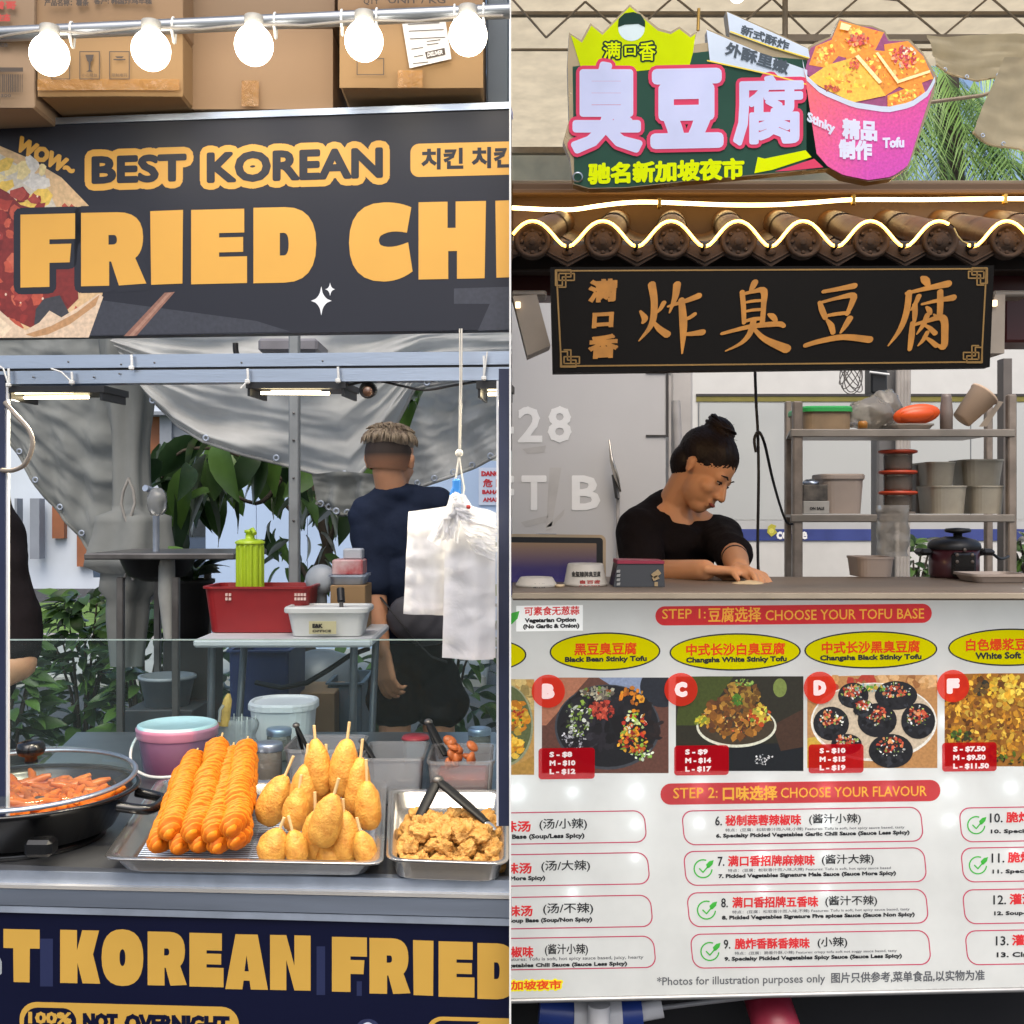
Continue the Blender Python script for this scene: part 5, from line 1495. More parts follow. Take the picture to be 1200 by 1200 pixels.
# ---- big pan with the glass lid
PX, PYc = P(28, 0, 1.99).x, 1.99
t = thing('frying_pan', 'big black electric pan of orange rice cakes at the left end of the counter', 'pan', (PX, PYc, ZC))
black_pan = M('black_enamel_pan', '#101113', .22, var=.05, spec=.6)
zr = .955; RP_ = .192
m = MB(); m.lathe([(1e-4, ZC + .008), (.12, ZC + .008), (.155, ZC + .02), (RP_ - .006, zr - .012), (RP_ + .008, zr - .004), (RP_ + .008, zr), (RP_ - .002, zr), (RP_ - .012, zr - .014), (.15, ZC + .03), (1e-4, ZC + .022)], (PX, PYc, 0), 64); m.build('pan_body', black_pan, t)
m = MB(); m.lathe([(.11, ZC + .001), (.14, ZC + .001), (.13, ZC + .012), (1e-4, ZC + .012)], (PX, PYc, 0), 40); m.build('heating_base', black_pan, t)
hp = smooth_path([(PX + .185, PYc - .05, zr - .02), (PX + .235, PYc - .04, zr - .028), (PX + .245, PYc, zr - .028), (PX + .235, PYc + .04, zr - .028), (PX + .185, PYc + .05, zr - .02)], 5)
m = MB(); m.tube(hp, .009, 10); m.build('handle', black_pan, t)
m = MB(); m.box((PX + .08, PYc - .187, ZC + .022), (PX + .125, PYc - .150, ZC + .05), .006); m.build('control_box', black_pan, t)
# rice cakes in sauce
rc_m = M('orange_rice_cake', '#dc7c24', .25, var=.2, vs=30, c2='#b8520e', spec=.6)
sc_ = M('orange_gochujang', '#b25420', .28, var=.2, vs=14, bump=.3, bs=40)
m = MB(); m.lathe([(1e-4, zr - .028), (RP_ - .022, zr - .028)], (PX, PYc, 0), 40); m.build('sauce', sc_, t)
rr_ = random.Random(8)
proto = []
for k in range(3):
    m = MB(); L = rr_.uniform(.035, .055); pts = [(-L + 2 * L * i / 6, .006 * sin(i * .8 + k), .003 * cos(i)) for i in range(7)]
    m.tube(pts, [.004, .0075, .008, .008, .008, .0075, .004], 10)
    o = m.build('rice_cake', rc_m, origin=(0, 0, 0)); proto.append(o)
for k in range(90):
    a = rr_.uniform(0, 2 * pi); r = (RP_ - .05) * math.sqrt(rr_.random())
    o = bpy.data.objects.new('rice_cake', proto[k % 3].data); col.objects.link(o); adopt(o, t)
    o.location = Vector((PX + r * cos(a), PYc + r * sin(a), zr - .024 + rr_.uniform(0, .012))) - t.location
    o.rotation_euler = (rr_.uniform(-.2, .2), rr_.uniform(-.25, .25), rr_.uniform(0, 6.3))
for o in proto: bpy.data.objects.remove(o)
m = MB(); m.tube([P(44, 948, 1.93), P(52, 940, 1.95), P(66, 938, 1.96)], [.012, .03, .018], 14, flat=.3); m.build('ladle', M('grey_ladle', '#3a3c3e', .3), t)
# glass lid, tipped a little towards the front
tl = thing('glass_pan_cover', 'round glass lid with a black knob lying on the black pan', 'lid', (PX, PYc, zr))
lid_g = mix_mat('smoky_lid_glass', '#a8b2b0', .955, 0.0, .03, True, 1.5, gf=.4)
Rl = Matrix.Rotation(radians(3.0), 3, 'X')
m = MB(); m.lathe([(RP_ - .004, .006)] + [((RP_ - .004) * sin(a), .006 + .03 * (cos(a))) for a in [pi / 2 * (1 - k / 14) for k in range(1, 14)]] + [(.004, .036)], (PX, PYc, zr + .012), 64, R=Rl); m.build('dome', lid_g, tl)
m = MB(); m.lathe([(RP_ + .001, .002), (RP_ + .003, .006), (RP_ - .002, .010), (RP_ - .007, .006), (RP_ - .005, .002), (RP_ + .001, .002)], (PX, PYc, zr + .012), 72, R=Rl); m.build('steel_rim', steel, tl)
m = MB(); m.lathe([(.012, .034), (.010, .045), (.022, .050), (.025, .058), (.022, .070), (.012, .073), (1e-4, .073)], (PX + .014, PYc, zr + .012), 28, R=Rl); m.build('knob', black_pan, tl)

# ---- hanging carrier bags
cd = thing('hanging_string', 'white cord with a blue clip hanging from the rail', 'cord', P(536, 580, 1.72))
cord_m = M('white_cord', '#d8d2c4', .7, var=.05)
m = MB(); m.tube([P(541, 385, 1.70), P(541, 430, 1.70), P(540.5, 470, 1.71), P(539, 530, 1.72)], .0014, 8)
m.tube([P(538.5, 385, 1.70), P(539, 440, 1.70), P(538, 500, 1.71), P(538, 530, 1.72)], .0010, 8); m.build('cord', cord_m, cd)
m = MB(); m.ellipsoid(P(538, 531, 1.72), (.006, .005, .006), 10, 8)
m.tube([P(538, 534, 1.72), P(535, 555, 1.72), P(533, 566, 1.72), P(535, 582, 1.72)], .0016, 6); m.tube([P(538, 534, 1.72), P(541, 555, 1.72), P(544, 572, 1.72), P(542, 585, 1.72)], .0016, 6); m.build('knot', cord_m, cd)
m = MB(); m.box(P(530, 584, 1.715), P(540, 561, 1.715) + Vector((0, .01, 0)), .003); m.tube([P(530, 572, 1.715), P(528, 580, 1.71), P(533, 586, 1.71)], .002, 6); m.build('clip', M('blue_plastic_clip', '#2f7cc4', .35), cd)
bag_m = mix_mat('white_carrier_film', '#f0f0f2', 0.28, .5, .3, True, 1.35, bump=.4, bs=24, gf=.6)
def sheet_stack(label, quad, Y, n, seed, gather=None):
    """a sheaf of flat carrier bags: quad = TL, TR, BR, BL in pixels"""
    r = random.Random(seed)
    t = thing('carrier_bags', label, 'plastic bags', P((quad[0][0] + quad[1][0]) / 2, quad[2][1], Y))
    for k in range(n):
        j = [(x + r.uniform(-1.5, 1.5), y + r.uniform(-2, 2) - k * .8) for x, y in quad]
        def fn(u, v):
            a = (j[0][0] + (j[1][0] - j[0][0]) * u, j[0][1] + (j[1][1] - j[0][1]) * u)
            b = (j[3][0] + (j[2][0] - j[3][0]) * u, j[3][1] + (j[2][1] - j[3][1]) * u)
            px, py = a[0] + (b[0] - a[0]) * v, a[1] + (b[1] - a[1]) * v
            q = P(px, py, Y + k * .006)
            q.y += .005 * sin(u * 9 + seed) * (1 - .5 * v) + .006 * fbm(Vector((px * .02, py * .05, seed)), 1, 2) - .012 * sin(pi * u)
            return q
        m = MB(); m.grid(fn, 22, 40); m.build('bag', bag_m, t)
    return t
sheet_stack('left sheaf of white carrier bags hanging from the blue clip', [(479, 604), (522, 596), (519, 722), (474, 718)], 1.74, 5, 3)
sheet_stack('long right sheaf of white carrier bags with the lowest edge', [(523, 612), (580, 606), (580, 772), (518, 770)], 1.70, 6, 6)
t = thing('crumpled_bags', 'crumpled white bag handles bunched over the two sheaves', 'plastic bags', P(540, 640, 1.68))
r = random.Random(4)
def flap(q4, Y, k, wav=.006):
    def fn(u, v):
        a = [q4[0][i] + (q4[1][i] - q4[0][i]) * u for i in (0, 1)]; b = [q4[3][i] + (q4[2][i] - q4[3][i]) * u for i in (0, 1)]
        x, y = a[0] + (b[0] - a[0]) * v, a[1] + (b[1] - a[1]) * v
        q = P(x + 1.6 * noise.noise(Vector((v * 3, k, 0))), y + 2.2 * noise.noise(Vector((u * 3, k, 5))), Y)
        q.y += wav * (sin(u * 8 + k) * .6 + 1.4 * noise.noise(Vector((u * 3.1, v * 3.1, k)))); return q
    m = MB(); m.grid(fn, 14, 14); m.build('folded_flap', bag_m, t)
for k in range(7):      # layered handles slanting down to the right
    x, y = 538 + k * 2.2 + r.uniform(-1, 1), 590 + k * 7.5
    flap([(x - 6, y - 4), (582 + r.uniform(-1, 2), y + 11 + k * .6), (580 + r.uniform(-2, 1), y + 23), (x - 2 + k, y + 12)], 1.672 - .002 * (6 - k) + .001 * k, k)
for k in range(5):      # handles hanging to the left
    x = 500 + k * 5.5
    flap([(526 + k * 2, 586 + r.uniform(-2, 3)), (538 + k, 590), (x + 15, 634 + r.uniform(-4, 10)), (x, 622 + r.uniform(-4, 12))], 1.684 - .003 * k, 20 + k, .008)
for k in range(3): flap([(527 + k * 3, 580 - k * 2), (541 + k * 2, 580), (556 + k * 3, 606), (520 - k * 2, 608)], 1.674 - .003 * k, 40 + k, .007)
m = MB(); m.ellipsoid(P(549, 594, 1.655), (.0035, .003, .0035), 8, 6); m.build('red_mark', M('red_dot_ink', '#b83a30', .5), t)
# ================================================================ people
skin_tan = M('tan_skin', '#c58f6c', .5, var=.06, vs=14, sss=.12, bump=.05, bs=300)
skin_warm = M('warm_skin', '#d29a70', .48, var=.05, vs=14, sss=.12, bump=.05, bs=300)
shirt_navy = M('navy_cotton', '#1e2638', .85, var=.15, vs=8, bump=.35, bs=26, bdist=.012, spec=.12)
shirt_black = M('black_cotton', '#191517', .85, var=.15, vs=8, bump=.35, bs=26, bdist=.012, spec=.12)
shorts_m = M('black_shorts', '#121216', .85, var=.15, vs=8, bump=.3, bs=26, bdist=.01, spec=.12)
hair_black = M('black_hair', '#1e1410', .5, var=.35, vs=40, bump=.6, bs=140, stretch=(1, 1, .25), spec=.25)
lip_m = M('lip_tone', '#9c4f42', .5, var=.05)
brow_m = M('dark_brow', '#241a16', .7, var=.1)

def head_parts(mb, c, R, s=1.0, neck=None):
    """skull, face, ears; local x right, y forward, z up"""
    c = Vector(c)
    W = lambda x, y, z: c + R @ (Vector((x, y, z)) * s)
    mb.ellipsoid(W(0, -.012, .035), (.076 * s, .094 * s, .084 * s), 22, 14, R=R)
    mb.ellipsoid(W(0, .028, -.03), (.060 * s, .062 * s, .075 * s), 20, 12, R=R)
    mb.ellipsoid(W(0, .052, -.085), (.034 * s, .032 * s, .028 * s), 14, 10, R=R)
    mb.capsule(W(-.03, .066, .018), W(.03, .066, .018), .018 * s, .018 * s)
    mb.capsule(W(0, .084, .008), W(0, .104, -.030), .008 * s, .012 * s)
    for sx in (-1, 1):
        mb.ellipsoid(W(sx * .012, .093, -.034), (.009 * s, .010 * s, .008 * s), 10, 8, R=R)
        mb.ellipsoid(W(sx * .036, .052, -.025), (.026 * s, .030 * s, .026 * s), 14, 10, R=R)
        mb.ellipsoid(W(sx * .076, -.012, -.006), (.008 * s, .014 * s, .023 * s), 12, 10, R=R @ Euler((0.15, 0, sx * -.35)).to_matrix())
        mb.ellipsoid(W(sx * .083, -.016, .008), (.006 * s, .014 * s, .016 * s), 10, 8, R=R)
    mb.capsule(W(-.016, .083, -.058), W(.016, .083, -.058), .009 * s, .009 * s)
    mb.capsule(W(-.013, .081, -.070), W(.013, .081, -.070), .009 * s, .009 * s)
    if neck is not None:
        mb.capsule(W(0, -.030, -.03), neck, .050 * s, .054 * s)
    return W
def hand_geo(mb, wrist, d, palm_n, side=1, curl=.5, s=1.0, spread=.16):
    """palm with four bent fingers and a thumb leaving the side of the palm; d: finger direction, palm_n: where the palm faces"""
    wrist, d, pn = Vector(wrist), Vector(d).normalized(), Vector(palm_n)
    pn = (pn - d * pn.dot(d)).normalized()
    lat = d.cross(pn) * side        # towards the thumb
    for k in range(4):
        o = (k - 1.5) * .0185 * s
        mb.capsule(wrist + lat * o * -.6, wrist + d * .078 * s - lat * o, .0145 * s, .0115 * s, 10)
    for k, (l1, l2, l3) in enumerate(((.040, .026, .020), (.045, .030, .022), (.042, .028, .021), (.032, .020, .018))):
        o = (1.5 - k) * .0185 * s
        b = wrist + d * .080 * s + lat * o
        dd = (d + lat * (1.5 - k) * spread * .5).normalized()
        c1 = curl * (1 + .18 * k)
        d1 = (dd * cos(c1 * .6) + pn * sin(c1 * .6)); d2 = (dd * cos(c1 * 1.3) + pn * sin(c1 * 1.3)); d3 = (dd * cos(c1 * 1.9) + pn * sin(c1 * 1.9))
        p1 = b + d1 * l1 * s; p2 = p1 + d2 * l2 * s; p3 = p2 + d3 * l3 * s
        mb.capsule(b, p1, .0098 * s, .0088 * s, 10); mb.capsule(p1, p2, .0088 * s, .0078 * s, 10); mb.capsule(p2, p3, .0078 * s, .0064 * s, 10)
    b = wrist + d * .022 * s + lat * .024 * s
    td = (d * .72 + lat * .62 + pn * .35).normalized()
    p1 = b + td * .038 * s; p2 = p1 + (td + d * .5 + pn * .2).normalized() * .030 * s; p3 = p2 + (d + pn * .45).normalized() * .024 * s
    mb.capsule(b, p1, .014 * s, .011 * s, 10); mb.capsule(p1, p2, .011 * s, .0092 * s, 10); mb.capsule(p2, p3, .0092 * s, .0072 * s, 10)
def face_paint(parent, W, R, s=1.0, smile=True):
    for sx in (-1, 1):
        m = MB(); m.tube([W(sx * .014, .0885, .026), W(sx * .028, .0865, .031), W(sx * .044, .075, .026)], [.0025 * s, .004 * s, .002 * s], 8, flat=.6); m.build('eyebrow', brow_m, parent)
        m = MB(); m.ellipsoid(W(sx * .030, .0765, .0035), (.0125 * s, .006 * s, .0045 * s), 12, 8, R=R); e = m.build('eye', M('eye_white', '#b8aca0', .3), parent)
        m = MB(); m.ellipsoid(W(sx * .030, .0815, .0025), (.0052 * s, .0025 * s, .004 * s), 10, 8, R=R); m.build('iris', brow_m, e)
        m = MB(); m.tube([W(sx * .017, .0805, .005), W(sx * .030, .0845, .0085), W(sx * .044, .0755, .005)], .0022 * s, 8); m.build('eyelid', brow_m, parent)
        m = MB(); m.ellipsoid(W(sx * .0065, .106, -.0395), (.0028 * s, .003 * s, .002 * s), 8, 6, R=R); m.build('nostril', brow_m, parent)
    m = MB(); m.tube([W(-.021, .0845, -.0605), W(-.01, .0925, -.0625), W(0, .0945, -.0635), W(.01, .0925, -.0625), W(.021, .0845, -.0605)], [.002 * s, .0052 * s, .006 * s, .0052 * s, .002 * s], 8); m.build('lips', lip_m, parent)

# ---------------------------------------------------------------- man with the bleached hair, seen from behind
Y0 = 3.6
man = thing('person', 'man seen from behind in a navy T-shirt and black shorts, bleached hair with shaved sides', 'person', (P(475, 0, Y0).x, Y0, 0))
hc = P(458, 541, Y0)
Rm = Euler((radians(-4), radians(2), radians(-14))).to_matrix()       # looks away from the camera (local y = forward = +Y)
chest = P(470, 640, 3.62); pelvis = P(484, 790, 3.64); neckb = P(462, 588, 3.61)
shL, shR = P(434, 606, 3.58), P(510, 596, 3.66)
elL, wrL = P(440, 700, 3.52), P(448, 762, 3.47)
elR, wrR = P(536, 650, 3.80), P(532, 655, 4.02)
hipL, hipR = P(462, 800, 3.62), P(508, 800, 3.66)
knL, anL = P(464, 925, 3.60), P(462, 1090, 3.66); knR, anR = P(524, 925, 3.66), P(528, 1090, 3.70)
for a in (anL, anR): a.z = .09
for a in (knL, knR): a.z = .50
m = MB()
Wm = head_parts(m, hc, Rm, .98, neckb)
m.chain([neckb, chest, pelvis], [.056, .09, .066])
m.chain([neckb, shL, elL, wrL], [.06, .056, .037, .025]); m.chain([neckb, shR, elR, wrR], [.06, .058, .043, .029])
m.chain([pelvis, hipL, knL, anL], [.066, .054, .052, .040]); m.chain([pelvis, hipR, knR, anR], [.066, .054, .052, .040])
for a in (anL, anR): m.chain([a, a + Vector((0, .03, -.04)), a + Vector((0, .16, -.062))], [.042, .045, .028])
hand_geo(m, wrL + (wrL - elL).normalized() * .012, Vector((.14, -.08, -1)), Vector((.5, .75, 0)), side=-1, curl=.62)
hand_geo(m, wrR, Vector((.1, .9, .1)), Vector((-.3, 0, -1)), side=-1, curl=.5)
remesh(m, 'body', skin_tan, man, .0058, 3)
m = MB()
ch2 = P(468, 668, 3.6)
for q, rx, ry, rz in ((P(469, 628, 3.62), .136, .108, .12), (P(474, 680, 3.62), .120, .108, .14), (P(480, 730, 3.63), .118, .108, .10)):
    m.ellipsoid(q, (rx, ry, rz), 24, 14)
m.chain([neckb + Vector((0, 0, -.004)), shL], [.066, .072]); m.chain([neckb + Vector((0, 0, -.004)), shR], [.066, .074])
m.chain([shL, shL.lerp(elL, .45), shL.lerp(elL, .84)], [.068, .060, .052]); m.chain([shR, shR.lerp(elR, .8)], [.074, .064])
m.ellipsoid(neckb + Vector((0, -.004, .026)), (.076, .074, .040), 18, 10)
def cloth(p, n):
    return .010 * noise.noise(Vector((p.x * 7, p.y * 7, p.z * 16))) + .006 * noise.noise(Vector((p.x * 22 + p.z * 14, p.y * 18, p.z * 20)))
remesh(m, 't_shirt', shirt_navy, man, .009, 5, cloth)
m = MB()
m.ellipsoid(P(482, 770, 3.64), (.130, .115, .10), 22, 12)
m.chain([P(463, 800, 3.62), P(462, 822, 3.61)], [.094, .092]); m.chain([P(508, 800, 3.66), P(517, 822, 3.66)], [.094, .092])
remesh(m, 'shorts', shorts_m, man, .009, 4, cloth)
for a in (anL, anR):
    m = MB(); m.chain([a + Vector((0, -.01, -.035)), a + Vector((0, .17, -.045))], [.05, .04]); remesh(m, 'shoe', wire_black, man, .008, 3)
# waist bag
m = MB(); m.ellipsoid(P(484, 724, 3.48), (.085, .035, .075), 20, 12); m.ellipsoid(P(500, 736, 3.50), (.08, .04, .06), 18, 10)
remesh(m, 'waist_bag', M('grey_nylon_bag', '#3b3a40', .6, var=.15, vs=20, bump=.3, bs=60), man, .008, 4, lambda p, n: .004 * noise.noise(p * 25))
m = MB(); m.tube([P(446, 700, 3.49), P(464, 722, 3.455), P(484, 748, 3.44), P(506, 770, 3.46), P(524, 776, 3.5)], .005, 6, flat=.4); m.build('bag_strap', wire_black, man)
# hair: bleached top over a dark shaved fade
fade_m = M('dark_shaved_fade', '#4a3a30', .8, var=.0)
nt = fade_m.node_tree; tcf = nt.nodes.new('ShaderNodeTexCoord'); sxf = nt.nodes.new('ShaderNodeSeparateXYZ'); crf = nt.nodes.new('ShaderNodeValToRGB')
nt.links.new(tcf.outputs['Generated'], sxf.inputs[0]); nt.links.new(sxf.outputs['Z'], crf.inputs['Fac']); nt.links.new(crf.outputs['Color'], nt.nodes['Principled BSDF'].inputs['Base Color'])
crf.color_ramp.elements[0].color = (*lin('#b98565'), 1); crf.color_ramp.elements[0].position = .04; crf.color_ramp.elements[1].color = (*lin('#2e241e'), 1); crf.color_ramp.elements[1].position = .42
blond_m = M('bleached_hair', '#9a8a72', .5, var=.3, vs=60, c2='#5c4c3c', bump=.7, bs=110, stretch=(1, 1, .2))
m = MB(); m.ellipsoid(hc + Rm @ Vector((0, -.026, .022)), (.0762, .083, .080), 26, 18, R=Rm)
fo = m.build('shaved_sides', fade_m, man)
bm = bmesh.new(); bm.from_mesh(fo.data)
og = man.location
dele = []
for f in bm.faces:
    q = Rm.inverted() @ (f.calc_center_median() + og - hc)
    if q.z < -.026 or q.y > .02: dele.append(f)
bmesh.ops.delete(bm, geom=dele, context='FACES'); bm.to_mesh(fo.data); bm.free()
m = MB(); r = random.Random(31)
m.ellipsoid(hc + Rm @ Vector((0, -.016, .066)), (.0765, .092, .058), 26, 16, R=Rm)
m.v = [v + (v - hc).normalized() * (.010 * noise.noise(Vector((v.x * 60, v.y * 60, v.z * 14)))) for v in m.v]
for i in range(760):
    a = r.uniform(0, 2 * pi); e = r.uniform(.0, 1.0)
    u = math.sqrt(1 - (1 - e) ** 2 * .9)
    b = Vector((.076 * cos(a) * u, -.016 + .092 * sin(a) * u, .062 + .06 * math.sqrt(max(0, 1 - u * u * .92))))
    down = Vector((cos(a) * .012 + .006 * noise.noise(b * 40), sin(a) * .012, -.022 if u > .85 else -.002))
    p0, p2 = b, b + down * r.uniform(.7, 1.4)
    p1 = (p0 + p2) / 2 + Vector((cos(a), sin(a), .5)) * .006
    m.tube([hc + Rm @ p0, hc + Rm @ p1, hc + Rm @ p2], [.0020, .0018, .0006], 4)
m.build('bleached_hair', blond_m, man)

# ---------------------------------------------------------------- worker at the left edge
lw = thing('person', 'worker in black at the left edge, only shoulder, sleeve and bare elbow in view', 'person', (P(-40, 0, 2.7).x, 2.7, 0))
Yw = 2.66
hd_c = P(-70, 430, 2.72); nb = P(-62, 500, 2.74)
sR, eR, wR = P(-12, 634, Yw), P(20, 776, 2.58), P(-40, 812, 2.50)
sL, eL, wL = P(-140, 590, 2.8), P(-150, 780, 2.7), P(-70, 820, 2.5)
pv = P(-60, 900, 2.76)
m = MB(); Rw = Euler((radians(-14), 0, radians(190))).to_matrix()
Wl = head_parts(m, hd_c, Rw, 1.0, nb)
m.chain([nb, P(-60, 640, 2.74), pv], [.06, .13, .13]); m.chain([nb, sR, eR, wR], [.06, .06, .045, .03]); m.chain([nb, sL, eL, wL], [.06, .06, .045, .03])
hand_geo(m, wR, Vector((-.7, -.5, -.3)), Vector((.2, -.3, -1)), 1, .5); hand_geo(m, wL, Vector((.7, -.5, -.3)), Vector((-.2, -.3, -1)), -1, .5)
for sx in (-1, 1):
    h = pv + Vector((sx * .09, 0, -.04)); k = Vector((h.x, h.y, .5)); a = Vector((h.x, h.y + .03, .09))
    m.chain([pv, h, k, a, a + Vector((0, -.16, -.06))], [.12, .09, .06, .042, .03])
remesh(m, 'body', skin_tan, lw, .0065, 3)
m = MB()
for q, rx, ry, rz in ((P(-70, 625, 2.74), .155, .12, .13), (P(-60, 700, 2.74), .16, .125, .16), (P(-60, 800, 2.75), .155, .125, .16)): m.ellipsoid(q, (rx, ry, rz), 24, 14)
m.chain([nb, sR], [.07, .08]); m.chain([nb, sL], [.07, .08]); m.chain([sR, sR.lerp(eR, .5), sR.lerp(eR, .88)], [.080, .074, .064]); m.chain([sL, sL.lerp(eL, .85)], [.08, .07])
remesh(m, 't_shirt', shirt_black, lw, .009, 5, cloth)
m = MB(); m.ellipsoid(pv + Vector((0, 0, .02)), (.16, .13, .12), 20, 12)
for sx in (-1, 1): m.chain([pv + Vector((sx * .085, 0, -.02)), Vector((pv.x + sx * .09, pv.y, .5)), Vector((pv.x + sx * .09, pv.y, .12))], [.105, .08, .065])
remesh(m, 'trousers', shorts_m, lw, .01, 4, cloth)
m = MB(); m.ellipsoid(hd_c + Rw @ Vector((0, -.02, .045)), (.082, .095, .085), 24, 16, R=Rw); m.build('hair', hair_black, lw)
face_paint(lw, Wl, Rw)

# ---------------------------------------------------------------- woman at the tofu counter, looking down at her hands
Y1 = 3.3
wo = thing('person', 'woman in a black T-shirt with her hair in a bun, looking down at the counter', 'person', (P(780, 0, Y1).x, Y1, 0))
hw = P(824, 553, 3.26)
# forward: to the right, downwards, a little towards the camera
fwd = Vector((.63, -.52, -.58)).normalized(); upv = Vector((.52, -.10, .84)); upv = (upv - fwd * upv.dot(fwd)).normalized(); rt = fwd.cross(upv)
Rh = Matrix((rt, fwd, upv)).transposed()
SH = .96
nk = P(790, 592, 3.32)
m = MB()
Ww = head_parts(m, hw, Rh, SH, nk)
s1, s2 = P(750, 622, 3.26), P(840, 626, 3.36)
e1, w1 = P(752, 702, 3.14), P(826, 688, 2.86)
e2, w2 = P(860, 672, 3.08), P(866, 682, 2.88)
pw = P(770, 790, 3.42)
w1.z = 1.27 + .030; w2.z = 1.27 + .034; e1.z = 1.275; e2.z = 1.27 + .06
m.chain([nk, P(786, 668, 3.32), pw], [.052, .09, .1])
m.chain([nk, s1, e1, w1], [.036, .046, .040, .028]); m.chain([nk, s2, e2, w2], [.036, .046, .039, .028])
hand_geo(m, w1 + (w1 - e1).normalized() * .01, Vector((.9, -.25, -.05)), Vector((.1, -.2, -1)), 1, .45, .95)
hand_geo(m, w2, Vector((.35, -.8, -.10)), Vector((-.3, -.1, -1)), -1, .5, .95)
for sx in (-1, 1):
    h = pw + Vector((sx * .085, 0, -.06)); k = Vector((h.x, h.y, .48)); a = Vector((h.x, h.y + .02, .08))
    m.chain([pw, h, k, a, a + Vector((0, -.16, -.05))], [.12, .09, .06, .04, .028])
remesh(m, 'body', skin_warm, wo, .0048, 3)
m = MB()
for q, rx, ry, rz in ((P(789, 638, 3.32), .124, .108, .080), (P(784, 668, 3.33), .132, .112, .10), (P(780, 720, 3.35), .135, .115, .12), (P(774, 780, 3.40), .14, .12, .12)): m.ellipsoid(q, (rx, ry, rz), 24, 14)
m.chain([P(781, 596, 3.34), s1], [.056, .066]); m.chain([P(779, 594, 3.37), s1], [.052, .066]); m.chain([P(810, 622, 3.33), s2], [.048, .064]); m.chain([P(779, 594, 3.38), P(800, 600, 3.42)], [.05, .05])
m.chain([s1, s1.lerp(e1, .5), s1.lerp(e1, .95)], [.070, .066, .060]); m.chain([s2, s2.lerp(e2, .5), s2.lerp(e2, .97)], [.068, .062, .053])
remesh(m, 't_shirt', shirt_black, wo, .008, 5, cloth)
m = MB(); m.ellipsoid(pw + Vector((0, 0, -.02)), (.145, .13, .14), 20, 12)
for sx in (-1, 1): m.chain([pw + Vector((sx * .08, 0, -.05)), Vector((pw.x + sx * .085, pw.y, .48)), Vector((pw.x + sx * .085, pw.y, .1))], [.105, .08, .06])
remesh(m, 'trousers', shorts_m, wo, .01, 4, cloth)
face_paint(wo, Ww, Rh, SH)
# hair drawn back into a bun
m = MB(); r = random.Random(17)
hcap = MB(); hcap.ellipsoid(Ww(0, -.021, .054), (.0845 * SH, .097 * SH, .083 * SH), 36, 24, R=Rh)
hcap.ellipsoid(Ww(0, -.055, .0), (.070 * SH, .058 * SH, .066 * SH), 24, 16, R=Rh)
hcap.ellipsoid(Ww(0, -.03, .105), (.036 * SH, .038 * SH, .03 * SH), 20, 12, R=Rh)
BUN = Ww(0, -.042, .130)
hcap.ellipsoid(BUN, (.050 * SH, .050 * SH, .040 * SH), 20, 12, R=Rh)
def strands(p, n):
    q = Rh.inverted() @ (p - hw)
    a = math.atan2(q.x, q.z - .02)
    return .0016 * sin(a * 60 + 5 * noise.noise(q * 20)) + .002 * noise.noise(q * 30)
remesh(hcap, 'hair', hair_black, wo, .005, 3, strands)
m = MB()
for i in range(46):     # wound strands of the bun
    a0 = r.uniform(0, 6.3); rr = r.uniform(.036, .049); z = r.uniform(-.026, .024); tl = r.uniform(-.4, .4)
    pts = [BUN + Rh @ Vector((rr * cos(a0 + k * .35), rr * sin(a0 + k * .35), z + tl * .02 * sin(k * .6))) for k in range(9)]
    m.tube(pts, [.001, .003, .004, .0045, .0045, .0045, .004, .003, .001], 6)
for i in range(14):     # flyaway ends
    b = BUN + Rh @ Vector((r.uniform(-.03, .03), r.uniform(-.03, .03), r.uniform(-.01, .015)))
    d = Rh @ Vector((r.uniform(-1, 1), r.uniform(-.6, 1), r.uniform(.2, 1.2)))
    m.tube([b, b + d * .022, b + d * .036 + Vector((0, 0, -.004))], [.0012, .0009, .0003], 4)
m.build('bun_strands', hair_black, wo)
m = MB(); m.lathe([(.038, -.005), (.041, 0), (.038, .005), (.034, 0), (.038, -.005)], Ww(0, -.035, .112), 24, R=Rh); m.build('hair_tie', wire_black, wo)
m = MB(); m.lathe([(.034, -.008), (.037, -.006), (.037, .006), (.034, .008)], e2.lerp(w2, .25), 20, R=Vector((0, 0, 1)).rotation_difference((w2 - e2).normalized()).to_matrix()); m.build('bracelet', wire_black, wo)
# ================================================================ tofu stall: tent, back walls
tent_m = mix_mat('brown_grey_tent_cloth', '#d6c8aa', 0.0, .68, .6, False, bump=.15, bs=4)
iron = M('brown_truss_iron', '#8a7c6a', .6, .3, .12)
tn = thing('market_tent', 'wide brown grey tent roof with truss bars above the tofu stall', 'tent', (2.6, 5, 0))
zr0 = 5.1
def roof_pt(u, v):
    x = .004 + 8 * u; k = min(1, max(0, (x - 3.15) / .25)); yb = 11.2 - 2.1 * k
    return Vector((x, 7.0 + (yb - 7.0) * v, zr0 + .05 * noise.noise(Vector((x * .8, v * 3, 4))) + .004 * sin(v * 25)))
m = MB(); m.grid(roof_pt, 80, 60); m.build('roof_cloth', tent_m, tn)
m = MB(); m.grid(lambda u, v: Vector((.004 + 4.0 * u, 11.2 + .03 * sin(u * 24), 5.13 - (5.13 - P(0, 330, 11.2).z) * v)), 40, 20); m.build('back_cloth', tent_m, tn)
for yy in (8.6,):
    m = MB(); m.box((.004, yy, zr0 - .07), (8, yy + .02, zr0 - .055)); m.build('purlin', iron, tn)
m = MB(); m.box(P(599, 179, 10.9), P(1078, 172, 10.9) + Vector((0, .08, 0))); m.build('rear_beam', iron, tn)
m = MB(); m.box(P(599, 17, 7.9), P(1400, 13, 7.9) + Vector((0, .05, 0))); m.build('upper_beam', iron, tn)
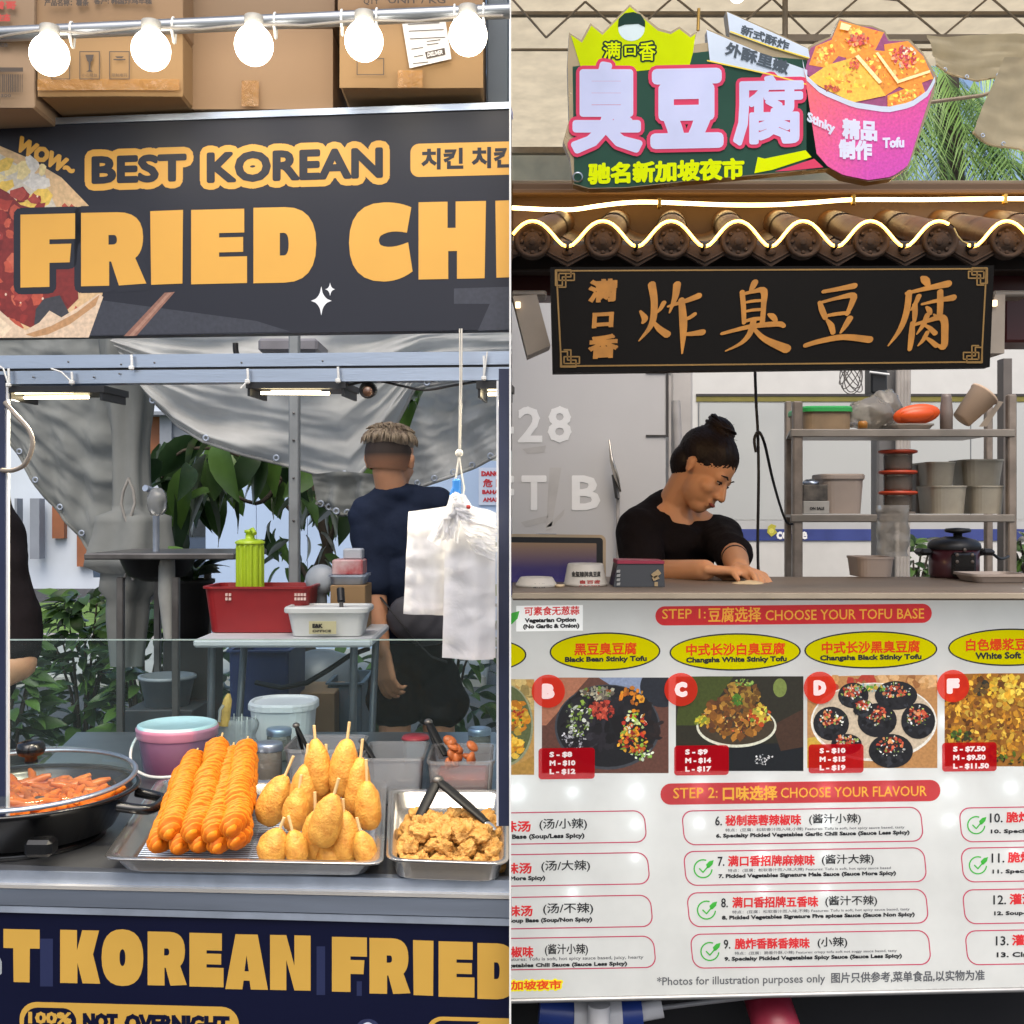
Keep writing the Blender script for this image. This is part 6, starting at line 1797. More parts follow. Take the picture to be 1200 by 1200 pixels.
m = MB(); m.box(P(900, 48, 7.6), P(1400, 40, 7.6) + Vector((0, .05, 0))); m.build('lower_beam', iron, tn)
zz = [(598, -4), (640, 44), (686, 2), (735, 44), (790, -4), (850, 44), (905, -2), (952, 44), (1008, -4), (1052, 0), (1104, 43), (1160, -4), (1215, 43), (1270, -2)]
for a, b in zip(zz[:-1], zz[1:]):
    m = MB(); m.tube([P(*a, 7.63), P(*b, 7.63)], .008, 6); m.build('truss_bar', iron, tn)
for px in (920, 1400):
    m = MB(); m.tube([P(px, 52, 7.6), P(px, -3, 7.6)], .02, 6); m.build('truss_post', iron, tn)
drape('tent_curtain', [(1176, 68), (1215, 66), (1290, 60)], [(1140, 156), (1190, 178), (1290, 240)], 6.6, tent_m, 'brown tent curtain gathered aside at the upper right', 26, 24, fold=.05, ff=2, wr=.02, seed=9, cat='curtain')
drape('tent_valance', [(1085, 42), (1150, 42), (1290, 40)], [(1098, 76), (1145, 96), (1290, 84)], 6.9, tent_m, 'scalloped brown cloth hanging below the tent beam at the upper right', 30, 14, fold=.04, ff=2, wr=.02, seed=10, cat='curtain')
m = MB(); m.tube([P(1080, 121, 6.8), P(1150, 112, 6.8), P(1178, 104, 6.75)], .012, 6); m.build('support_bar', iron, label='thin iron bar crossing in front of the palm leaves', cat='bar')
# palm
palm_ms = [M('palm_green_a', '#789a4a', .5, var=.25, vs=4), M('palm_green_b', '#5f8238', .5, var=.25, vs=4), M('palm_green_c', '#98b464', .5, var=.2, vs=4)]
pm = thing('palm_tree', 'green palm fronds showing between the tent cloths at the upper right', 'palm', (P(1110, 0, 11).x, 11.6, 0))
m = MB(); m.tube([(P(1125, 0, 11.4).x, 11.6, 0), P(1120, 300, 11.5), P(1110, 90, 11.4)], [.16, .13, .11], 12); m.build('trunk', bark, pm)
rpq = random.Random(6)
def frond(base, tip, sag, mat, n=34, ln=.55):
    base, tip = Vector(base), Vector(tip)
    pts = [base.lerp(tip, i / n) + Vector((0, 0, sag * sin(pi * i / n))) for i in range(n + 1)]
    m = MB(); m.tube(pts, [.012 * (1 - .8 * i / n) for i in range(n + 1)], 5)
    for i in range(3, n):
        t = (pts[i + 1] - pts[i - 1]).normalized()
        for s in (-1, 1):
            side = t.cross(Vector((0, 0, 1))).normalized() * s
            L = ln * sin(pi * (.12 + .85 * i / n)) * rpq.uniform(.8, 1.15)
            d = (side * .75 + t * .7 + Vector((0, rpq.uniform(-.2, .2), -.25 + rpq.uniform(-.3, .1)))).normalized()
            w = t * .013
            a = pts[i]; b = a + d * L * .5 + Vector((0, 0, .01)); c = a + d * L + Vector((0, 0, -.10 * L - .05))
            m.add([a - w, a + w, b + w, b - w, c], [(0, 1, 2, 3), (3, 2, 4)])
    return m.build('frond', mat, pm, fix=False)
for b, t, sg in (((1085, 60), (1108, 240), .1), ((1095, 70), (1150, 240), .25), ((1070, 60), (1075, 250), .1), ((1110, 70), (1215, 200), .4), ((1100, 80), (1180, 250), .35), ((1120, 60), (1230, 130), .3),
                 ((1090, 70), (1040, 240), .2), ((1140, 110), (1200, 250), .2), ((1060, 90), (1120, 235), .3), ((1160, 120), (1240, 240), .2)):
    frond(P(*b, 11.3 + rpq.uniform(-.3, .5)), P(*t, 10.7 + rpq.uniform(-.6, .3)), sg, rpq.choice(palm_ms))
for b, t, sg in (((1085, 120), (1140, 245), .3), ((1150, 190), (1230, 235), .2), ((1130, 150), (1085, 250), .2), ((1100, 150), (1200, 225), .3), ((1080, 100), (1190, 190), .3), ((1095, 110), (1130, 260), .2), ((1140, 90), (1160, 260), .3), ((1120, 80), (1060, 230), .2), ((1180, 110), (1150, 250), .2), ((1085, 170), (1220, 245), .2), ((1150, 140), (1240, 215), .2)):
    frond(P(*b, 12.2), P(*t, 11.9), sg, rpq.choice(palm_ms))

# grey container wall with white lettering
cont = thing('grey_container', 'grey site container with white numerals and letters behind the woman', 'container', (P(690, 0, 4.3).x, 4.4, 0))
cg = M('container_grey_paint', '#c8c6c4', .6, var=.05, vs=2, c2='#bebcba')
ink_w = M('white_vinyl_letter', '#f0efec', .5, var=.02)
C4 = Plane(1 / 4.3)
m = MB(); a, b = P(599, 0, 4.3), P(780, 250, 4.3); m.box((.006, 4.3, 0), (b.x, 4.6, b.z)); m.build('wall_sheet', cg, cont)
dirt = M('faded_scuff', '#8a847e', .7, var=.2, vs=6)
for v_ in ([(644, 548), (658, 548), (646, 620), (640, 622)], [(640, 618), (662, 596), (660, 604), (648, 616)], [(610, 612), (642, 604), (640, 612), (616, 618)], [(612, 526), (640, 522), (638, 530), (618, 532)]):
    v, f = fill([v_]); put('scuff_mark', v, f, C4, M('pale_scuff', '#b9b6b2', .7, var=.08), cont, .001)
T('2', 607, 635.5, 476.5, 518.5, C4, ink_w, cont, 1.4, .002); T('8', 642, 669.5, 476, 518.5, C4, ink_w, cont, 1.4, .002)
T('-', 590, 602, 500, 508, C4, ink_w, cont, 1.5, .002, side='R')
T('F', 574, 602.5, 557.5, 598, C4, ink_w, cont, 1.6, .002, side='R'); T('T', 611, 640.5, 557, 598, C4, ink_w, cont, 1.6, .002); T('B', 670, 703.5, 557, 598, C4, ink_w, cont, 1.6, .002)
slit = M('dark_slit', '#3c3836', .6)
for x0, x1, y0, y1 in ((780.6, 783.4, 437, 512), (757, 781, 435.4, 437.2), (757, 781, 509.6, 511.4)):
    m = MB(); slab(C4, x0, x1, y0, y1, .004, m, lift=.006); m.build('door_gap', slit, cont)
m = MB(); slab(C4, 783.6, 786.4, 440, 800, .02, m, lift=.002); m.build('corner_trim', M('light_grey_trim', '#b2aca6', .5), cont)
# lever lock on the container
lk = thing('lock_lever', 'bright metal lock lever with its rod on the grey container', 'lock', P(722, 600, 4.28))
m = MB(); m.tube([P(714, 516, 4.27), P(717, 540, 4.25), P(722, 558, 4.24), P(727, 576, 4.26)], [.006, .016, .02, .007], 10, flat=.5); m.build('lever', M('bright_steel', '#c6bdb0', .2, .9), lk)
m = MB(); m.tube([P(719, 556, 4.25), P(723, 583, 4.26), P(726, 584, 4.26)], .008, 8); m.build('hasp', steel_dark, lk)
m = MB(); m.tube([P(724, 560, 4.275), P(724, 690, 4.275)], .007, 8); m.build('rod', M('pale_rod', '#a8a29c', .5), lk)
# white column between container and bus
m = MB(); a, b = P(786.5, 0, 5.0), P(812, 420, 5.0); m.box((a.x, 5.0, 0), (b.x, 5.25, b.z), .01)
cl = m.build('white_column', M('old_white_column', '#b9b4ae', .7, var=.1, vs=6, bump=.2, bs=20), label='narrow white column between the grey container and the white bus', cat='column')
m = MB(); m.tube([P(792, 470, 4.97), P(794, 520, 4.96), P(792, 600, 4.97), P(793, 700, 4.97)], .02, 8); m.build('drain_pipe', M('pale_drain', '#a8a39e', .6), cl)
# white bus
bus = thing('white_bus', 'long white bus with an olive stripe and a blue lower band behind the steel rack', 'bus', (P(1060, 0, 6.2).x, 6.8, 0))
bw = M('bus_white_paint', '#d2d0ca', .35, var=.03, coat=.3); bs_ = M('bus_lower_grey', '#b8b8b6', .4, var=.04); bo = M('bus_olive_stripe', '#7d7430', .45); bb_ = M('bus_blue_band', '#3a4684', .45)
a, b = P(800, 0, 6.2), P(1500, 400, 6.2)
m = MB(); m.box((a.x, 6.2, .35), (b.x, 8.4, b.z), .03); m.build('body', bw, bus)
B6 = Plane(1 / 6.2)
m = MB(); slab(B6, 816, 1480, 464.5, 470.5, .01, m, lift=.008); m.build('olive_stripe', bo, bus)
m = MB(); slab(B6, 816, 1480, 461.5, 464.3, .01, m, lift=.012); m.build('dark_gutter', slit, bus)
m = MB(); slab(B6, 820, 1470, 472, 609, .01, m, lift=.004); wnd = m.build('window_band', M('bus_grey_glass', '#b9bbb8', .12, var=.05, vs=1.2, spec=.6), bus)  # light grey glossy band along the side
for px in (818, 1022, 1137, 1290):
    m = MB(); slab(B6, px, px + 1.2, 472, 690, .01, m, lift=.0055); m.build('panel_seam', M('pale_seam', '#6f7274', .5), bus)
m = MB(); slab(B6, 816, 1480, 610, 620, .01, m, lift=.006); m.build('sill_band', bs_, bus)
m = MB(); slab(B6, 816, 1480, 620, 633.5, .01, m, lift=.008); m.build('blue_band', bb_, bus)
T('coffee', 910, 946, 619, 632, B6, ink_w, bus, .6, .012)
pc = Picture(); pc.poly([(900, 617), (904, 614), (910, 616), (908, 620), (911, 624), (904, 629), (899, 624)], '#b8b040'); pc.poly(ell(904, 622, 3, 3), '#d8d060'); pc.put('badge_print', B6, bus, .012)
for px in (870, 1240):
    q = P(px, 0, 6.18)
    m = MB(); m.lathe([(1e-4, -.1), (.3, -.1), (.46, -.07), (.46, .1), (1e-4, .1)], (q.x, 6.3, .46), 28, R=Matrix.Rotation(pi / 2, 3, 'X')); w_ = m.build('wheel', wire_black, bus)
    m = MB(); m.lathe([(1e-4, .10), (.24, .11), (.26, .105)], (q.x, 6.3, .46), 24, R=Matrix.Rotation(pi / 2, 3, 'X')); m.build('rim', steel_dull, w_)
shrub('green_bush', 'light green bush seen under the rack beside the rice cooker', 1040, 1100, 636, 720, 5.4, 120, .09, seed=14, cat='bush')
shrub('green_bush', 'small green bush at the right edge beyond the rack post', 1186, 1230, 630, 700, 5.5, 60, .12, seed=15, cat='bush')

# ================================================================ steel storage rack
Yr = 3.95
rk = thing('storage_rack', 'worn steel storage rack with two shelves behind the counter on the right', 'rack', (P(1060, 0, Yr).x, Yr + .2, 0))
rust = M('worn_rack_steel', '#8c7f73', .45, .45, .22, 18, bump=.1, bs=80)
rust2 = M('rack_shelf_steel', '#8f867b', .4, .5, .2, 8)
for px0, px1, Y in ((930, 941, Yr), (921, 928, Yr + .42), (1182, 1192, Yr), (1156, 1164, Yr + .42)):
    m = MB(); a, b = P(px0, 0, Y), P(px1, 470 if px0 < 1150 else 462, Y); m.box((a.x, Y, 0), (b.x, Y + .03, b.z), .004); m.build('post', rust, rk)
for y0, y1 in ((502.5, 512), (602.5, 612)):
    a, b = P(927, y1, Yr - .005), P(1190, y0, Yr - .005)
    m = MB(); m.box((a.x, Yr - .005, a.z), (b.x, Yr + .012, b.z - .001), .003); m.build('shelf_edge', rust2, rk)
    m = MB(); xb = P(922, 0, Yr + .44).x; z_ = b.z - .012; m.hexa([(a.x, Yr + .0125, z_), (b.x, Yr + .0125, z_), (b.x, Yr + .46, z_), (xb, Yr + .46, z_), (a.x, Yr + .0125, z_ + .01), (b.x, Yr + .0125, z_ + .01), (b.x, Yr + .46, z_ + .01), (xb, Yr + .46, z_ + .01)]); m.build('shelf', rust2, rk)
zs1, zs2 = P(0, 502.5, Yr).z, P(0, 602.5, Yr).z
def rack_tub(name, label, cat, x0, x1, y0, Y, zb, mat, D=.2, lidm=None, taper=.86, lidh=.02, r=.2):
    q0, q1 = P(x0, y0, Y), P(x1, y0, Y)
    cx, w = (q0.x + q1.x) / 2, q1.x - q0.x
    t = thing(name, label, cat, (cx, Y + D / 2, zb))
    m = MB(); tub(m, cx, Y + D / 2, zb + .001, q0.z, w * taper, D * taper, w * .96, D * .96, .003, w * .02, r=r); m.build('tub', mat, t)
    if lidm is not None:
        m = MB(); lid(m, cx, Y + D / 2, q0.z - .003, w * 1.03, D * 1.02, lidh, r=r); m.build('lid', lidm, t)
    return t
grn = M('green_lid_plastic', '#2f9a4a', .35, var=.05); brn = M('brown_food_box', '#8a7458', .5, var=.2, vs=12); org = M('orange_lid_plastic', '#e0561c', .35, var=.05)
rack_tub('lidded_box', 'flat food box with a bright green lid on the top shelf', 'box', 943, 1001, 481, Yr + .03, zs1, brn, .26, grn, .95, .02)
rack_tub('oval_box', 'clear bowl with a tilted orange lid on the top shelf', 'bowl', 1048, 1098, 496, Yr + .05, zs1, mix_mat('cloudy_box_plastic', '#b8b0a6', .3, .4, .2), .2, None, .8)
ol = thing('orange_lid', 'bright orange oval lid leaning up on the top shelf', 'lid', P(1073, 499, Yr + .04))
m = MB(); m.ellipsoid(P(1074, 486, Yr + .08), (.086, .03, .040), 28, 12, R=Euler((.5, -.12, 0)).to_matrix()); m.ellipsoid(P(1074, 486, Yr + .07), (.066, .03, .030), 28, 12, R=Euler((.5, -.12, 0)).to_matrix()); m.build('lid_shell', org, ol)
pb = thing('plastic_bag', 'heap of clear plastic bags lying on the top shelf', 'bag', P(1015, 502, Yr + .1))
m = MB(); m.ellipsoid(P(1018, 485, Yr + .15), (.09, .08, .055), 24, 16); m.ellipsoid(P(1036, 478, Yr + .2), (.06, .07, .07), 20, 14)
m.v = [v + Vector((fbm(v, 18, 3), 0, fbm(v + Vector((4, 4, 4)), 18, 3))) * .02 for v in m.v]
m.build('film', mix_mat('clear_bag_film2', '#b9b2a6', .45, .4, .15, True, 1.4, bump=.5, bs=30), pb)
yl = thing('yellow_knob_jar', 'small amber jar at the front of the top shelf', 'jar', P(1011, 508, Yr - .02))
m = MB(); m.lathe([(1e-4, 0), (.016, 0), (.017, .02), (.012, .026), (1e-4, .027)], P(1011, 502, Yr + .02), 18); m.build('jar_body', M('amber_jar', '#a8702c', .3), yl)
bt = thing('water_bottle', 'grey bottle standing between the orange lid and the wooden bucket', 'bottle', (P(1109, 0, Yr + .1).x, Yr + .1, zs1))
q = P(1109, 462, Yr + .1)
m = MB(); m.lathe([(1e-4, zs1 + .001), (.022, zs1 + .001), (.023, zs1 + .07), (.018, q.z - .012), (.016, q.z), (1e-4, q.z)], (q.x, Yr + .1, 0), 20); m.build('flask', M('grey_brown_flask', '#7d7068', .4), bt)
wbk = thing('paper_bucket', 'pale cardboard bucket lying tilted on the top shelf', 'bucket', P(1140, 502, Yr + .1))
qa, qb = P(1127, 492, Yr + .12), P(1148, 468, Yr + .12)
m = MB(); ax_ = (qb - qa); m.lathe([(1e-4, 0), (.036, 0), (.052, ax_.length * 1.2), (.055, ax_.length * 1.22), (.055, ax_.length * 1.3), (.048, ax_.length * 1.3), (.034, .006)], qa, 26, R=Vector((0, 0, 1)).rotation_difference(ax_.normalized()).to_matrix()); m.build('bucket_wall', M('pale_card_bucket', '#c2a88e', .7, var=.06), wbk)
bd = thing('cutting_board', 'thin board leaning at the right end of the top shelf', 'board', P(1160, 500, Yr + .15))
m = MB(); m.hexa([P(1147, 500, Yr + .1), P(1156, 500, Yr + .1), P(1156, 500, Yr + .25), P(1147, 500, Yr + .25), P(1170, 470, Yr + .1), P(1176, 471, Yr + .1), P(1176, 471, Yr + .25), P(1170, 470, Yr + .25)]); m.build('board_slab', M('dark_cream_board', '#8f8272', .6), bd)
taup = M('taupe_tub_plastic', '#a39488', .5, var=.05); grt = M('grey_steel_pan', '#a39c8c', .4, .25, .15)
rack_tub('grey_tub', 'tall taupe tub with a rim on the lower shelf', 'tub', 965, 1016, 560, Yr + .05, zs2, taup, .18, taup, .86, .018, .25)
cbx = thing('black_carton', 'black over white small carton at the left end of the lower shelf', 'carton', (P(956, 0, Yr + .02).x, Yr + .1, zs2))
a, b = P(941.5, 602, Yr + .02), P(972, 587, Yr + .02); m = MB(); m.box((a.x, Yr + .02, zs2 + .001), (b.x, Yr + .16, b.z), .002); wbox = m.build('lower_carton', M('white_carton', '#a8a49c', .7), cbx)
a, b = P(941, 587, Yr + .02), P(970, 568, Yr + .02); m = MB(); m.box((a.x, Yr + .02, a.z + .001), (b.x, Yr + .16, b.z), .002); m.build('upper_carton', M('dark_carton', '#3a3632', .6, c2='#6a6258', vs=30), cbx)
T('ON SALE', 949, 966, 594, 597.5, Plane(1 / (Yr + .02)), wire_black, wbox, .2, .002)
pw_ = thing('foil_packet', 'crumpled silver packet on top of the black carton', 'packet', P(950, 568, Yr + .08))
m = MB(); m.ellipsoid(P(950, 566, Yr + .08), (.03, .04, .012), 16, 10); m.v = [v + Vector((0, 0, .006 * fbm(v, 60, 2))) for v in m.v]; m.build('foil', steel, pw_)
# stacked clear jars with orange lids
for i, (yl_, lab) in enumerate(((530, 'top'), (554, 'middle'), (578, 'bottom'))):
    zt = P(0, yl_ - 2.5, Yr + .1).z; zb = P(0, yl_ + 21.5, Yr + .1).z
    q = P(1052, 0, Yr + .1); rr = 18 * (Yr + .1) / FOC
    t = thing('spice_container', ['clear container with an orange red lid, topmost of the stack of three', 'clear container with an orange lid in the middle of the stack of three', 'clear container with an orange lid at the bottom of the stack of three'][i], 'container', (q.x, Yr + .1, zb), group='stacked containers with orange lids')
    m = MB(); m.lathe([(1e-4, zb), (rr * .86, zb), (rr * .9, zb + .01), (rr * .92, zt - .012)], (q.x, Yr + .1, 0), 26); m.build('jar_wall', mix_mat('dim_clear_jar', '#a0978c', .55, .3, .15), t)
    m = MB(); m.lathe([(1e-4, zb + .004), (rr * .7, zb + .004), (rr * .7, zt - .02), (1e-4, zt - .02)], (q.x, Yr + .1, 0), 20); m.build('contents', M('brown_spice', '#5c4a38', .9, var=.3, vs=30), t)
    m = MB(); m.lathe([(rr * .98, zt - .014), (rr * 1.22, zt - .010), (rr * 1.24, zt - .003), (rr * 1.1, zt), (1e-4, zt)], (q.x, Yr + .1, 0), 28); m.build('lid', M('orange_red_lid', '#c0482a', .4), t)
m = MB(); q = P(1052, 0, Yr + .1); m.box((q.x - .05, Yr + .06, zs2 + .001), (q.x + .05, Yr + .15, P(0, 599.5, Yr + .1).z)); m.build('spacer_box', M('dim_box', '#6d655c', .7), label='dim small box under the stack of orange lidded containers', cat='box')
for i, (x0, x1, y0, lab, zb) in enumerate(((1088, 1124, 541, 'steel pan at the upper left of the nested pans on the lower shelf', None), (1132, 1182, 538, 'broad steel pan at the upper right of the nested pans', None),
                                   (1094, 1138, 569, 'steel pan at the front left of the lower shelf', zs2), (1143, 1182, 569, 'steel pan at the front right of the lower shelf', zs2))):
    if zb is None: rack_tub('steel_pan', lab, 'pan', x0, x1, y0, Yr + .09, P(0, 572, Yr + .09).z, grt, .2, None, .82, r=.3)
    else: rack_tub('steel_pan', lab, 'pan', x0, x1, y0, Yr + .03, zb, grt, .2, None, .86, r=.3)
for px in (1080,):
    rack_tub('clear_tub', 'tall cloudy tub behind the nested steel pans', 'tub', 1074, 1092, 545, Yr + .2, zs2, mix_mat('cloudy_box_plastic', '#b8b0a6'), .16, None, .86)
# grey post with wrapped pipes behind the rack
gp_ = thing('grey_pole', 'grey tent pole with a bundle of thin white pipes behind the rack', 'pole', (P(1045, 0, 5.2).x, 5.2, 0))
m = MB(); a, b = P(1028, 0, 5.2), P(1052, 420, 5.2); m.box((a.x, 5.2, 0), (b.x, 5.3, b.z), .01); m.build('pole_shaft', M('dark_grey_pole', '#6c6a68', .6, var=.1), gp_)
for k in range(4):
    m = MB(); q = P(1050 + k * 4, 0, 5.15); m.tube([(q.x, 5.15, 0), (q.x + .01, 5.15, P(0, 420, 5.15).z)], .012, 8); m.build('pipe', M('pale_tent_pipe', '#a39c94', .5), gp_)
spk = thing('black_speaker', 'black box strapped high on the grey pole', 'box', P(1030, 460, 5.1))
m = MB(); m.box(P(1021, 461, 5.05), P(1040, 425, 5.05) + Vector((0, .1, 0)), .008); m.build('case', lamp_body, spk)
m = MB(); m.tube([P(1019, 436, 5.03), P(1042, 439, 5.03)], .006, 6); m.build('strap', zip_white, spk)
m = MB()
for k in range(7):
    m.tube([P(997 + 3 * sin(k * 2.3) + 13 * cos(w + k) * (1 - .09 * (k % 4)), 438 + 4 * cos(k * 1.7) + 20 * sin(w) * (1 - .09 * (k % 3)), 4.9) for w in [2 * pi * i / 20 + k for i in range(21)]], .0024, 5)
m.build('cable_coil', M('dark_grey_cable', '#55504c', .5), label='coil of thin grey cable hanging above the rack', cat='cable')
wall_r = M('right_upright_steel', '#6d6660', .5, .4, .12)
m = MB(); a, b = P(1176, 0, 4.6), P(1186, 420, 4.6); m.box((a.x, 4.6, 0), (b.x, 4.66, b.z)); m.build('tent_upright', wall_r, label='brown steel tent upright behind the right end of the rack', cat='upright')
# ================================================================ counter, light box menu
wood = M('pale_counter_wood', '#75675a', .45, var=.15, vs=5, stretch=(.15, 1, 1), bump=.05, bs=60)
tc_ = thing('serving_counter', 'long brown serving counter above the lit menu board', 'counter', (1.0, 2.7, 0))
m = MB(); a, b = RP(598, 693.5, .05), RP(1300, 683, .05)
zc2 = RP(598, 694, .06).z
m.box((.004, 2.44, zc2 - .018), (2.2, 3.03, zc2), .003); m.build('counter_top', wood, tc_)
m = MB(); m.box((.004, 2.92, .0), (2.2, 2.96, zc2 - .019)); m.build('back_board', M('dark_board', '#2a2624', .7), tc_)
cbar = thing('counter_bar', 'pale edging strip along the front of the serving counter', 'strip', (1.0, 2.44, zc2 - .02))
m = MB(); m.box((.004, 2.432, zc2 - .014), (2.2, 2.4395, zc2 - .002), .001); m.build('edging', M('pale_edge', '#a0937f', .5, var=.1), cbar)

mb_ = thing('menu_board', 'large backlit menu board reading STEP 1 and STEP 2 below the serving counter', 'menu board', RP(900, 1170, 0))
def acrylic(name, c, es=.0, transl=.5, transp=.10):
    m = mix_mat(name, c, transp, transl, .18, True, 1.3, gf=.3)
    if es:
        nt = m.node_tree; N = nt.nodes; L = nt.links
        out = [n for n in N if n.type == 'OUTPUT_MATERIAL'][0]
        src = out.inputs['Surface'].links[0].from_socket
        em = N.new('ShaderNodeEmission'); em.inputs['Color'].default_value = (*lin(c), 1); em.inputs['Strength'].default_value = es
        ad = N.new('ShaderNodeAddShader'); L.new(src, ad.inputs[0]); L.new(em.outputs[0], ad.inputs[1]); L.new(ad.outputs[0], out.inputs['Surface'])
    return m
MS = -.0185     # slope of the printed lines
face_m = acrylic('lit_white_acrylic', '#d2d3d0', .24, .5, .22)
m = MB()
f0 = [RP(598.9, 700.5, 0), RP(1300, 690.5, 0), RP(1300, 1157, 0), RP(598.9, 1172.5, 0)]
m.add(f0, [(0, 1, 2, 3)]); m.build('lit_face', face_m, mb_, fix=False)
bx = M('white_box_back', '#d8d8d6', .7)
m = MB(); bk_ = [p + Vector((0, .07, 0)) for p in f0]; m.add(f0 + bk_, [(4, 5, 6, 7), (0, 1, 5, 4), (3, 2, 6, 7), (0, 3, 7, 4), (1, 2, 6, 5)]); m.build('box_back', bx, mb_)
edge_m = M('aluminium_edge', '#a8a8a6', .35, .7)
m = MB(); m.tube([f0[3] + Vector((0, -.002, 0)), f0[2] + Vector((0, -.002, 0))], .006, 8); m.build('lower_edge', edge_m, mb_)
red = acrylic('menu_red_ink', '#cc1420', .2, .4, .15); red_d = acrylic('menu_deep_red_ink', '#b50e1c', .18, .4, .2); red_l = acrylic('menu_bright_red_ink', '#dc3a2a', .16, .45, .2)
yel = acrylic('menu_yellow_ink', '#e2d800', .26, .45, .2); gold_i = acrylic('menu_gold_ink', '#ecc650', .25, .5, .1)
blk = M('menu_black_ink', '#1a1c20', .5, var=.03); gry = M('menu_grey_ink', '#5a5c60', .5, var=.03)
grn_i = acrylic('menu_green_ink', '#3fae3c', .15, .45, .1); wht = acrylic('menu_white_ink', '#f0f0ee', .3, .5, .1); pink_i = M('menu_pink_line', '#c23a5c', .5, var=.03)
def shape(pts, mat, lift=.0012, name='print_shape', parent=None):
    v, f = fill([pts]); return put(name, v, f, RP, mat, parent or mb_, lift, 'R')
def tx(body, x0, x1, y0, y1, mat, bold=0, lift=.0024, sl=MS): return T(body, x0, x1, y0, y1, RP, mat, mb_, bold, lift, sl, 0, 'R')
# step bars
shape(rrect(768, 1092, 709, 731.5, 11, -.010), red, name='title_bar')
tx('STEP 1:', 776, 827, 713.5, 725, gold_i, .12, sl=-.012); tx('豆腐选择', 830, 892, 711.5, 729, gold_i, .3, sl=-.012); tx('CHOOSE YOUR TOFU BASE', 897, 1083, 714, 726, gold_i, .12, sl=-.012)
shape(rrect(774, 1102, 916, 941, 12, -.014), red_d, name='title_bar')
tx('STEP 2:', 789, 841, 923, 935.5, gold_i, .12, sl=-.014); tx('口味选择', 847, 911, 921, 938, gold_i, .5, sl=-.014); tx('CHOOSE YOUR FLAVOUR', 915, 1086, 922, 934, gold_i, .12, sl=-.014)
# vegetarian note
def leafmark(cx, cy, s=1.0, ringed=True):
    pts = [(cx - 4 * s, cy + 5 * s), (cx - 6 * s, cy - 2 * s), (cx, cy - 8 * s), (cx + 8 * s, cy - 10 * s), (cx + 6 * s, cy - 2 * s), (cx, cy + 4 * s)]
    if ringed:
        v, f = stroke([(cx + (-2 + 10 * cos(a)) * s, cy + (1 + 10 * sin(a)) * s) for a in [radians(-50) + radians(280) * i / 18 + 1.0 for i in range(19)]], .8 * s); put('leaf_ring', v, f, RP, grn_i, mb_, .0016, 'R')
        v, f = stroke([(cx - 6 * s, cy + 1 * s), (cx - 2 * s, cy + 5 * s), (cx + 4 * s, cy - 2 * s)], .8 * s); put('leaf_tick', v, f, RP, grn_i, mb_, .0024, 'R')
        pts = [(x + 5 * s, y - 2.5 * s) for x, y in [(cx + (a - cx) * .62, cy + (b - cy) * .62) for a, b in pts]]
    shape(pts, grn_i, .002, 'leaf_mark')
shape([(605, 710), (683, 709), (683, 739), (605, 740)], wht, .0008, 'note_panel')
leafmark(600, 727, 1.1, False)
tx('可素食无葱蒜', 614.5, 679, 710.5, 721, red, .3); tx('Vegetarian Option', 615, 675, 724, 730.5, blk, .45); tx('(No Garlic & Onion)', 613, 679, 731, 737.5, blk, .45)
# ovals
for cx, cy, rx, ry, zh, en, zx, ex in ((709, 763.5, 64, 21.5, '黑豆臭豆腐', 'Black Bean Stinky Tofu', (673, 746), (662, 758)), (861.5, 764, 76, 21, '中式长沙白臭豆腐', 'Changsha White Stinky Tofu', (804, 920), (804, 922)),
                                    (1020.5, 761.5, 77, 21, '中式长沙黑臭豆腐', 'Changsha Black Stinky Tofu', (963, 1078), (961, 1080)), (1183, 758.5, 71, 21, '白色爆浆豆腐', 'White Soft Tofu', (1132, 1218), (1143, 1222)), (556, 768, 60, 20, None, None, None, None)):
    shape(ell(cx, cy, rx + 1, ry + 1, 48, -.012), blk, .0008, 'oval_rim'); shape(ell(cx, cy, rx - .8, ry - .8, 48, -.012), yel, .0014, 'oval_plate')
    if zh:
        tx(zh, zx[0], zx[1], cy - 10.5, cy + 4, red_l, .45, sl=-.015); tx(en, ex[0], ex[1], cy + 5.5, cy + 13.5, blk, .45, sl=-.015)
# photographs of the dishes
rf = random.Random(40)
def plate(pc, cx, cy, rx, ry, c1, c2): pc.poly(ell(cx, cy, rx, ry, 40), c1); pc.poly(ell(cx, cy - 1, rx - 2.4, ry - 2.2, 40), c2)
def photo(x0, x1, y0, y1, fn, drop=-1.5):
    pc = Picture(); fn(pc); return pc.put('dish_photo', RP, mb_, .0010, 3e-6, 'R', clip=(x0, x1, y0, y1), glow=.2)
def bits(pc, n, xr, yr, rr, cols, asp=(.5, 1)):
    for _ in range(n): pc.blob(rf.uniform(*xr), rf.uniform(*yr), rf.uniform(*rr), rf.choice(cols), rf.uniform(*asp), rf.uniform(0, 3), 7, rnd=rf)
def cluster(pc, n, cx, cy, rx, ry, rr, cols):
    for _ in range(int(n * 2.2)):
        a = rf.uniform(0, 6.3); q = math.sqrt(rf.random())
        pc.blob(cx + rx * q * cos(a), cy + ry * q * sin(a), rf.uniform(*rr) * .72, shade(rf.choice(cols)), rf.uniform(.4, 1), rf.uniform(0, 3), 6, rnd=rf)
def shade(c):
    k = rf.uniform(.5, 1.15); return tuple(x * k for x in lin(c))
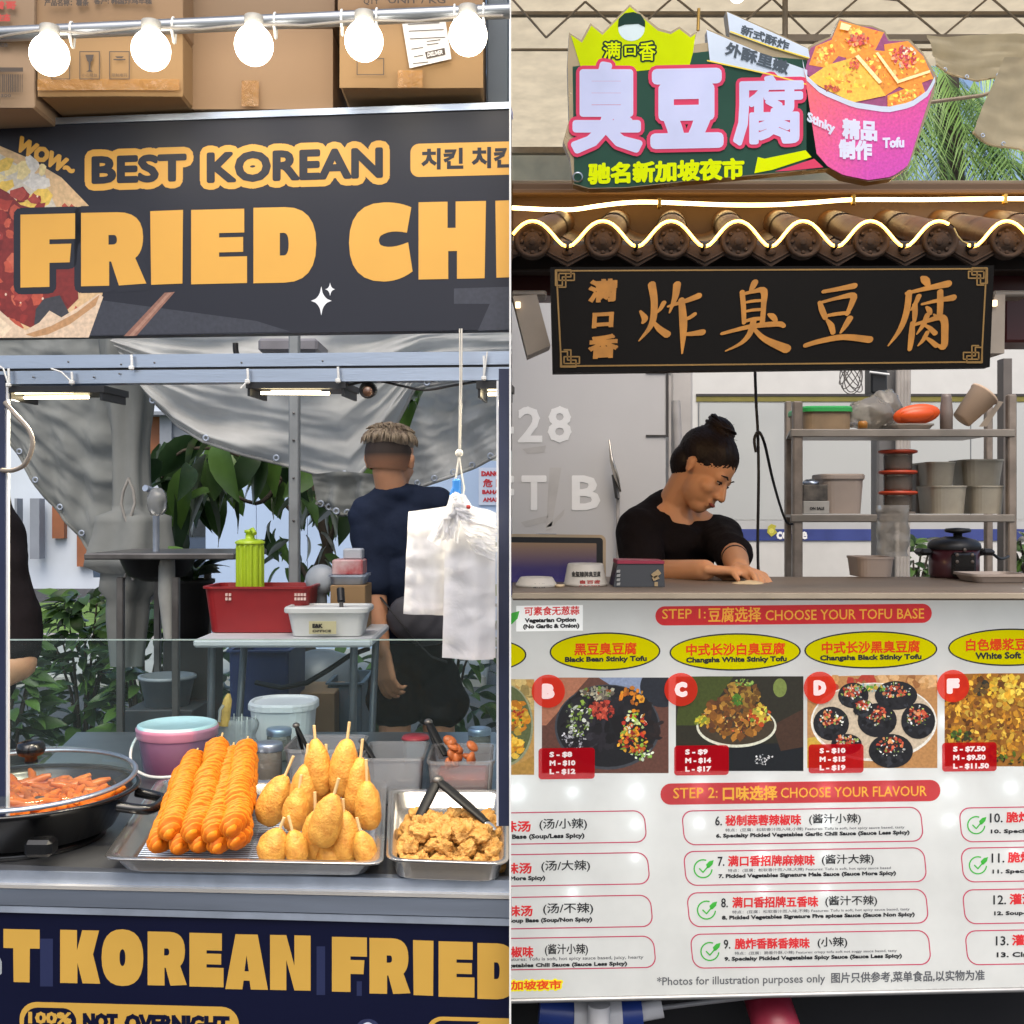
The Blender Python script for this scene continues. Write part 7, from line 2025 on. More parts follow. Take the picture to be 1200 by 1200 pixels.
def dishA(pc):
    pc.poly([(590, 796), (626, 796), (626, 909), (590, 909)], '#b08a4c')
    bits(pc, 14, (596, 628), (798, 830), (4, 10), ['#b8a468', '#8f7c48', '#c8b070']); plate(pc, 592, 850, 33, 48, '#8a8f70', '#56603c')
    cluster(pc, 26, 602, 842, 16, 22, (4, 9), ['#d8a028', '#e0b844', '#b8741c', '#c88c20']); cluster(pc, 14, 600, 874, 12, 14, (4, 8), ['#d8a028', '#e0b844', '#b8741c'])
    bits(pc, 14, (598, 614), (832, 850), (1, 2.5), ['#9c2a18', '#4c7a24'])
    pc.poly([(590, 905), (626, 885), (626, 909), (590, 909)], '#a8823e')
def dishB(pc):
    pc.poly([(634, 794), (785, 793), (785, 908), (634, 909)], '#5a3a30')
    pc.poly([(700, 793), (785, 793), (785, 815), (742, 820)], '#7c8aa4'); pc.poly([(634, 794), (690, 794), (640, 850), (634, 850)], '#a06a50')
    pc.poly(ell(776, 805, 26, 24), '#20242c'); plate(pc, 712, 852, 62, 50, '#3a3e44', '#17181c')
    cluster(pc, 40, 702, 845, 42, 36, (6, 13), ['#18171b', '#222026', '#100f12', '#2c2a30']); cluster(pc, 16, 754, 850, 20, 28, (5, 10), ['#1a1719', '#241c1c'])
    cluster(pc, 40, 700, 812, 20, 7, (2, 5), ['#9a9a88', '#b8b090', '#5c7a2c', '#6a6258', '#8a4a20'])
    cluster(pc, 34, 706, 832, 14, 12, (2, 4.5), ['#a03426', '#b84030', '#7a2018', '#c85a40']); cluster(pc, 40, 678, 842, 16, 22, (1.5, 4), ['#6f8a3a', '#c8ccc0', '#a8b0a0', '#84a03c', '#3a4030'])
    cluster(pc, 30, 744, 848, 14, 16, (2, 4.6), ['#9cc030', '#c8d890', '#d88a1c', '#b83424', '#e0e8c8']); cluster(pc, 34, 742, 868, 18, 14, (2, 5), ['#b03020', '#c86020', '#7a1c14', '#d8a030', '#88a838'])
    cluster(pc, 36, 672, 866, 14, 14, (1, 2.6), ['#a8a8b0', '#58585e', '#d0d0d4', '#2a2a2e']); cluster(pc, 10, 740, 816, 14, 10, (3, 6), ['#c8781c', '#d89428', '#a85c18'])
    cluster(pc, 14, 752, 884, 14, 6, (1.5, 3.5), ['#8ab04c', '#d0d8c0'])
def dishC(pc):
    pc.poly([(792, 793), (943, 791), (943, 903), (792, 905)], '#26241a'); pc.poly([(800, 793), (860, 792), (820, 850), (792, 850)], '#3a4418')
    pc.poly(ell(914, 806, 8, 11), '#6c7a3c'); pc.poly([(792, 875), (943, 870), (943, 904), (792, 905)], '#12161a'); pc.poly([(905, 850), (943, 830), (943, 875), (915, 880)], '#3e2a1e')
    plate(pc, 863, 851, 47, 25, '#c8c8b4', '#3c3224')
    cluster(pc, 70, 862, 840, 38, 24, (4, 9), ['#8a5a20', '#6a4018', '#a87028', '#54321a', '#b88838', '#7a4c1c']); cluster(pc, 40, 870, 816, 20, 16, (3, 7), ['#8a6428', '#6a4a1c', '#a88434', '#5c3a1a'])
    cluster(pc, 14, 864, 820, 6, 6, (2, 4), ['#4c7a24', '#3a6420']); cluster(pc, 12, 872, 800, 12, 4, (1.5, 3), ['#5c8a34', '#84a04c']); cluster(pc, 24, 890, 838, 12, 12, (2.5, 5), ['#c8a838', '#d8c048', '#b8481c', '#88a838'])
    cluster(pc, 10, 822, 845, 8, 5, (2.5, 5), ['#c8b430', '#8a9a30']); cluster(pc, 16, 866, 846, 20, 12, (1, 2.2), ['#d8b868', '#c86038', '#3c2412'])
    cluster(pc, 16, 895, 890, 12, 6, (1, 2), ['#c0c0c0', '#808488', '#e0e0e0'])
def dishD(pc):
    pc.poly([(945, 793), (1100, 790), (1100, 900), (945, 902)], '#a87a4a'); bits(pc, 24, (975, 1095), (793, 806), (4, 9), ['#b88a54', '#8c5c34', '#c8a070', '#a03828'])
    pc.poly([(945, 865), (985, 860), (985, 902), (945, 902)], '#b8983a'); plate(pc, 1024, 846, 74, 46, '#d4d2c8', '#b8a890')
    for cx, cy, rx, ry in ((974, 848, 21, 20), (1000, 815, 18, 15), (1050, 815, 25, 17), (1028, 844, 23, 20), (1076, 845, 20, 21), (1044, 880, 26, 20), (992, 872, 18, 12), (1012, 830, 12, 10)):
        pc.poly(ell(cx, cy, rx, ry, 26), '#1a1a1e'); cluster(pc, 14, cx, cy + ry * .2, rx * .8, ry * .6, (3, 6), ['#242428', '#121216', '#2e3036'])
        cluster(pc, 16, cx - 1, cy - ry * .35, rx * .6, ry * .45, (1.6, 4), ['#b03c28', '#c85a3c', '#8a2418', '#d08a58']); cluster(pc, 12, cx, cy - ry * .3, rx * .8, ry * .6, (1, 2.6), ['#c8ccc0', '#6f8a3a', '#9cb060', '#e0e0d8'])
    cluster(pc, 12, 1020, 806, 20, 4, (2, 4), ['#d0b040', '#5c8a34', '#a8c8c8'])
def dishF(pc):
    pc.poly([(1106, 790), (1230, 788), (1230, 898), (1106, 900)], '#8a5a20')
    cluster(pc, 300, 1160, 838, 62, 48, (2.5, 6.5), ['#a8701c', '#c88c24', '#8a5418', '#d8a838', '#6c4014', '#b87c20', '#e0b848', '#94601c'])
    cluster(pc, 30, 1180, 808, 22, 16, (3, 7), ['#d8b030', '#e0c048', '#c89424']); cluster(pc, 14, 1128, 862, 14, 6, (2, 5), ['#38481c', '#5a7a24', '#2c2c18']); cluster(pc, 20, 1190, 888, 40, 8, (2, 5), ['#3c3c14', '#b8981c', '#586c1c', '#201c10'])
    cluster(pc, 12, 1150, 806, 8, 8, (2, 6), ['#2c2a20', '#5c4420'])
for x0, x1, y0, y1, fn in ((598.9, 626, 796, 908, dishA), (635, 783.5, 794, 906, dishB), (792, 941.5, 792.5, 903.5, dishC), (946, 1098.5, 791, 900, dishD), (1107, 1230, 789, 898, dishF)):
    photo(x0, x1, y0, y1, fn)
for cx, cy, r, ch in ((642.5, 810, 19.5, 'B'), (798, 808, 19.5, 'C'), (960.8, 806, 19, 'D'), (1117, 804, 19, 'F')):
    shape(ell(cx, cy, r, r, 36), red_l, .0050, 'badge'); tx(ch, cx - 7.5, cx + 7.5, cy - 9, cy + 9, wht, 2.0, .0062)
for x0, x1, y0, y1, p in ((631, 697, 876.5, 913, ('S - $8', 'M - $10', 'L - $12')), (790, 854, 873.5, 908.5, ('S - $9', 'M - $14', 'L - $17')), (947.5, 1012, 872, 906, ('S - $10', 'M - $15', 'L - $19')), (1104, 1168, 870, 904, ('S - $7.50', 'M - $9.50', 'L - $11.50'))):
    shape(rrect(x0, x1, y0, y1, 4, -.012), red_d, .0050, 'price_tag')
    for k, s in enumerate(p):
        w = 3.9 * len(s) + 3; xa = x0 + 13
        tx(s, xa, xa + min(w, x1 - xa - 5), y0 + 4.5 + 10 * k, y0 + 11.5 + 10 * k, wht, .5, .0062, -.012)
# flavour boxes
def fbox(x0, x1, y0, y1):
    v, f = ring(rrect(x0, x1, y0, y1, 13, MS * .9, .1, 7), rrect(x0 + 1.3, x1 - 1.3, y0 + 1.3, y1 - 1.3, 12, MS * .9, .1, 7)); put('entry_frame', v, f, RP, pink_i, mb_, .0012, 'R')
for k, (yt, a, b, en, sub) in enumerate(((951, '味汤', '(汤/小辣)', 'Base (Soup/Less Spicy)', None), (1000, '味汤', '(汤/大辣)', '(More Spicy)', None), (1050, '味汤', '(汤/不辣)', 'Soup Base (Soup/Non Spicy)', None), (1098, '椒味', '(酱汁小辣)', 'Vegetables Chili Sauce (Sauce Less Spicy)', 'Features: Tofu is soft, hot spicy sauce based, juicy, hearty'))):
    dx = k * 3.6
    fbox(560, 757 + dx, yt, yt + 38)
    tx(a, 590 + dx * .8, 622 + dx * .3, yt + 11, yt + 24, red, .5, sl=-.012)
    tx(b, 632 + dx * .6, 688 + dx * (1 if k < 3 else .1), yt + 8 + k * .0, yt + 22, blk, .2, sl=-.012)
    e1 = (600, 685, 26, 33) if k == 0 else (595, 639, 26.5, 33) if k == 1 else (596, 694, 25.5, 32) if k == 2 else (586, 735, 30, 36)
    tx(en, e1[0], e1[1], yt + e1[2], yt + e1[3], blk, .4)
    if sub: tx(sub, 592, 754, yt + 23, yt + 28, gry, .1)
rows = (('6.', '秘制蒜蓉辣椒味', '(酱汁小辣)', '特点：(豆腐：松软香汁而入味,小辣) Features: Tofu is soft, hot spicy sauce based, tasty', '6. Specialty Pickled Vegetables Garlic Chili Sauce (Sauce Less Spicy)', 800, 1081, 947.5, 838, 850, 939, 948, 1009, 1066, False),
        ('7.', '满口香招牌麻辣味', '(酱汁大辣)', '特点：(豆腐：松软香汁而入味,大辣) Features: Tofu is soft, hot spicy sauce based', '7. Pickled Vegetables Signature Mala Sauce (Sauce More Spicy)', 802, 1085, 995, 841, 853, 955, 963, 1024, 1050, True),
        ('8.', '满口香招牌五香味', '(酱汁不辣)', '特点：(豆腐：松软香汁而入味,不辣) Features: Tofu is soft, hot spicy sauce based, tasty', '8. Pickled Vegetables Signature Five spices Sauce (Sauce Non Spicy)', 806, 1087, 1043.5, 845, 858, 959, 967, 1028, 1072, True),
        ('9.', '脆炸香酥香辣味', '(小辣)', '特点：(豆腐：脆香外酥,小辣) Features: crispy tofu soft not soggy sauce based, tasty', '9. Specialty Pickled Vegetables Spicy Sauce (Sauce Less Spicy)', 810, 1090, 1092, 848, 861, 949, 958, 993, 1057, True))
for no, a, b, sub, en, x0, x1, yt, nx, ax0, ax1, bx0, bx1, ex1, leaf in rows:
    fbox(x0, x1, yt, yt + 41)
    if leaf: leafmark(x0 + 24, yt + 22, 1.05)
    tx(no, nx, nx + 8, yt + 9, yt + 20, blk, .25); tx(a, ax0, ax1, yt + 7, yt + 20, red, .5, sl=-.012); tx(b, bx0, bx1, yt + 6, yt + 19, blk, .2, sl=-.012)
    tx(sub, ax0, ex1 - 6, yt + 21.5, yt + 26, gry, .08); tx(en, nx + 1, ex1, yt + 27.5, yt + 33.5, blk, .4)
for no, a, en, x0, yt in (('10.', '脆炸', '10. Specialty', 1125, 944), ('11.', '脆炸', '11. Specialty', 1127, 991), ('12.', '灌汤', '12. Soup-filled', 1129, 1040), ('13.', '灌汤', '13. Classic', 1132, 1088)):
    fbox(x0, x0 + 280, yt, yt + 41)
    if no in ('10.', '11.'): leafmark(x0 + 21, yt + 22, 1.0)
    tx(no, x0 + 35, x0 + 50, yt + 9, yt + 20, blk, .25); tx(a, x0 + 54, x0 + 83, yt + 7, yt + 20, red, .5); tx(en, x0 + 36, x0 + 92, yt + 27.5, yt + 33.5, blk, .4)
# foot notes
tx('新加坡夜市', 582, 660, 1147, 1162, yel, 2.2, .0012); tx('新加坡夜市', 584, 658, 1149, 1160, red_l, .5, .0026)
tx('*Photos for illustration purposes only', 770, 967, 1143, 1156, gry, .15); tx('图片只供参考,菜单食品,以实物为准', 974, 1154, 1138, 1151, gry, .3)
# leds inside the box
led_rows = []
rg = random.Random(9)
for y, xs in ((889, (606, 680, 752, 818, 893, 966, 1037, 1107, 1185)), (924, (606, 671, 745, 819, 893, 967, 1040, 1110, 1182)), (962, (744, 818, 966, 1110)), (1001, (744, 893, 966, 1185)), (1041, (671, 893, 966)), (846, (748, 1107))):
    for x in xs: led_rows.append((x, y - (x - 900) * .012))
for i, (x, y) in enumerate(led_rows):
    ld = bpy.data.lights.new('sign_led', 'POINT'); ld.energy = .022 * rg.uniform(.5, 1.2) * (1.3 if y < 940 else .6); ld.shadow_soft_size = .004; ld.color = (.86, .95, 1)
    lo = bpy.data.objects.new('sign_led', ld); col.objects.link(lo); lo.location = RP(x, y, -.013)
# ---- things under the board
vp = thing('pipe_joint', 'blue and white plastic pipe joint lying under the menu board', 'pipe', RP(700, 1190, -.1))
wp_ = M('white_pvc', '#c8c8ca', .35); bp_ = M('blue_pvc', '#27408a', .35)
def Q(px, py, Y=2.62): return P(px, py, Y)
for pts, r, mt in (([(632, 1184), (672, 1188)], .032, bp_), ([(672, 1188), (700, 1189)], .038, wp_), ([(700, 1189), (728, 1188)], .040, wp_), ([(728, 1188), (752, 1186)], .032, bp_), ([(750, 1186), (776, 1181)], .022, wp_)):
    m = MB(); m.tube([Q(*pts[0]), Q(*pts[1])], r, 18); m.build('pipe_piece', mt, vp)
m = MB(); m.tube([Q(702, 1177, 2.56), Q(702, 1210, 2.56)], .026, 16); m.build('valve', wp_, vp)
m = MB(); m.tube([Q(776, 1181), Q(830, 1174), Q(900, 1166)], .006, 8); m.build('thin_pipe', M('grey_pvc', '#8a8a8c', .4), vp)
rb2 = thing('red_can', 'red rounded canister end under the menu board', 'canister', Q(905, 1196))
m = MB(); m.lathe([(1e-4, -.08), (.05, -.08), (.055, -.07), (.055, .1), (1e-4, .1)], Q(906, 1192), 28, R=Matrix.Rotation(pi / 2 + .3, 3, 'X')); m.build('can', M('red_can_paint', '#8a2438', .4), rb2)
m = MB(); m.lathe([(.050, -.082), (.056, -.082), (.056, -.072)], Q(906, 1192), 28, R=Matrix.Rotation(pi / 2 + .3, 3, 'X')); m.build('white_ring', wp_, rb2)
m = MB(); m.box((.004, 2.75, .0), (2.2, 2.78, .5)); m.build('dark_skirt', M('dark_skirt_cloth', '#17171a', .8), label='dark cloth skirt hanging behind the foot of the menu board', cat='skirt')

# ---- things on the counter
mo = thing('computer_monitor', 'slim monitor with pale gold frame and dark violet screen on the counter', 'monitor', P(650, 695, 2.86))
Mo = Plane(1 / 2.8)
zc3 = zc2
fr_o, fr_i = rrect(560, 710, 626, 705, 7, .01), rrect(563, 706.5, 629.5, 702, 4, .01)
m = MB(); v, f = fill([fr_o]); v, f = clipx(v, f, umin=SEAM_R); 
m.add([Mo(x, y, .0) for x, y in v], f); m.add([Mo(x, y, -.02) for x, y in v], [q[::-1] for q in f]); m.build('case_back', M('gold_monitor_case', '#b8a488', .35, .4), mo)
v, f = ring(fr_o, fr_i); put('bezel', v, f, Mo, M('gold_monitor_case', '#b8a488'), mo, .002, 'R')
v, f = fill([fr_i]); put('black_border', v, f, Mo, wire_black, mo, .0012, 'R')
scr = bpy.data.materials.new('violet_screen'); scr.use_nodes = True
nt = scr.node_tree; b_ = nt.nodes['Principled BSDF']; b_.inputs['Base Color'].default_value = (.01, .01, .015, 1); b_.inputs['Roughness'].default_value = .12
tcn = nt.nodes.new('ShaderNodeTexCoord'); sx_ = nt.nodes.new('ShaderNodeSeparateXYZ'); cr_ = nt.nodes.new('ShaderNodeValToRGB')
nt.links.new(tcn.outputs['Generated'], sx_.inputs[0]); nt.links.new(sx_.outputs['Z'], cr_.inputs['Fac'])
cr_.color_ramp.elements[0].color = (*lin('#2a2458'), 1); cr_.color_ramp.elements[1].color = (*lin('#6a5440'), 1); e_ = cr_.color_ramp.elements.new(.55); e_.color = (*lin('#2c2448'), 1)
nt.links.new(cr_.outputs['Color'], b_.inputs['Emission Color']); b_.inputs['Emission Strength'].default_value = .8
v, f = fill([rrect(563, 699, 636, 701, 1, .01)]); put('screen', v, f, Mo, scr, mo, .0022, 'R')
m = MB(); q = P(640, 0, 2.86); m.box((q.x - .03, 2.84, zc2), (q.x + .03, 2.90, zc2 + .12), .004); m.build('stand', steel_dull, mo)
paper_c = M('white_paper_cup', '#cfc8bc', .6, var=.03)
def bowl(label, x0, x1, yt, Y, lines):
    k = Y / FOC; q = P((x0 + x1) / 2, yt, Y); r0, r1 = (x1 - x0) / 2 * k, (x1 - x0) / 2 * k * .84
    t = thing('paper_bowl', label, 'paper bowl', (q.x, Y, zc2))
    m = MB(); m.lathe([(r0 * .99, zc2 + .0005), (r0 * 1.03, zc2 + .002), (r0 * 1.03, zc2 + .007), (r0, zc2 + .008), (r1, q.z - .003), (r1 * .94, q.z), (r1 * .9, q.z - .002), (1e-4, q.z - .003)], (q.x, Y, 0), 40); bd_ = m.build('bowl_wall', paper_c, t)
    for body, a, b, c, d, mt in lines:    # wrap the print round the bowl
        v, f = text2d(body); v = fitbox(v, a + .5, b - .5, c, d, 0)
        v, f = dilate(v, f, .22, 0)
        mm = MB(); zt_ = q.z
        pts = []
        for x, y in v:
            z = P(0, y, Y - r0).z; tt = (z - zc2) / (q.z - zc2); r = r0 + (r1 - r0) * tt + .002
            an = (P(x, 0, Y - r0 * .9).x - q.x) / r; an = max(-1.45, min(1.45, an))
            pts.append((q.x + r * sin(an), Y - r * cos(an), z))
        mm.add(pts, f); mm.build('printed_text', mt, bd_, fix=False)
ink_k = M('cup_black_ink', '#3a3632', .6); ink_cr = M('cup_red_ink', '#a83a34', .6)
bowl('small white paper bowl turned over at the left of the counter', 605, 652, 676, 2.62, (('康小筷', 624, 640, 684, 690, ink_k),))
bowl('larger white paper bowl with two lines of print turned over on the counter', 661, 711, 660, 2.66, (('金玺臻牌臭豆腐', 668, 706, 670, 676, ink_k), ('臭豆腐', 678, 705, 680, 687, ink_cr)))
gl_ = thing('small_candle', 'tiny pale lit dish between the two paper bowls', 'dish', P(656, 692, 2.6))
m = MB(); m.lathe([(1e-4, 0), (.010, 0), (.012, .006), (1e-4, .007)], (P(656, 0, 2.6).x, 2.6, zc2 + .0005), 16); m.build('dish', M('pale_warm_dish', '#e0c8a0', .5), gl_)
nb_ = thing('sauce_box', 'black box with a crimson top edge and gold emblem before the woman', 'box', P(750, 692, 2.62))
N6 = Plane(1 / 2.60)
m = MB(); fz = [P(719, 0, 2.60).x, P(779, 0, 2.60).x]; z0, z1 = zc2 + .001, P(0, 661, 2.60).z
m.hexa([(fz[0], 2.60, z0), (fz[1], 2.60, z0), (fz[1], 2.72, z0), (fz[0], 2.72, z0), (fz[0] + .010, 2.61, z1), (fz[1] - .001, 2.61, z1), (fz[1] - .001, 2.71, z1), (fz[0] + .010, 2.71, z1)]); m.build('carton_body', M('black_gloss_card', '#1c1d1f', .3), nb_)
m = MB(); m.hexa([(fz[0] + .009, 2.605, z1 + .0005), (fz[1], 2.605, z1 + .0005), (fz[1], 2.715, z1 + .0005), (fz[0] + .009, 2.715, z1 + .0005), (fz[0] + .010, 2.605, z1 + .009), (fz[1], 2.605, z1 + .007), (fz[1], 2.715, z1 + .007), (fz[0] + .010, 2.715, z1 + .009)]); m.build('top_flap', M('crimson_card', '#a03048', .4), nb_)
gold_e = M('gold_emblem_ink', '#a8906a', .4)
for bod in ([(763, 673), (771, 667), (775, 672), (767, 678)], [(764, 677), (770, 674), (773, 678), (766, 681)], [(767, 682), (771, 682), (771, 687), (767, 687)]):
    v, f = fill([bod]); put('emblem', v, f, Plane(1 / 2.598), gold_e, nb_, .001)
for y in (668, 673, 678, 683):
    v, f = fill([[(723, y), (727, y - .4), (726.5, y + 3), (722.5, y + 3.2)]]); put('side_print', v, f, Plane(1 / 2.598), M('pale_card_ink', '#a8a8a4', .5), nb_, .001)
fd = thing('food_bag', 'pale paper food packet between the hands of the woman', 'packet', P(876, 690, 2.74))
m = MB(); m.ellipsoid(P(876, 687, 2.74), (.045, .04, .014), 18, 10); m.v = [v + Vector((0, 0, .004 * fbm(v, 40, 2))) for v in m.v]; m.build('wrapper', M('pale_warm_paper', '#dcc49a', .6, var=.06), fd)
cbl = thing('hanging_cable', 'black cable hanging from the roof down to the counter beside the woman', 'cable', P(886, 690, 3.3))
m = MB(); m.tube([P(*p) for p in smooth_path([(884.5, 425, 3.3), (886, 470, 3.3), (888, 505, 3.3), (889, 560, 3.3), (888, 640, 3.3), (889.5, 690, 3.25)], 5)], .0045, 8); m.build('long_cable', wire_black, cbl)
m = MB(); m.tube([P(*p) for p in smooth_path([(886, 530, 3.28), (884, 515, 3.28), (889, 506, 3.28), (896, 520, 3.3), (905, 560, 3.5), (915, 595, 3.8), (922, 612, 3.93), (929, 614, 3.93)], 5)], .0045, 8); m.build('looped_cable', wire_black, cbl)
rack_tub('beige_tub', 'beige tub with a rim standing on the counter below the rack', 'tub', 1007, 1052, 653, 2.98, zc2, taup, .14, None, .86, r=.3)
ttp = thing('cup_stack', 'cloudy stack of clear plastic cups above the beige tub', 'bag', P(1046, 640, 3.8))  # curved cloudy film standing for stacked plastic cups
def cup_stackf(u, v):
    w = pi * (u - .5) * 1.6; q = P(1046, 592 + 60 * v, 3.80); r = .055 + .012 * noise.noise(Vector((u * 4, v * 5, 2)))
    return q + Vector((sin(w) * r, -cos(w) * r * .6, 0))
m = MB(); m.grid(cup_stackf, 20, 16); m.build('film', mix_mat('clear_bag_film2', '#b9b2a6'), ttp)
# rice cooker
ck = thing('pressure_cooker', 'dark red and black electric cooker on the right of the counter', 'cooker', (P(1118, 0, 3.0).x, 3.0, zc2))
q = P(1118, 0, 2.98); K = 2.98 / FOC
zb, z1 = zc2 + .001, P(0, 641, 2.98).z
m = MB(); m.lathe([(1e-4, zb), (26 * K, zb), (28 * K, zb + .01), (28 * K, z1 - .004), (1e-4, z1 - .004)], (q.x, 2.98, 0), 40); m.build('pot_wall', M('dark_red_enamel', '#3c1c22', .3), ck)
m = MB(); m.lathe([(29 * K, z1 - .006), (30 * K, z1), (29 * K, z1 + .010), (24 * K, z1 + .020), (10 * K, z1 + .028), (1e-4, z1 + .028)], (q.x, 2.98, 0), 40); ld_ = m.build('lid', lamp_body, ck)
m = MB(); m.lathe([(5 * K, z1 + .026), (5 * K, z1 + .036), (14 * K, z1 + .040), (15 * K, z1 + .045), (13 * K, z1 + .05), (1e-4, z1 + .052)], (q.x + .01, 2.98, 0), 24); m.build('knob', lamp_body, ld_)
m = MB(); m.box((q.x - 14 * K, 2.98 - 31 * K, zb + .004), (q.x + 14 * K, 2.98 - 24 * K, z1 - .012), .008); cp_ = m.build('control_panel', M('gloss_black_panel', '#141416', .15), ck)
for dx, dz in ((-.02, .07), (.02, .07), (-.02, .05), (.02, .05), (0, .085)):
    m = MB(); m.lathe([(1e-4, 0), (.005, 0), (.004, .002), (1e-4, .002)], (q.x + dx, 2.98 - 31 * K, zb + dz * .9), 10, R=Matrix.Rotation(pi / 2, 3, 'X')); m.build('button', M('dim_button', '#5a5048', .4), cp_)
for s in (-1, 1):
    m = MB(); m.box((q.x + s * 36 * K - .018, 2.95, z1 - .022), (q.x + s * 36 * K + .018, 3.01, z1 - .004), .008); m.build('handle', lamp_body, ck)
m = MB(); m.tube([P(*p) for p in smooth_path([(1142, 652, 3.0), (1160, 648, 3.05), (1172, 655, 3.1), (1182, 652, 3.2)], 4)], .004, 6); m.build('power_cord', wire_black, ck)
tr_ = thing('beige_tray', 'shallow beige tray at the right end of the counter', 'tray', (P(1172, 0, 2.75).x, 2.8, zc2))
m = MB(); tub(m, P(1176, 0, 2.75).x, 2.82, zc2 + .001, zc2 + .022, .12, .12, .14, .14, .003, .004); m.build('tray_body', taup, tr_)
# ================================================================ tiled eave with neon
rf_ = thing('tiled_eave', 'small tiled Chinese eave of brown barrel tiles over the black name board', 'roof', P(900, 300, 2.5))
tile_m = M('brown_glazed_tile', '#664420', .42, var=.3, vs=14, bump=.2, bs=60, spec=.3)
tile_d = M('dark_tile_face', '#3c3028', .8, var=.25, vs=20, spec=.2, bump=.35, bs=90)
plank_m = M('brown_fascia_wood', '#5e4428', .6, var=.2, vs=6, stretch=(.2, 1, 1), bump=.1, bs=50)
dkred = M('dark_red_lacquer', '#4a1212', .4, var=.15, vs=6)
dkbrown = M('dark_brown_wood', '#2e241c', .5, var=.2, vs=8, stretch=(.2, 1, 1), bump=.1, bs=50)
YE, YF = 2.37, 2.96
peaks = [544, 624, 706.5, 786.5, 865, 941, 1020, 1100.5, 1180, 1260]
R_ = 21 * YE / FOC
for i, px in enumerate(peaks):
    if px < 600: continue
    near = P(px, 282, YE); far = P(px + (790 - px) * .2, 262, YF)
    ax = (far - near); L = ax.length; axn = ax.normalized(); s = axn.cross(Vector((0, 0, 1))).normalized(); up = s.cross(axn)
    nparts = 3
    for k in range(nparts):
        a0, a1 = near + ax * (k / nparts), near + ax * ((k + 1.06) / nparts)
        def half(u, v, r=R_):
            w = pi * (-.08 + 1.16 * u); rr = r * (1 - .07 * v) + (.002 if k == 0 else 0)
            return a0.lerp(a1, v) + s * cos(w) * rr + up * sin(w) * rr
        m = MB(); m.grid(half, 18, 3); m.grid(lambda u, v: half(u, v, R_ - .006), 18, 3, flip=True); m.build('tile', tile_m, rf_)
    m = MB(); m.lathe([(1e-4, .012), (R_ * .42, .012), (R_ * .5, .006), (R_ * .72, .006), (R_ * .80, .013), (R_ * .98, .013), (R_, .008), (R_, -.01), (1e-4, -.01)], P(px, 283, YE - .004), 32, R=Matrix.Rotation(pi / 2, 3, 'X')); cap = m.build('tile_end', tile_d, rf_)
    m = MB()
    for k in range(8):
        w = 2 * pi * k / 8
        m.ellipsoid(P(px, 283, YE - .012) + Vector((cos(w) * R_ * .6, 0, sin(w) * R_ * .6)), (.0045, .003, .0045), 8, 6)
    m.ellipsoid(P(px, 283, YE - .016), (.009, .003, .009), 10, 6); m.build('relief', tile_d, cap)
for i in range(len(peaks) - 1):
    a, b = peaks[i], peaks[i + 1]; c = (a + b) / 2; h = (b - a) / 2
    if b < 600: continue
    lo = max(c - h * .95, SEAM_R)
    # pan tile running back between two barrels
    near0, near1 = P(max(a + 14, SEAM_R + .4), 288, YE + .004), P(b - 14, 288, YE + .004)
    fa, fb = P(a + (790 - a) * .2 + 10, 266, YF), P(b + (790 - b) * .2 - 10, 266, YF)
    if fa.x < .003: fa.x = .003
    def pan(u, v):
        p = near0.lerp(near1, u).lerp(fa.lerp(fb, u), v); return p - Vector((0, 0, .020 * sin(pi * u)))
    for k in range(2):
        m = MB(); m.grid(lambda u, v: pan(u, (k + v * 1.03) / 2) + Vector((0, 0, .004 * (1 - v))), 12, 3); m.build('tile', tile_m, rf_)
    # drip tile
    top = [(c + h * .95 * t, 277 + 12.5 * (1 - t * t) ** .8) for t in [-1 + .2 * k for k in range(11)]]
    bot = [(c + h * .95, 286), (c + h * .72, 296), (c + h * .38, 304), (c, 313), (c - h * .38, 304), (c - h * .72, 296), (c - h * .95, 286)]
    poly = [(max(x, SEAM_R), y) for x, y in top + bot]
    pp_ = []
    for q in poly:
        if not pp_ or math.dist(q, pp_[-1]) > .2: pp_.append(q)
    k = YE / FOC
    m = MB(); m.prism([((x - CX) * k, EYE + (CY - y) * k) for x, y in pp_], (1, 0, 0), (0, 0, 1), (0, YE - .006, 0), (0, 1, 0), .012); dt = m.build('drip_tile', tile_d, rf_)
    lines = [(c + h * .8 * t, 283 + 12 * (1 - t * t)) for t in (-.9, -.6, -.3, 0, .3, .6, .9)]
    low = [(c + h * .78, 290), (c + h * .4, 299), (c, 307), (c - h * .4, 299), (c - h * .78, 290)]
    m = MB(); m.tube([P(max(x, SEAM_R + .5), y, YE - .007) for x, y in low], .0022, 6); m.ellipsoid(P(max(c, SEAM_R + 4), 296, YE - .007), (.012, .003, .007), 10, 6); m.build('relief', tile_d, dt)
m = MB(); m.box(P(599, 291, YE + .05), P(1330, 282, YE + .05) + Vector((0, .08, 0)), .003); m.build('batten', dkbrown, rf_)
m = MB(); a, b = P(599, 280, YF + .01), P(1330, 214, YF + .01); m.box((.004, YF + .01, a.z), (b.x, YF + .06, b.z), .004); m.build('ridge_board', plank_m, rf_)
m = MB(); a, b = P(599, 227, YF - .03), P(1330, 221, YF - .03); m.box((.004, YF - .03, a.z), (b.x, YF + .008, b.z), .003); m.build('ridge_moulding', plank_m, rf_)
m = MB(); m.box(P(599, 219, YF + .07), P(1330, 211, YF + .07) + Vector((0, .2, 0)), .003); m.build('ridge_cap', M('grey_brown_cap', '#7a6a52', .6, var=.15), rf_)
m = MB(); m.box(P(599, 317, 2.52), P(1330, 296, 2.52) + Vector((0, .06, 0)), .003); m.build('eave_beam', dkbrown, rf_)
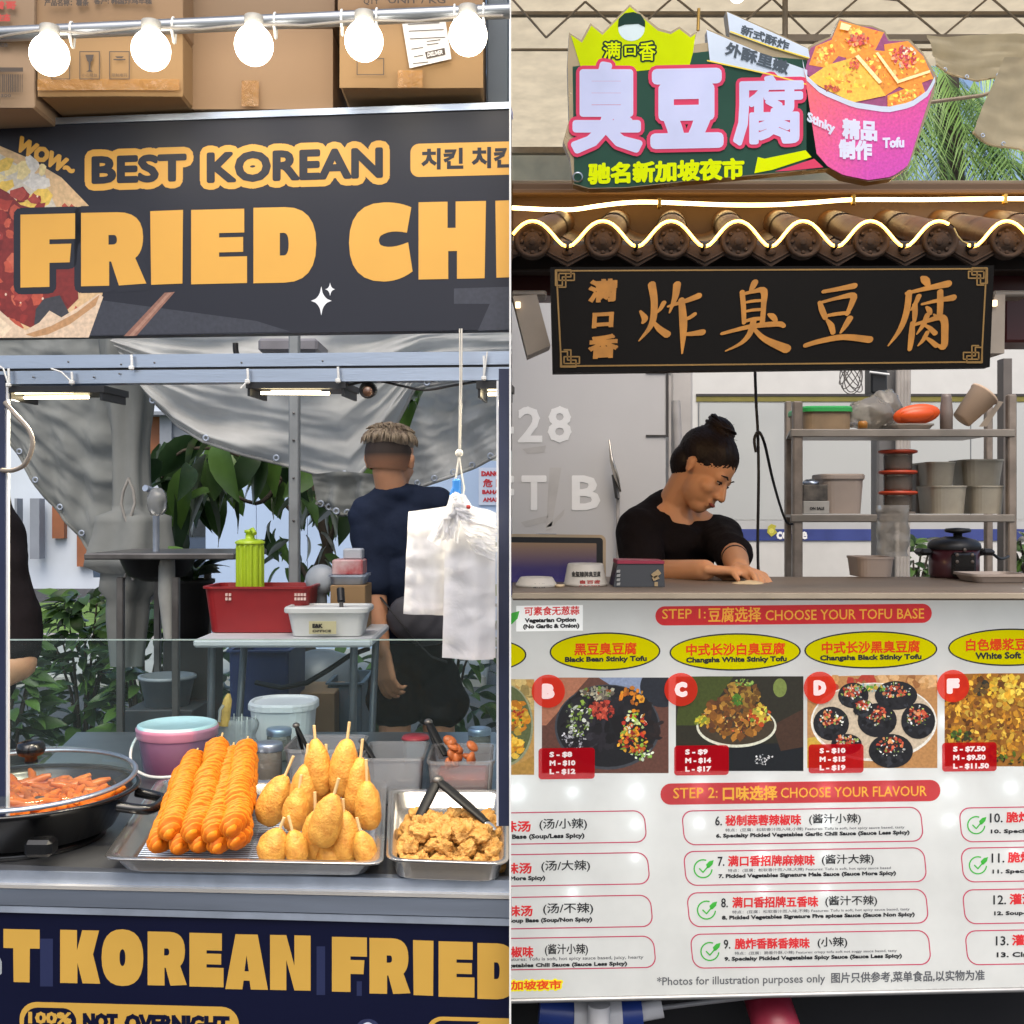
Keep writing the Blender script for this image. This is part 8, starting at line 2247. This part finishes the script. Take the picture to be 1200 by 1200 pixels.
m = MB(); m.box(P(599, 346, 2.60), P(1330, 318, 2.60) + Vector((0, .10, 0)), .004); m.build('lintel', dkred, rf_)
m = MB(); m.box(P(1177, 401, 2.55), P(1290, 347, 2.55) + Vector((0, .12, 0)), .006); m.build('red_bracket', dkred, rf_)
for x in (1.62,):
    m = MB(); m.box((x, 2.55, 0), (x + .09, 2.64, P(0, 320, 2.6).z), .006); m.build('booth_post', dkred, rf_)
# neon
neon_m = M('warm_neon_tube', '#fff0c0', .3, var=0, emit='#ffb844', es=5.5)
neon_w = M('white_neon_tube', '#fff8e8', .3, var=0, emit='#ffd488', es=7.0)
nt_ = thing('neon_wave', 'wavy warm neon tube following the edge of the tiles', 'neon light', P(900, 290, YE - .04))
pts = []
for i in range(len(peaks) - 1):
    a, b = peaks[i], peaks[i + 1]
    for k in range(14):
        t = k / 14
        y = 272.5 - 15 * cos(2 * pi * t) + 1.5 * cos(4 * pi * t)
        pts.append((a + (b - a) * t, y))
pts = [q for q in pts if q[0] >= 600]
i0 = [i for i, q in enumerate(pts) if q[0] > 1128][0]
m = MB(); m.tube([P(x, y, YE - .032) for x, y in pts[:i0 - 2]], .0034, 8); m.tube([P(x, y, YE - .032) for x, y in pts[i0 + 1:]], .0034, 8); m.build('neon_tube', neon_m, nt_)
m = MB(); m.tube([P(x, y, YE - .03) for x, y in ((1118, 267), (1122, 276), (1128, 283), (1136, 286), (1143, 285))], .0015, 6); m.build('bare_wire', M('pale_wire', '#c8b070', .4), nt_)
for i in range(1, len(peaks) - 1):
    c = (peaks[i] + peaks[i + 1]) / 2
    m = MB(); m.box(P(c - 2, 290, YE - .038), P(c + 2, 284, YE - .038) + Vector((0, .03, 0)), .001); m.build('clip', wire_black, nt_)
n2 = thing('neon_line', 'straight white neon tube along the ridge above the tiles', 'neon light', P(900, 240, YF - .05))
YN = YF - .05
m = MB(); m.tube([P(*q, YN) for q in smooth_path([(600, 243.5), (640, 245.5), (672, 245.5), (700, 241.5), (735, 237.5), (770, 237), (850, 240), (905, 240), (950, 237.5), (1000, 234), (1080, 234), (1160, 233), (1240, 233)], 4)], .0052, 10); m.build('neon_tube', neon_w, n2)
for px, py in ((773, 238), (1001, 234), (1179, 233)):
    m = MB(); m.box(P(px - 2, py + 5, YN - .008), P(px + 2, py - 6, YN - .008) + Vector((0, .016, 0)), .001); m.build('clip', M('amber_clip', '#c8a040', .4), n2)

# ================================================================ black name board with gold calligraphy
YB = 2.26
BP = Plane(1 / YB)
nb2 = thing('name_board', 'black hanging board with gold brush calligraphy and a thin gold border', 'sign', P(905, 437, YB))
board_m = M('black_lacquer_board', '#0c0906', .55, var=.2, vs=5, spec=.12)
gold_l = M('old_gold_leaf', '#a87026', .45, .2, .18, 30)
gold_f = M('thin_gold_line', '#84642e', .45, .2, .1)
k = YB / FOC
def bpt(x, y): return ((x - CX) * k, EYE + (CY - y) * k)
m = MB(); m.prism([bpt(645, 313), bpt(648, 437), bpt(1160, 430), bpt(1165, 311)], (1, 0, 0), (0, 0, 1), (0, YB, 0), (0, 1, 0), .03); m.build('board', board_m, nb2)
o_ = [(651, 316.5), (1157, 314), (1151, 425), (657, 430)]
i_ = [(653, 318.3), (1155, 315.8), (1149.3, 423.2), (658.8, 428.2)]
v, f = ring(o_, i_); put('gold_border', v, f, BP, gold_f, nb2, .0012)
def knot(cx, cy, sx, sy):
    segs = [[(0, 0), (18, 0), (18, 8), (8, 8), (8, 18), (0, 18), (0, 0)], [(4, 4), (22, 4), (22, 12), (12, 12), (12, 4)], [(4, 4), (4, 12), (12, 12), (12, 20), (4, 20)]]
    for s in segs:
        v, f = stroke([(cx + sx * x, cy + sy * y) for x, y in s], .8, n=4); put('corner_knot', v, f, BP, gold_f, nb2, .002)
knot(651, 316.5, 1, 1); knot(1157, 314, -1, 1); knot(657, 430, 1, -1); knot(1151, 425, -1, -1)
CAL = {
 'zha': [([(2, 40), (9, 50), (6, 56)], [3, 7, 4]), ([(39, 28), (34, 36), (27, 43)], [6, 5, 2]), ([(20, 2), (24, 28), (20, 58), (0, 82)], [9, 8, 7, 2]), ([(22, 54), (32, 65), (44, 73)], [3, 7, 9]),
         ([(60, 2), (57, 20), (48, 42)], [9, 7, 2]), ([(46, 33), (74, 25), (94, 18)], [3, 6, 8]), ([(67, 24), (70, 60), (68, 100)], [7, 9, 2]), ([(70, 52), (80, 49), (88, 44)], [4, 5, 5]), ([(70, 73), (84, 72), (100, 70)], [4, 6, 8])],
 'chou': [([(52, 0), (49, 6), (44, 13)], [8, 7, 2]), ([(32, 14), (34, 34), (35, 58)], [6, 6, 5]), ([(33, 17), (50, 13), (66, 12), (66, 34), (64, 58)], [4, 5, 8, 6, 6]), ([(37, 29), (48, 27), (62, 26)], [3, 4, 4]), ([(37, 42), (48, 40), (62, 39)], [3, 4, 4]),
          ([(36, 56), (50, 53), (64, 52)], [4, 5, 5]), ([(0, 74), (44, 64), (88, 60), (98, 63)], [4, 6, 7, 5]), ([(50, 56), (44, 74), (30, 88), (6, 99)], [7, 7, 5, 2]), ([(50, 66), (68, 82), (102, 96)], [4, 7, 11]), ([(74, 46), (80, 49), (85, 55)], [3, 7, 5])],
 'dou': [([(28, 13), (50, 9), (76, 4)], [5, 6, 8]), ([(22, 30), (26, 42), (31, 54)], [5, 7, 6]), ([(24, 30), (50, 23), (74, 19), (72, 32), (65, 48)], [4, 5, 8, 7, 5]), ([(31, 51), (48, 48), (67, 46)], [4, 5, 5]),
         ([(34, 58), (40, 66), (43, 77)], [4, 7, 6]), ([(69, 55), (63, 65), (55, 77)], [8, 7, 3]), ([(0, 97), (24, 90), (60, 84), (100, 88)], [6, 7, 8, 9])],
 'fu': [([(52, 0), (57, 4), (61, 10)], [4, 9, 6]), ([(28, 22), (60, 15), (92, 9)], [4, 6, 9]), ([(32, 21), (28, 48), (18, 72), (0, 94)], [7, 7, 6, 2]), ([(47, 26), (42, 36), (35, 45)], [6, 5, 2]), ([(41, 38), (41, 50), (40, 61)], [6, 6, 4]),
        ([(52, 37), (76, 32), (100, 28)], [3, 5, 8]), ([(80, 20), (80, 40), (78, 55), (70, 51)], [7, 7, 6, 2]), ([(59, 41), (63, 45), (65, 50)], [3, 6, 4]), ([(37, 63), (36, 80), (33, 99)], [5, 7, 5]),
        ([(38, 66), (60, 60), (84, 56), (87, 78), (85, 96), (74, 92)], [4, 5, 8, 8, 7, 2]), ([(60, 52), (55, 64), (44, 78)], [6, 6, 2]), ([(56, 66), (64, 70), (72, 77)], [3, 5, 6]), ([(60, 76), (54, 86), (46, 94)], [5, 5, 2]), ([(58, 83), (66, 88), (74, 94)], [3, 5, 6])],
}
def hull(pts):
    pts = sorted(set(pts))
    def half(ps):
        h = []
        for p in ps:
            while len(h) > 1 and (h[-1][0] - h[-2][0]) * (p[1] - h[-2][1]) - (h[-1][1] - h[-2][1]) * (p[0] - h[-2][0]) <= 0: h.pop()
            h.append(p)
        return h[:-1]
    return half(pts) + half(pts[::-1])
def brush(key, x0, x1, y0, y1):
    v, f = [], []
    W, H = (x1 - x0) / 100, (y1 - y0) / 100
    polys = []
    for pts, ws in CAL[key]:
        q = smooth_path([(p[0], p[1], w) for p, w in zip(pts, ws)], 6)
        q = [(x0 + a * W, y0 + b * H, max(.5, w * .66 * (W + H) / 2)) for a, b, w in q]
        oc = []
        for i in range(len(q)):
            a, b = q[max(i - 1, 0)], q[min(i + 1, len(q) - 1)]
            d = math.hypot(b[0] - a[0], b[1] - a[1]) or 1
            nx, ny = -(b[1] - a[1]) / d, (b[0] - a[0]) / d
            # a flat brush held aslant: wider across the lower-left / upper-right
            w = q[i][2]
            oc.append([(q[i][0] + w * (cos(2 * pi * t / 10) - .25 * sin(2 * pi * t / 10)), q[i][1] + w * .9 * sin(2 * pi * t / 10)) for t in range(10)])
        for i in range(len(q) - 1):
            polys.append(hull(oc[i] + oc[i + 1]))
    v, f = union(polys)
    put('gold_character', v, f, BP, gold_l, nb2, .0025)
brush('zha', 749, 823, 332, 414); brush('chou', 846, 920, 331, 412); brush('dou', 944, 1019, 332, 407); brush('fu', 1041, 1117, 325, 410)
for ch, x0, x1, y0, y1 in (('满', 690, 723, 327, 354), ('口', 694, 719, 366, 384), ('香', 690, 724, 392, 420)):
    T(ch, x0, x1, y0, y1, BP, gold_l, nb2, 1.5, .0022, -.06, -.06)
# lamps at the two ends of the board
lgrey = M('beige_grey_lamp_case', '#8f8578', .5, var=.1)
for lx, ly in ((622, 380), (1166, 380)):
    ld = bpy.data.lights.new('hanging_lamp_light', 'SPOT'); ld.energy = 5.5; ld.color = (1, .62, .28); ld.spot_size = radians(64); ld.spot_blend = .7; ld.shadow_soft_size = .03
    lo = bpy.data.objects.new('hanging_lamp_light', ld); col.objects.link(lo); lo.location = P(lx, ly, 2.49)
    lo.rotation_euler = (P(838, 625, 3.1) - lo.location).to_track_quat('-Z', 'Y').to_euler()
for label, q0, q1, q2, q3, wx, wy in (('beige grey lamp hanging at the left end of the black board', (600.5, 347), (629, 345), (645, 405), (618, 417), 607, 357), ('beige grey lamp hanging at the right end of the black board', (1166, 345), (1178, 345), (1177, 414), (1154, 414), 1166, 355)):
    t = thing('hanging_lamp', label, 'lamp', P((q0[0] + q2[0]) / 2, q2[1], 2.42))
    f4 = [P(*q, 2.40) for q in (q3, q2, q1, q0)]
    m = MB(); bk4 = [p + Vector((0, .07, 0)) for p in f4]
    m.hexa([f4[0], f4[1], bk4[1], bk4[0], f4[3], f4[2], bk4[2], bk4[3]]); m.build('lamp_case', lgrey, t)
    m = MB(); m.box(P(wx - 3, wy + 3.5, 2.392), P(wx + 3, wy - 3.5, 2.392) + Vector((0, .01, 0)), .001); m.build('indicator', M('lit_indicator', '#fff0d8', .3, var=0, emit='#ffdcae', es=1.6), t)
    m = MB(); m.box(P(q0[0] - 1, 347, 2.42), P(q1[0] + 12 if q1[0] < 700 else q1[0] + 30, 340, 2.42) + Vector((0, .06, 0)), .004); m.build('mount', lgrey, t)

# ================================================================ shaped light box sign on the roof
YS = 2.66
SP = Plane(1 / YS)
ls = thing('light_box_sign', 'shaped backlit roof sign with a yellow crown, puffy white characters and purple tofu cup', 'sign', P(880, 215, YS))
ks = YS / FOC
def spt(x, y): return ((x - CX) * ks, EYE + (CY - y) * ks)
outl = [(667, 38), (681, 47), (692, 27), (706, 38), (738, 5), (772, 33), (786, 37), (796, 31), (809, 41), (817, 37), (813, 52), (829, 50), (829, 34), (855, 44), (851, 13), (905, 36), (946, 56), (955, 50), (975, 42), (984, 21), (1003, 28), (1022, 30), (1037, 36), (1042, 46), (1066, 46),
        (1082, 62), (1098, 90), (1094, 112), (1065, 196), (1046, 209), (1018, 213), (988, 207), (972, 197), (900, 204), (800, 213), (735, 220), (690, 221), (672, 216), (668, 185), (660, 165), (667, 140), (665, 75)]
edge_a = M('clear_acrylic_edge', '#9a8a6a', .25, .3)
m = MB(); m.prism([spt(*q) for q in outl], (1, 0, 0), (0, 0, 1), (0, YS, 0), (0, 1, 0), .035); m.build('box', edge_a, ls)
def lit(name, c, es): return acrylic(name, c, es, .3, 0)
L_y, L_w, L_p, L_g, L_y2 = lit('sign_yellow', '#c6d800', .26), lit('sign_white', '#b8c6e4', .32), lit('sign_pink', '#d24666', .25), lit('sign_green', '#34564a', .12), lit('sign_lime', '#d0e000', .3)
L_k = lit('sign_dark_green_ink', '#28423a', .05); L_pale = lit('sign_pale', '#c6d2e2', .32)
def sh(pts, mat, lift, name='sign_shape'):
    v, f = fill([pts]); return put(name, v, f, SP, mat, ls, lift, 'R')
sh([(671, 78), (830, 60), (945, 70), (945, 200), (972, 196.5), (900, 203), (800, 212), (735, 219), (690, 220), (673, 215)], L_g, .001, 'green_field')
sh([(669, 41), (682, 50), (693, 30), (706, 41), (738, 8), (771, 36), (786, 40), (796, 34), (809, 44), (815, 40), (812, 62), (808, 77), (740, 84), (681, 80)], L_y, .002, 'crown')
sh(ell(740, 33, 15.5, 15, 24), L_pale, .003, 'pale_disc'); sh([(724, 32), (725, 22), (732, 15.5), (742, 14), (751, 17), (756, 25), (756, 32), (748, 28), (732, 29)], L_k, .004, 'dark_cap')
for ch, x0, x1, y0, y1 in (('满', 706, 728, 48, 70), ('口', 731, 746, 53, 66), ('香', 748, 769, 48, 72)):
    v, f = text2d(ch); v = fitbox(v, x0 + 1.4, x1 - 1.4, y0 + 1.4, y1 - 1.4, -.02)
    hv, hf = dilate(v, f, 2.6, 8); put('character_halo', hv, hf, SP, L_k, ls, .003, 'R'); hv, hf = dilate(v, f, .45, 0); put('character', hv, hf, SP, L_y2, ls, .004, 'R')
for ch, x0, x1, y0, y1, d, sl in (('臭', 669, 753, 72, 180, 3.8, 0), ('豆', 762, 848, 80, 174, 5.8, -.02), ('腐', 859, 942, 88, 170, 2.7, -.02)):
    v, f = text2d(ch); v = fitbox(v, x0 + d, x1 - d, y0 + d, y1 - d, sl)
    hv, hf = dilate(v, f, d + 4.2, 10); put('character_halo', hv, hf, SP, L_p, ls, .0046, 'R'); hv, hf = dilate(v, f, d, 10); put('character', hv, hf, SP, L_w, ls, .0060, 'R')
v, f = text2d('驰名新加坡夜市'); v = fitbox(v, 690, 871, 189, 212, -.035); v, f = dilate(v, f, 1.3, 6); put('lettering', v, f, SP, L_y2, ls, .004, 'R')
sh([(884, 203), (888, 184), (896, 186), (944, 176), (951, 184), (905, 199)], L_y2, .003, 'swoosh'); sh([(908, 201), (954, 186), (965, 196), (925, 200)], L_p, .002, 'swoosh')
sh([(828, 35), (849, 44), (901, 66), (946, 82), (946, 100), (902, 88), (832, 72)], L_pale, .004, 'ribbon'); sh([(852, 14), (905, 38), (947, 57), (949, 68), (902, 55), (855, 38)], L_pale, .0048, 'ribbon')
for ed in ([(829, 71), (902, 87), (946, 99)], [(856, 37), (902, 54), (948, 68)]):
    v, f = stroke(ed, .8, n=4); put('gold_edge', v, f, SP, lit('sign_gold', '#d8c050', .2), ls, .0056, 'R')
def slant(s, x0, y0, x1, y1, h, w):
    v, f = text2d(s); n = math.hypot(x1 - x0, y1 - y0); v = fitbox(v, 0, n, -h, 0); v, f = dilate(v, f, w, 0)
    c, s_ = (x1 - x0) / n, (y1 - y0) / n
    put('lettering', [(x0 + x * c - y * s_ * .6, y0 + x * s_ + y * c) for x, y in v], f, SP, M('sign_ink', '#2c3e4c', .5), ls, .006, 'R')
slant('新式酥炸', 868, 39.5, 923, 59.5, 11, .5); slant('外酥里嫩', 850, 63.5, 922, 87, 15, .8)
# cup
pc = Picture()
def cupc(u, v):
    a, b, c, d = lin('#e0624a'), lin('#c8408c'), lin('#b838a0'), lin('#8a3aa8')
    top = [a[i] + (b[i] - a[i]) * min(1, u * 1.6) for i in range(3)]; bt2 = [lin('#d04880')[i] + (c[i] - lin('#d04880')[i]) * min(1, u * 1.8) for i in range(3)]
    return tuple(top[i] + (bt2[i] - top[i]) * v for i in range(3))
topc = lerp_poly([(941, 74), (945, 92), (962, 108), (1000, 124), (1040, 130), (1068, 124), (1088, 110), (1096, 94)], 20)
botc = lerp_poly([(957, 180), (970, 195), (988, 205), (1018, 211), (1045, 207), (1063, 195), (1066, 188)], 20)
for i in range(20):
    for j in range(8):
        def g(a, b): return (topc[a][0] + (botc[a][0] - topc[a][0]) * b / 8, topc[a][1] + (botc[a][1] - topc[a][1]) * b / 8)
        pc.poly([g(i, j), g(i + 1, j), g(i + 1, j + 1), g(i, j + 1)], cupc((i + .5) / 20, (j + .5) / 8))
pc.items = pc.items
o = pc.put('cup_print', SP, ls, .006, 0, glow=.35)
pc = Picture(); rt_ = random.Random(77)
pc.poly([(943, 84), (950, 56), (975, 44), (985, 23), (1003, 30), (1022, 32), (1036, 38), (1041, 48), (1064, 48), (1081, 64), (1094, 90), (1086, 108), (1066, 122), (1040, 126), (1000, 120), (962, 104)], '#8a3a6a')
def cube(q, cols):
    pc.poly(q, cols[0]); cx = sum(p[0] for p in q) / len(q); cy = sum(p[1] for p in q) / len(q)
    for _ in range(60):
        a, b, c = rt_.random(), rt_.random(), rt_.choice(cols)
        p, r2 = rt_.sample(q, 2); s, t2 = rt_.random() ** .5 * .86, rt_.random()
        pc.blob(cx + (p[0] + (r2[0] - p[0]) * t2 - cx) * s, cy + (p[1] + (r2[1] - p[1]) * t2 - cy) * s, rt_.uniform(.8, 4), tuple(x * rt_.uniform(.7, 1.5) for x in lin(c)), rt_.uniform(.3, .8), rt_.uniform(0, 3), 7, rnd=rt_)
OR = ['#e08a20', '#f0a830', '#d87018', '#e8b84a', '#f0c858', '#c85c18']
cube([(968, 62), (984, 24), (1006, 30), (1036, 38), (1026, 58), (1000, 70)], OR)
cube([(948, 76), (956, 54), (976, 46), (984, 64), (970, 80)], OR); cube([(990, 66), (1012, 58), (1040, 60), (1056, 100), (1038, 112), (1008, 96)], OR)
cube([(1040, 96), (1036, 52), (1064, 48), (1082, 66), (1094, 92), (1060, 104)], OR); cube([(946, 92), (970, 76), (998, 68), (1018, 80), (1038, 112), (1000, 120), (966, 104)], ['#e8b43a', '#f0c850', '#d8941c', '#e0a428', '#c87018'])
cube([(1040, 112), (1080, 96), (1084, 108), (1062, 122), (1040, 125)], OR)
cl_ = lambda n, cx, cy, rx, ry, rr, cols: cluster(pc, n, cx, cy, rx, ry, rr, cols)
cl_(30, 1004, 46, 14, 7, (1.5, 3.6), ['#d84838', '#c03048', '#e87050', '#e8a060']); cl_(40, 1060, 66, 15, 13, (1.5, 3.6), ['#d03848', '#c02848', '#e06048', '#f0a070', '#f0e0c0']); cl_(12, 1000, 76, 6, 8, (1.2, 2.6), ['#d04838', '#e87048']); cl_(14, 974, 104, 12, 4, (1.4, 3), ['#d06030', '#c04030'])
for q in ([(1002, 66), (1030, 98), (1034, 96), (1006, 64)], [(1026, 62), (1052, 98), (1055, 96), (1029, 61)], [(1052, 94), (1090, 82), (1090, 85), (1054, 97)], [(986, 26), (998, 30), (994, 36), (984, 34)]): pc.poly(q, '#f4dca0')
pc.put('tofu_print', SP, ls, .0035, 8e-6, glow=.45)
rimt = [(x - .5, y - 4.5) for x, y in topc]; rimb = [(x, y + 2) for x, y in topc]
v = rimt + rimb[::-1]; v2, f2 = fill([v]); put('cup_rim', v2, f2, SP, L_pale, ls, .0075)
for s, x0, x1, y0, y1, b, sl in (('精品', 987, 1028, 140, 164, 1.1, .08), ('制作', 983, 1022, 164, 187, 1.1, .06)): T(s, x0, x1, y0, y1, SP, L_pale, ls, b, .0085, sl)
v, f = text2d('Stinky'); v = fitbox(v, 0, 34, -13, 0); v, f = dilate(v, f, .7, 0); put('lettering', [(946 + x * .91 - y * .1, 144.5 + x * .42 + y) for x, y in v], f, SP, L_pale, ls, .0085)
v, f = text2d('Tofu'); v = fitbox(v, 0, 24, -11, 0); v, f = dilate(v, f, .7, 0); put('lettering', [(1035 + x, 173 - x * .04 + y) for x, y in v], f, SP, L_pale, ls, .0085)
m = MB(); m.lathe([(.010, 0), (.013, .002), (.013, .004), (.010, .005)], SP(677, 208, .004), 20, R=Matrix.Rotation(pi / 2, 3, 'X')); m.build('mount_ring', steel, ls)
m = MB(); m.tube([P(818, 36, YS + .02), P(819, 10, YS + .02)], .004, 8); m.build('hang_wire', M('brass_wire', '#b8924a', .3, .6), ls)
lamp = thing('ceiling_bulb', 'small lit white bulb under the tent roof above the sign', 'light bulb', P(864, 2, 4.2))
m = MB(); m.ellipsoid(P(864, -6, 4.2), (.03, .03, .03), 16, 12); m.build('globe', M('lit_far_bulb', '#ffffff', .3, var=0, emit='#ffffff', es=3.0), lamp)
m = MB(); m.lathe([(.012, .026), (.016, .03), (.016, .06), (1e-4, .062)], P(864, -6, 4.2), 12); m.build('socket', sock_m, lamp)
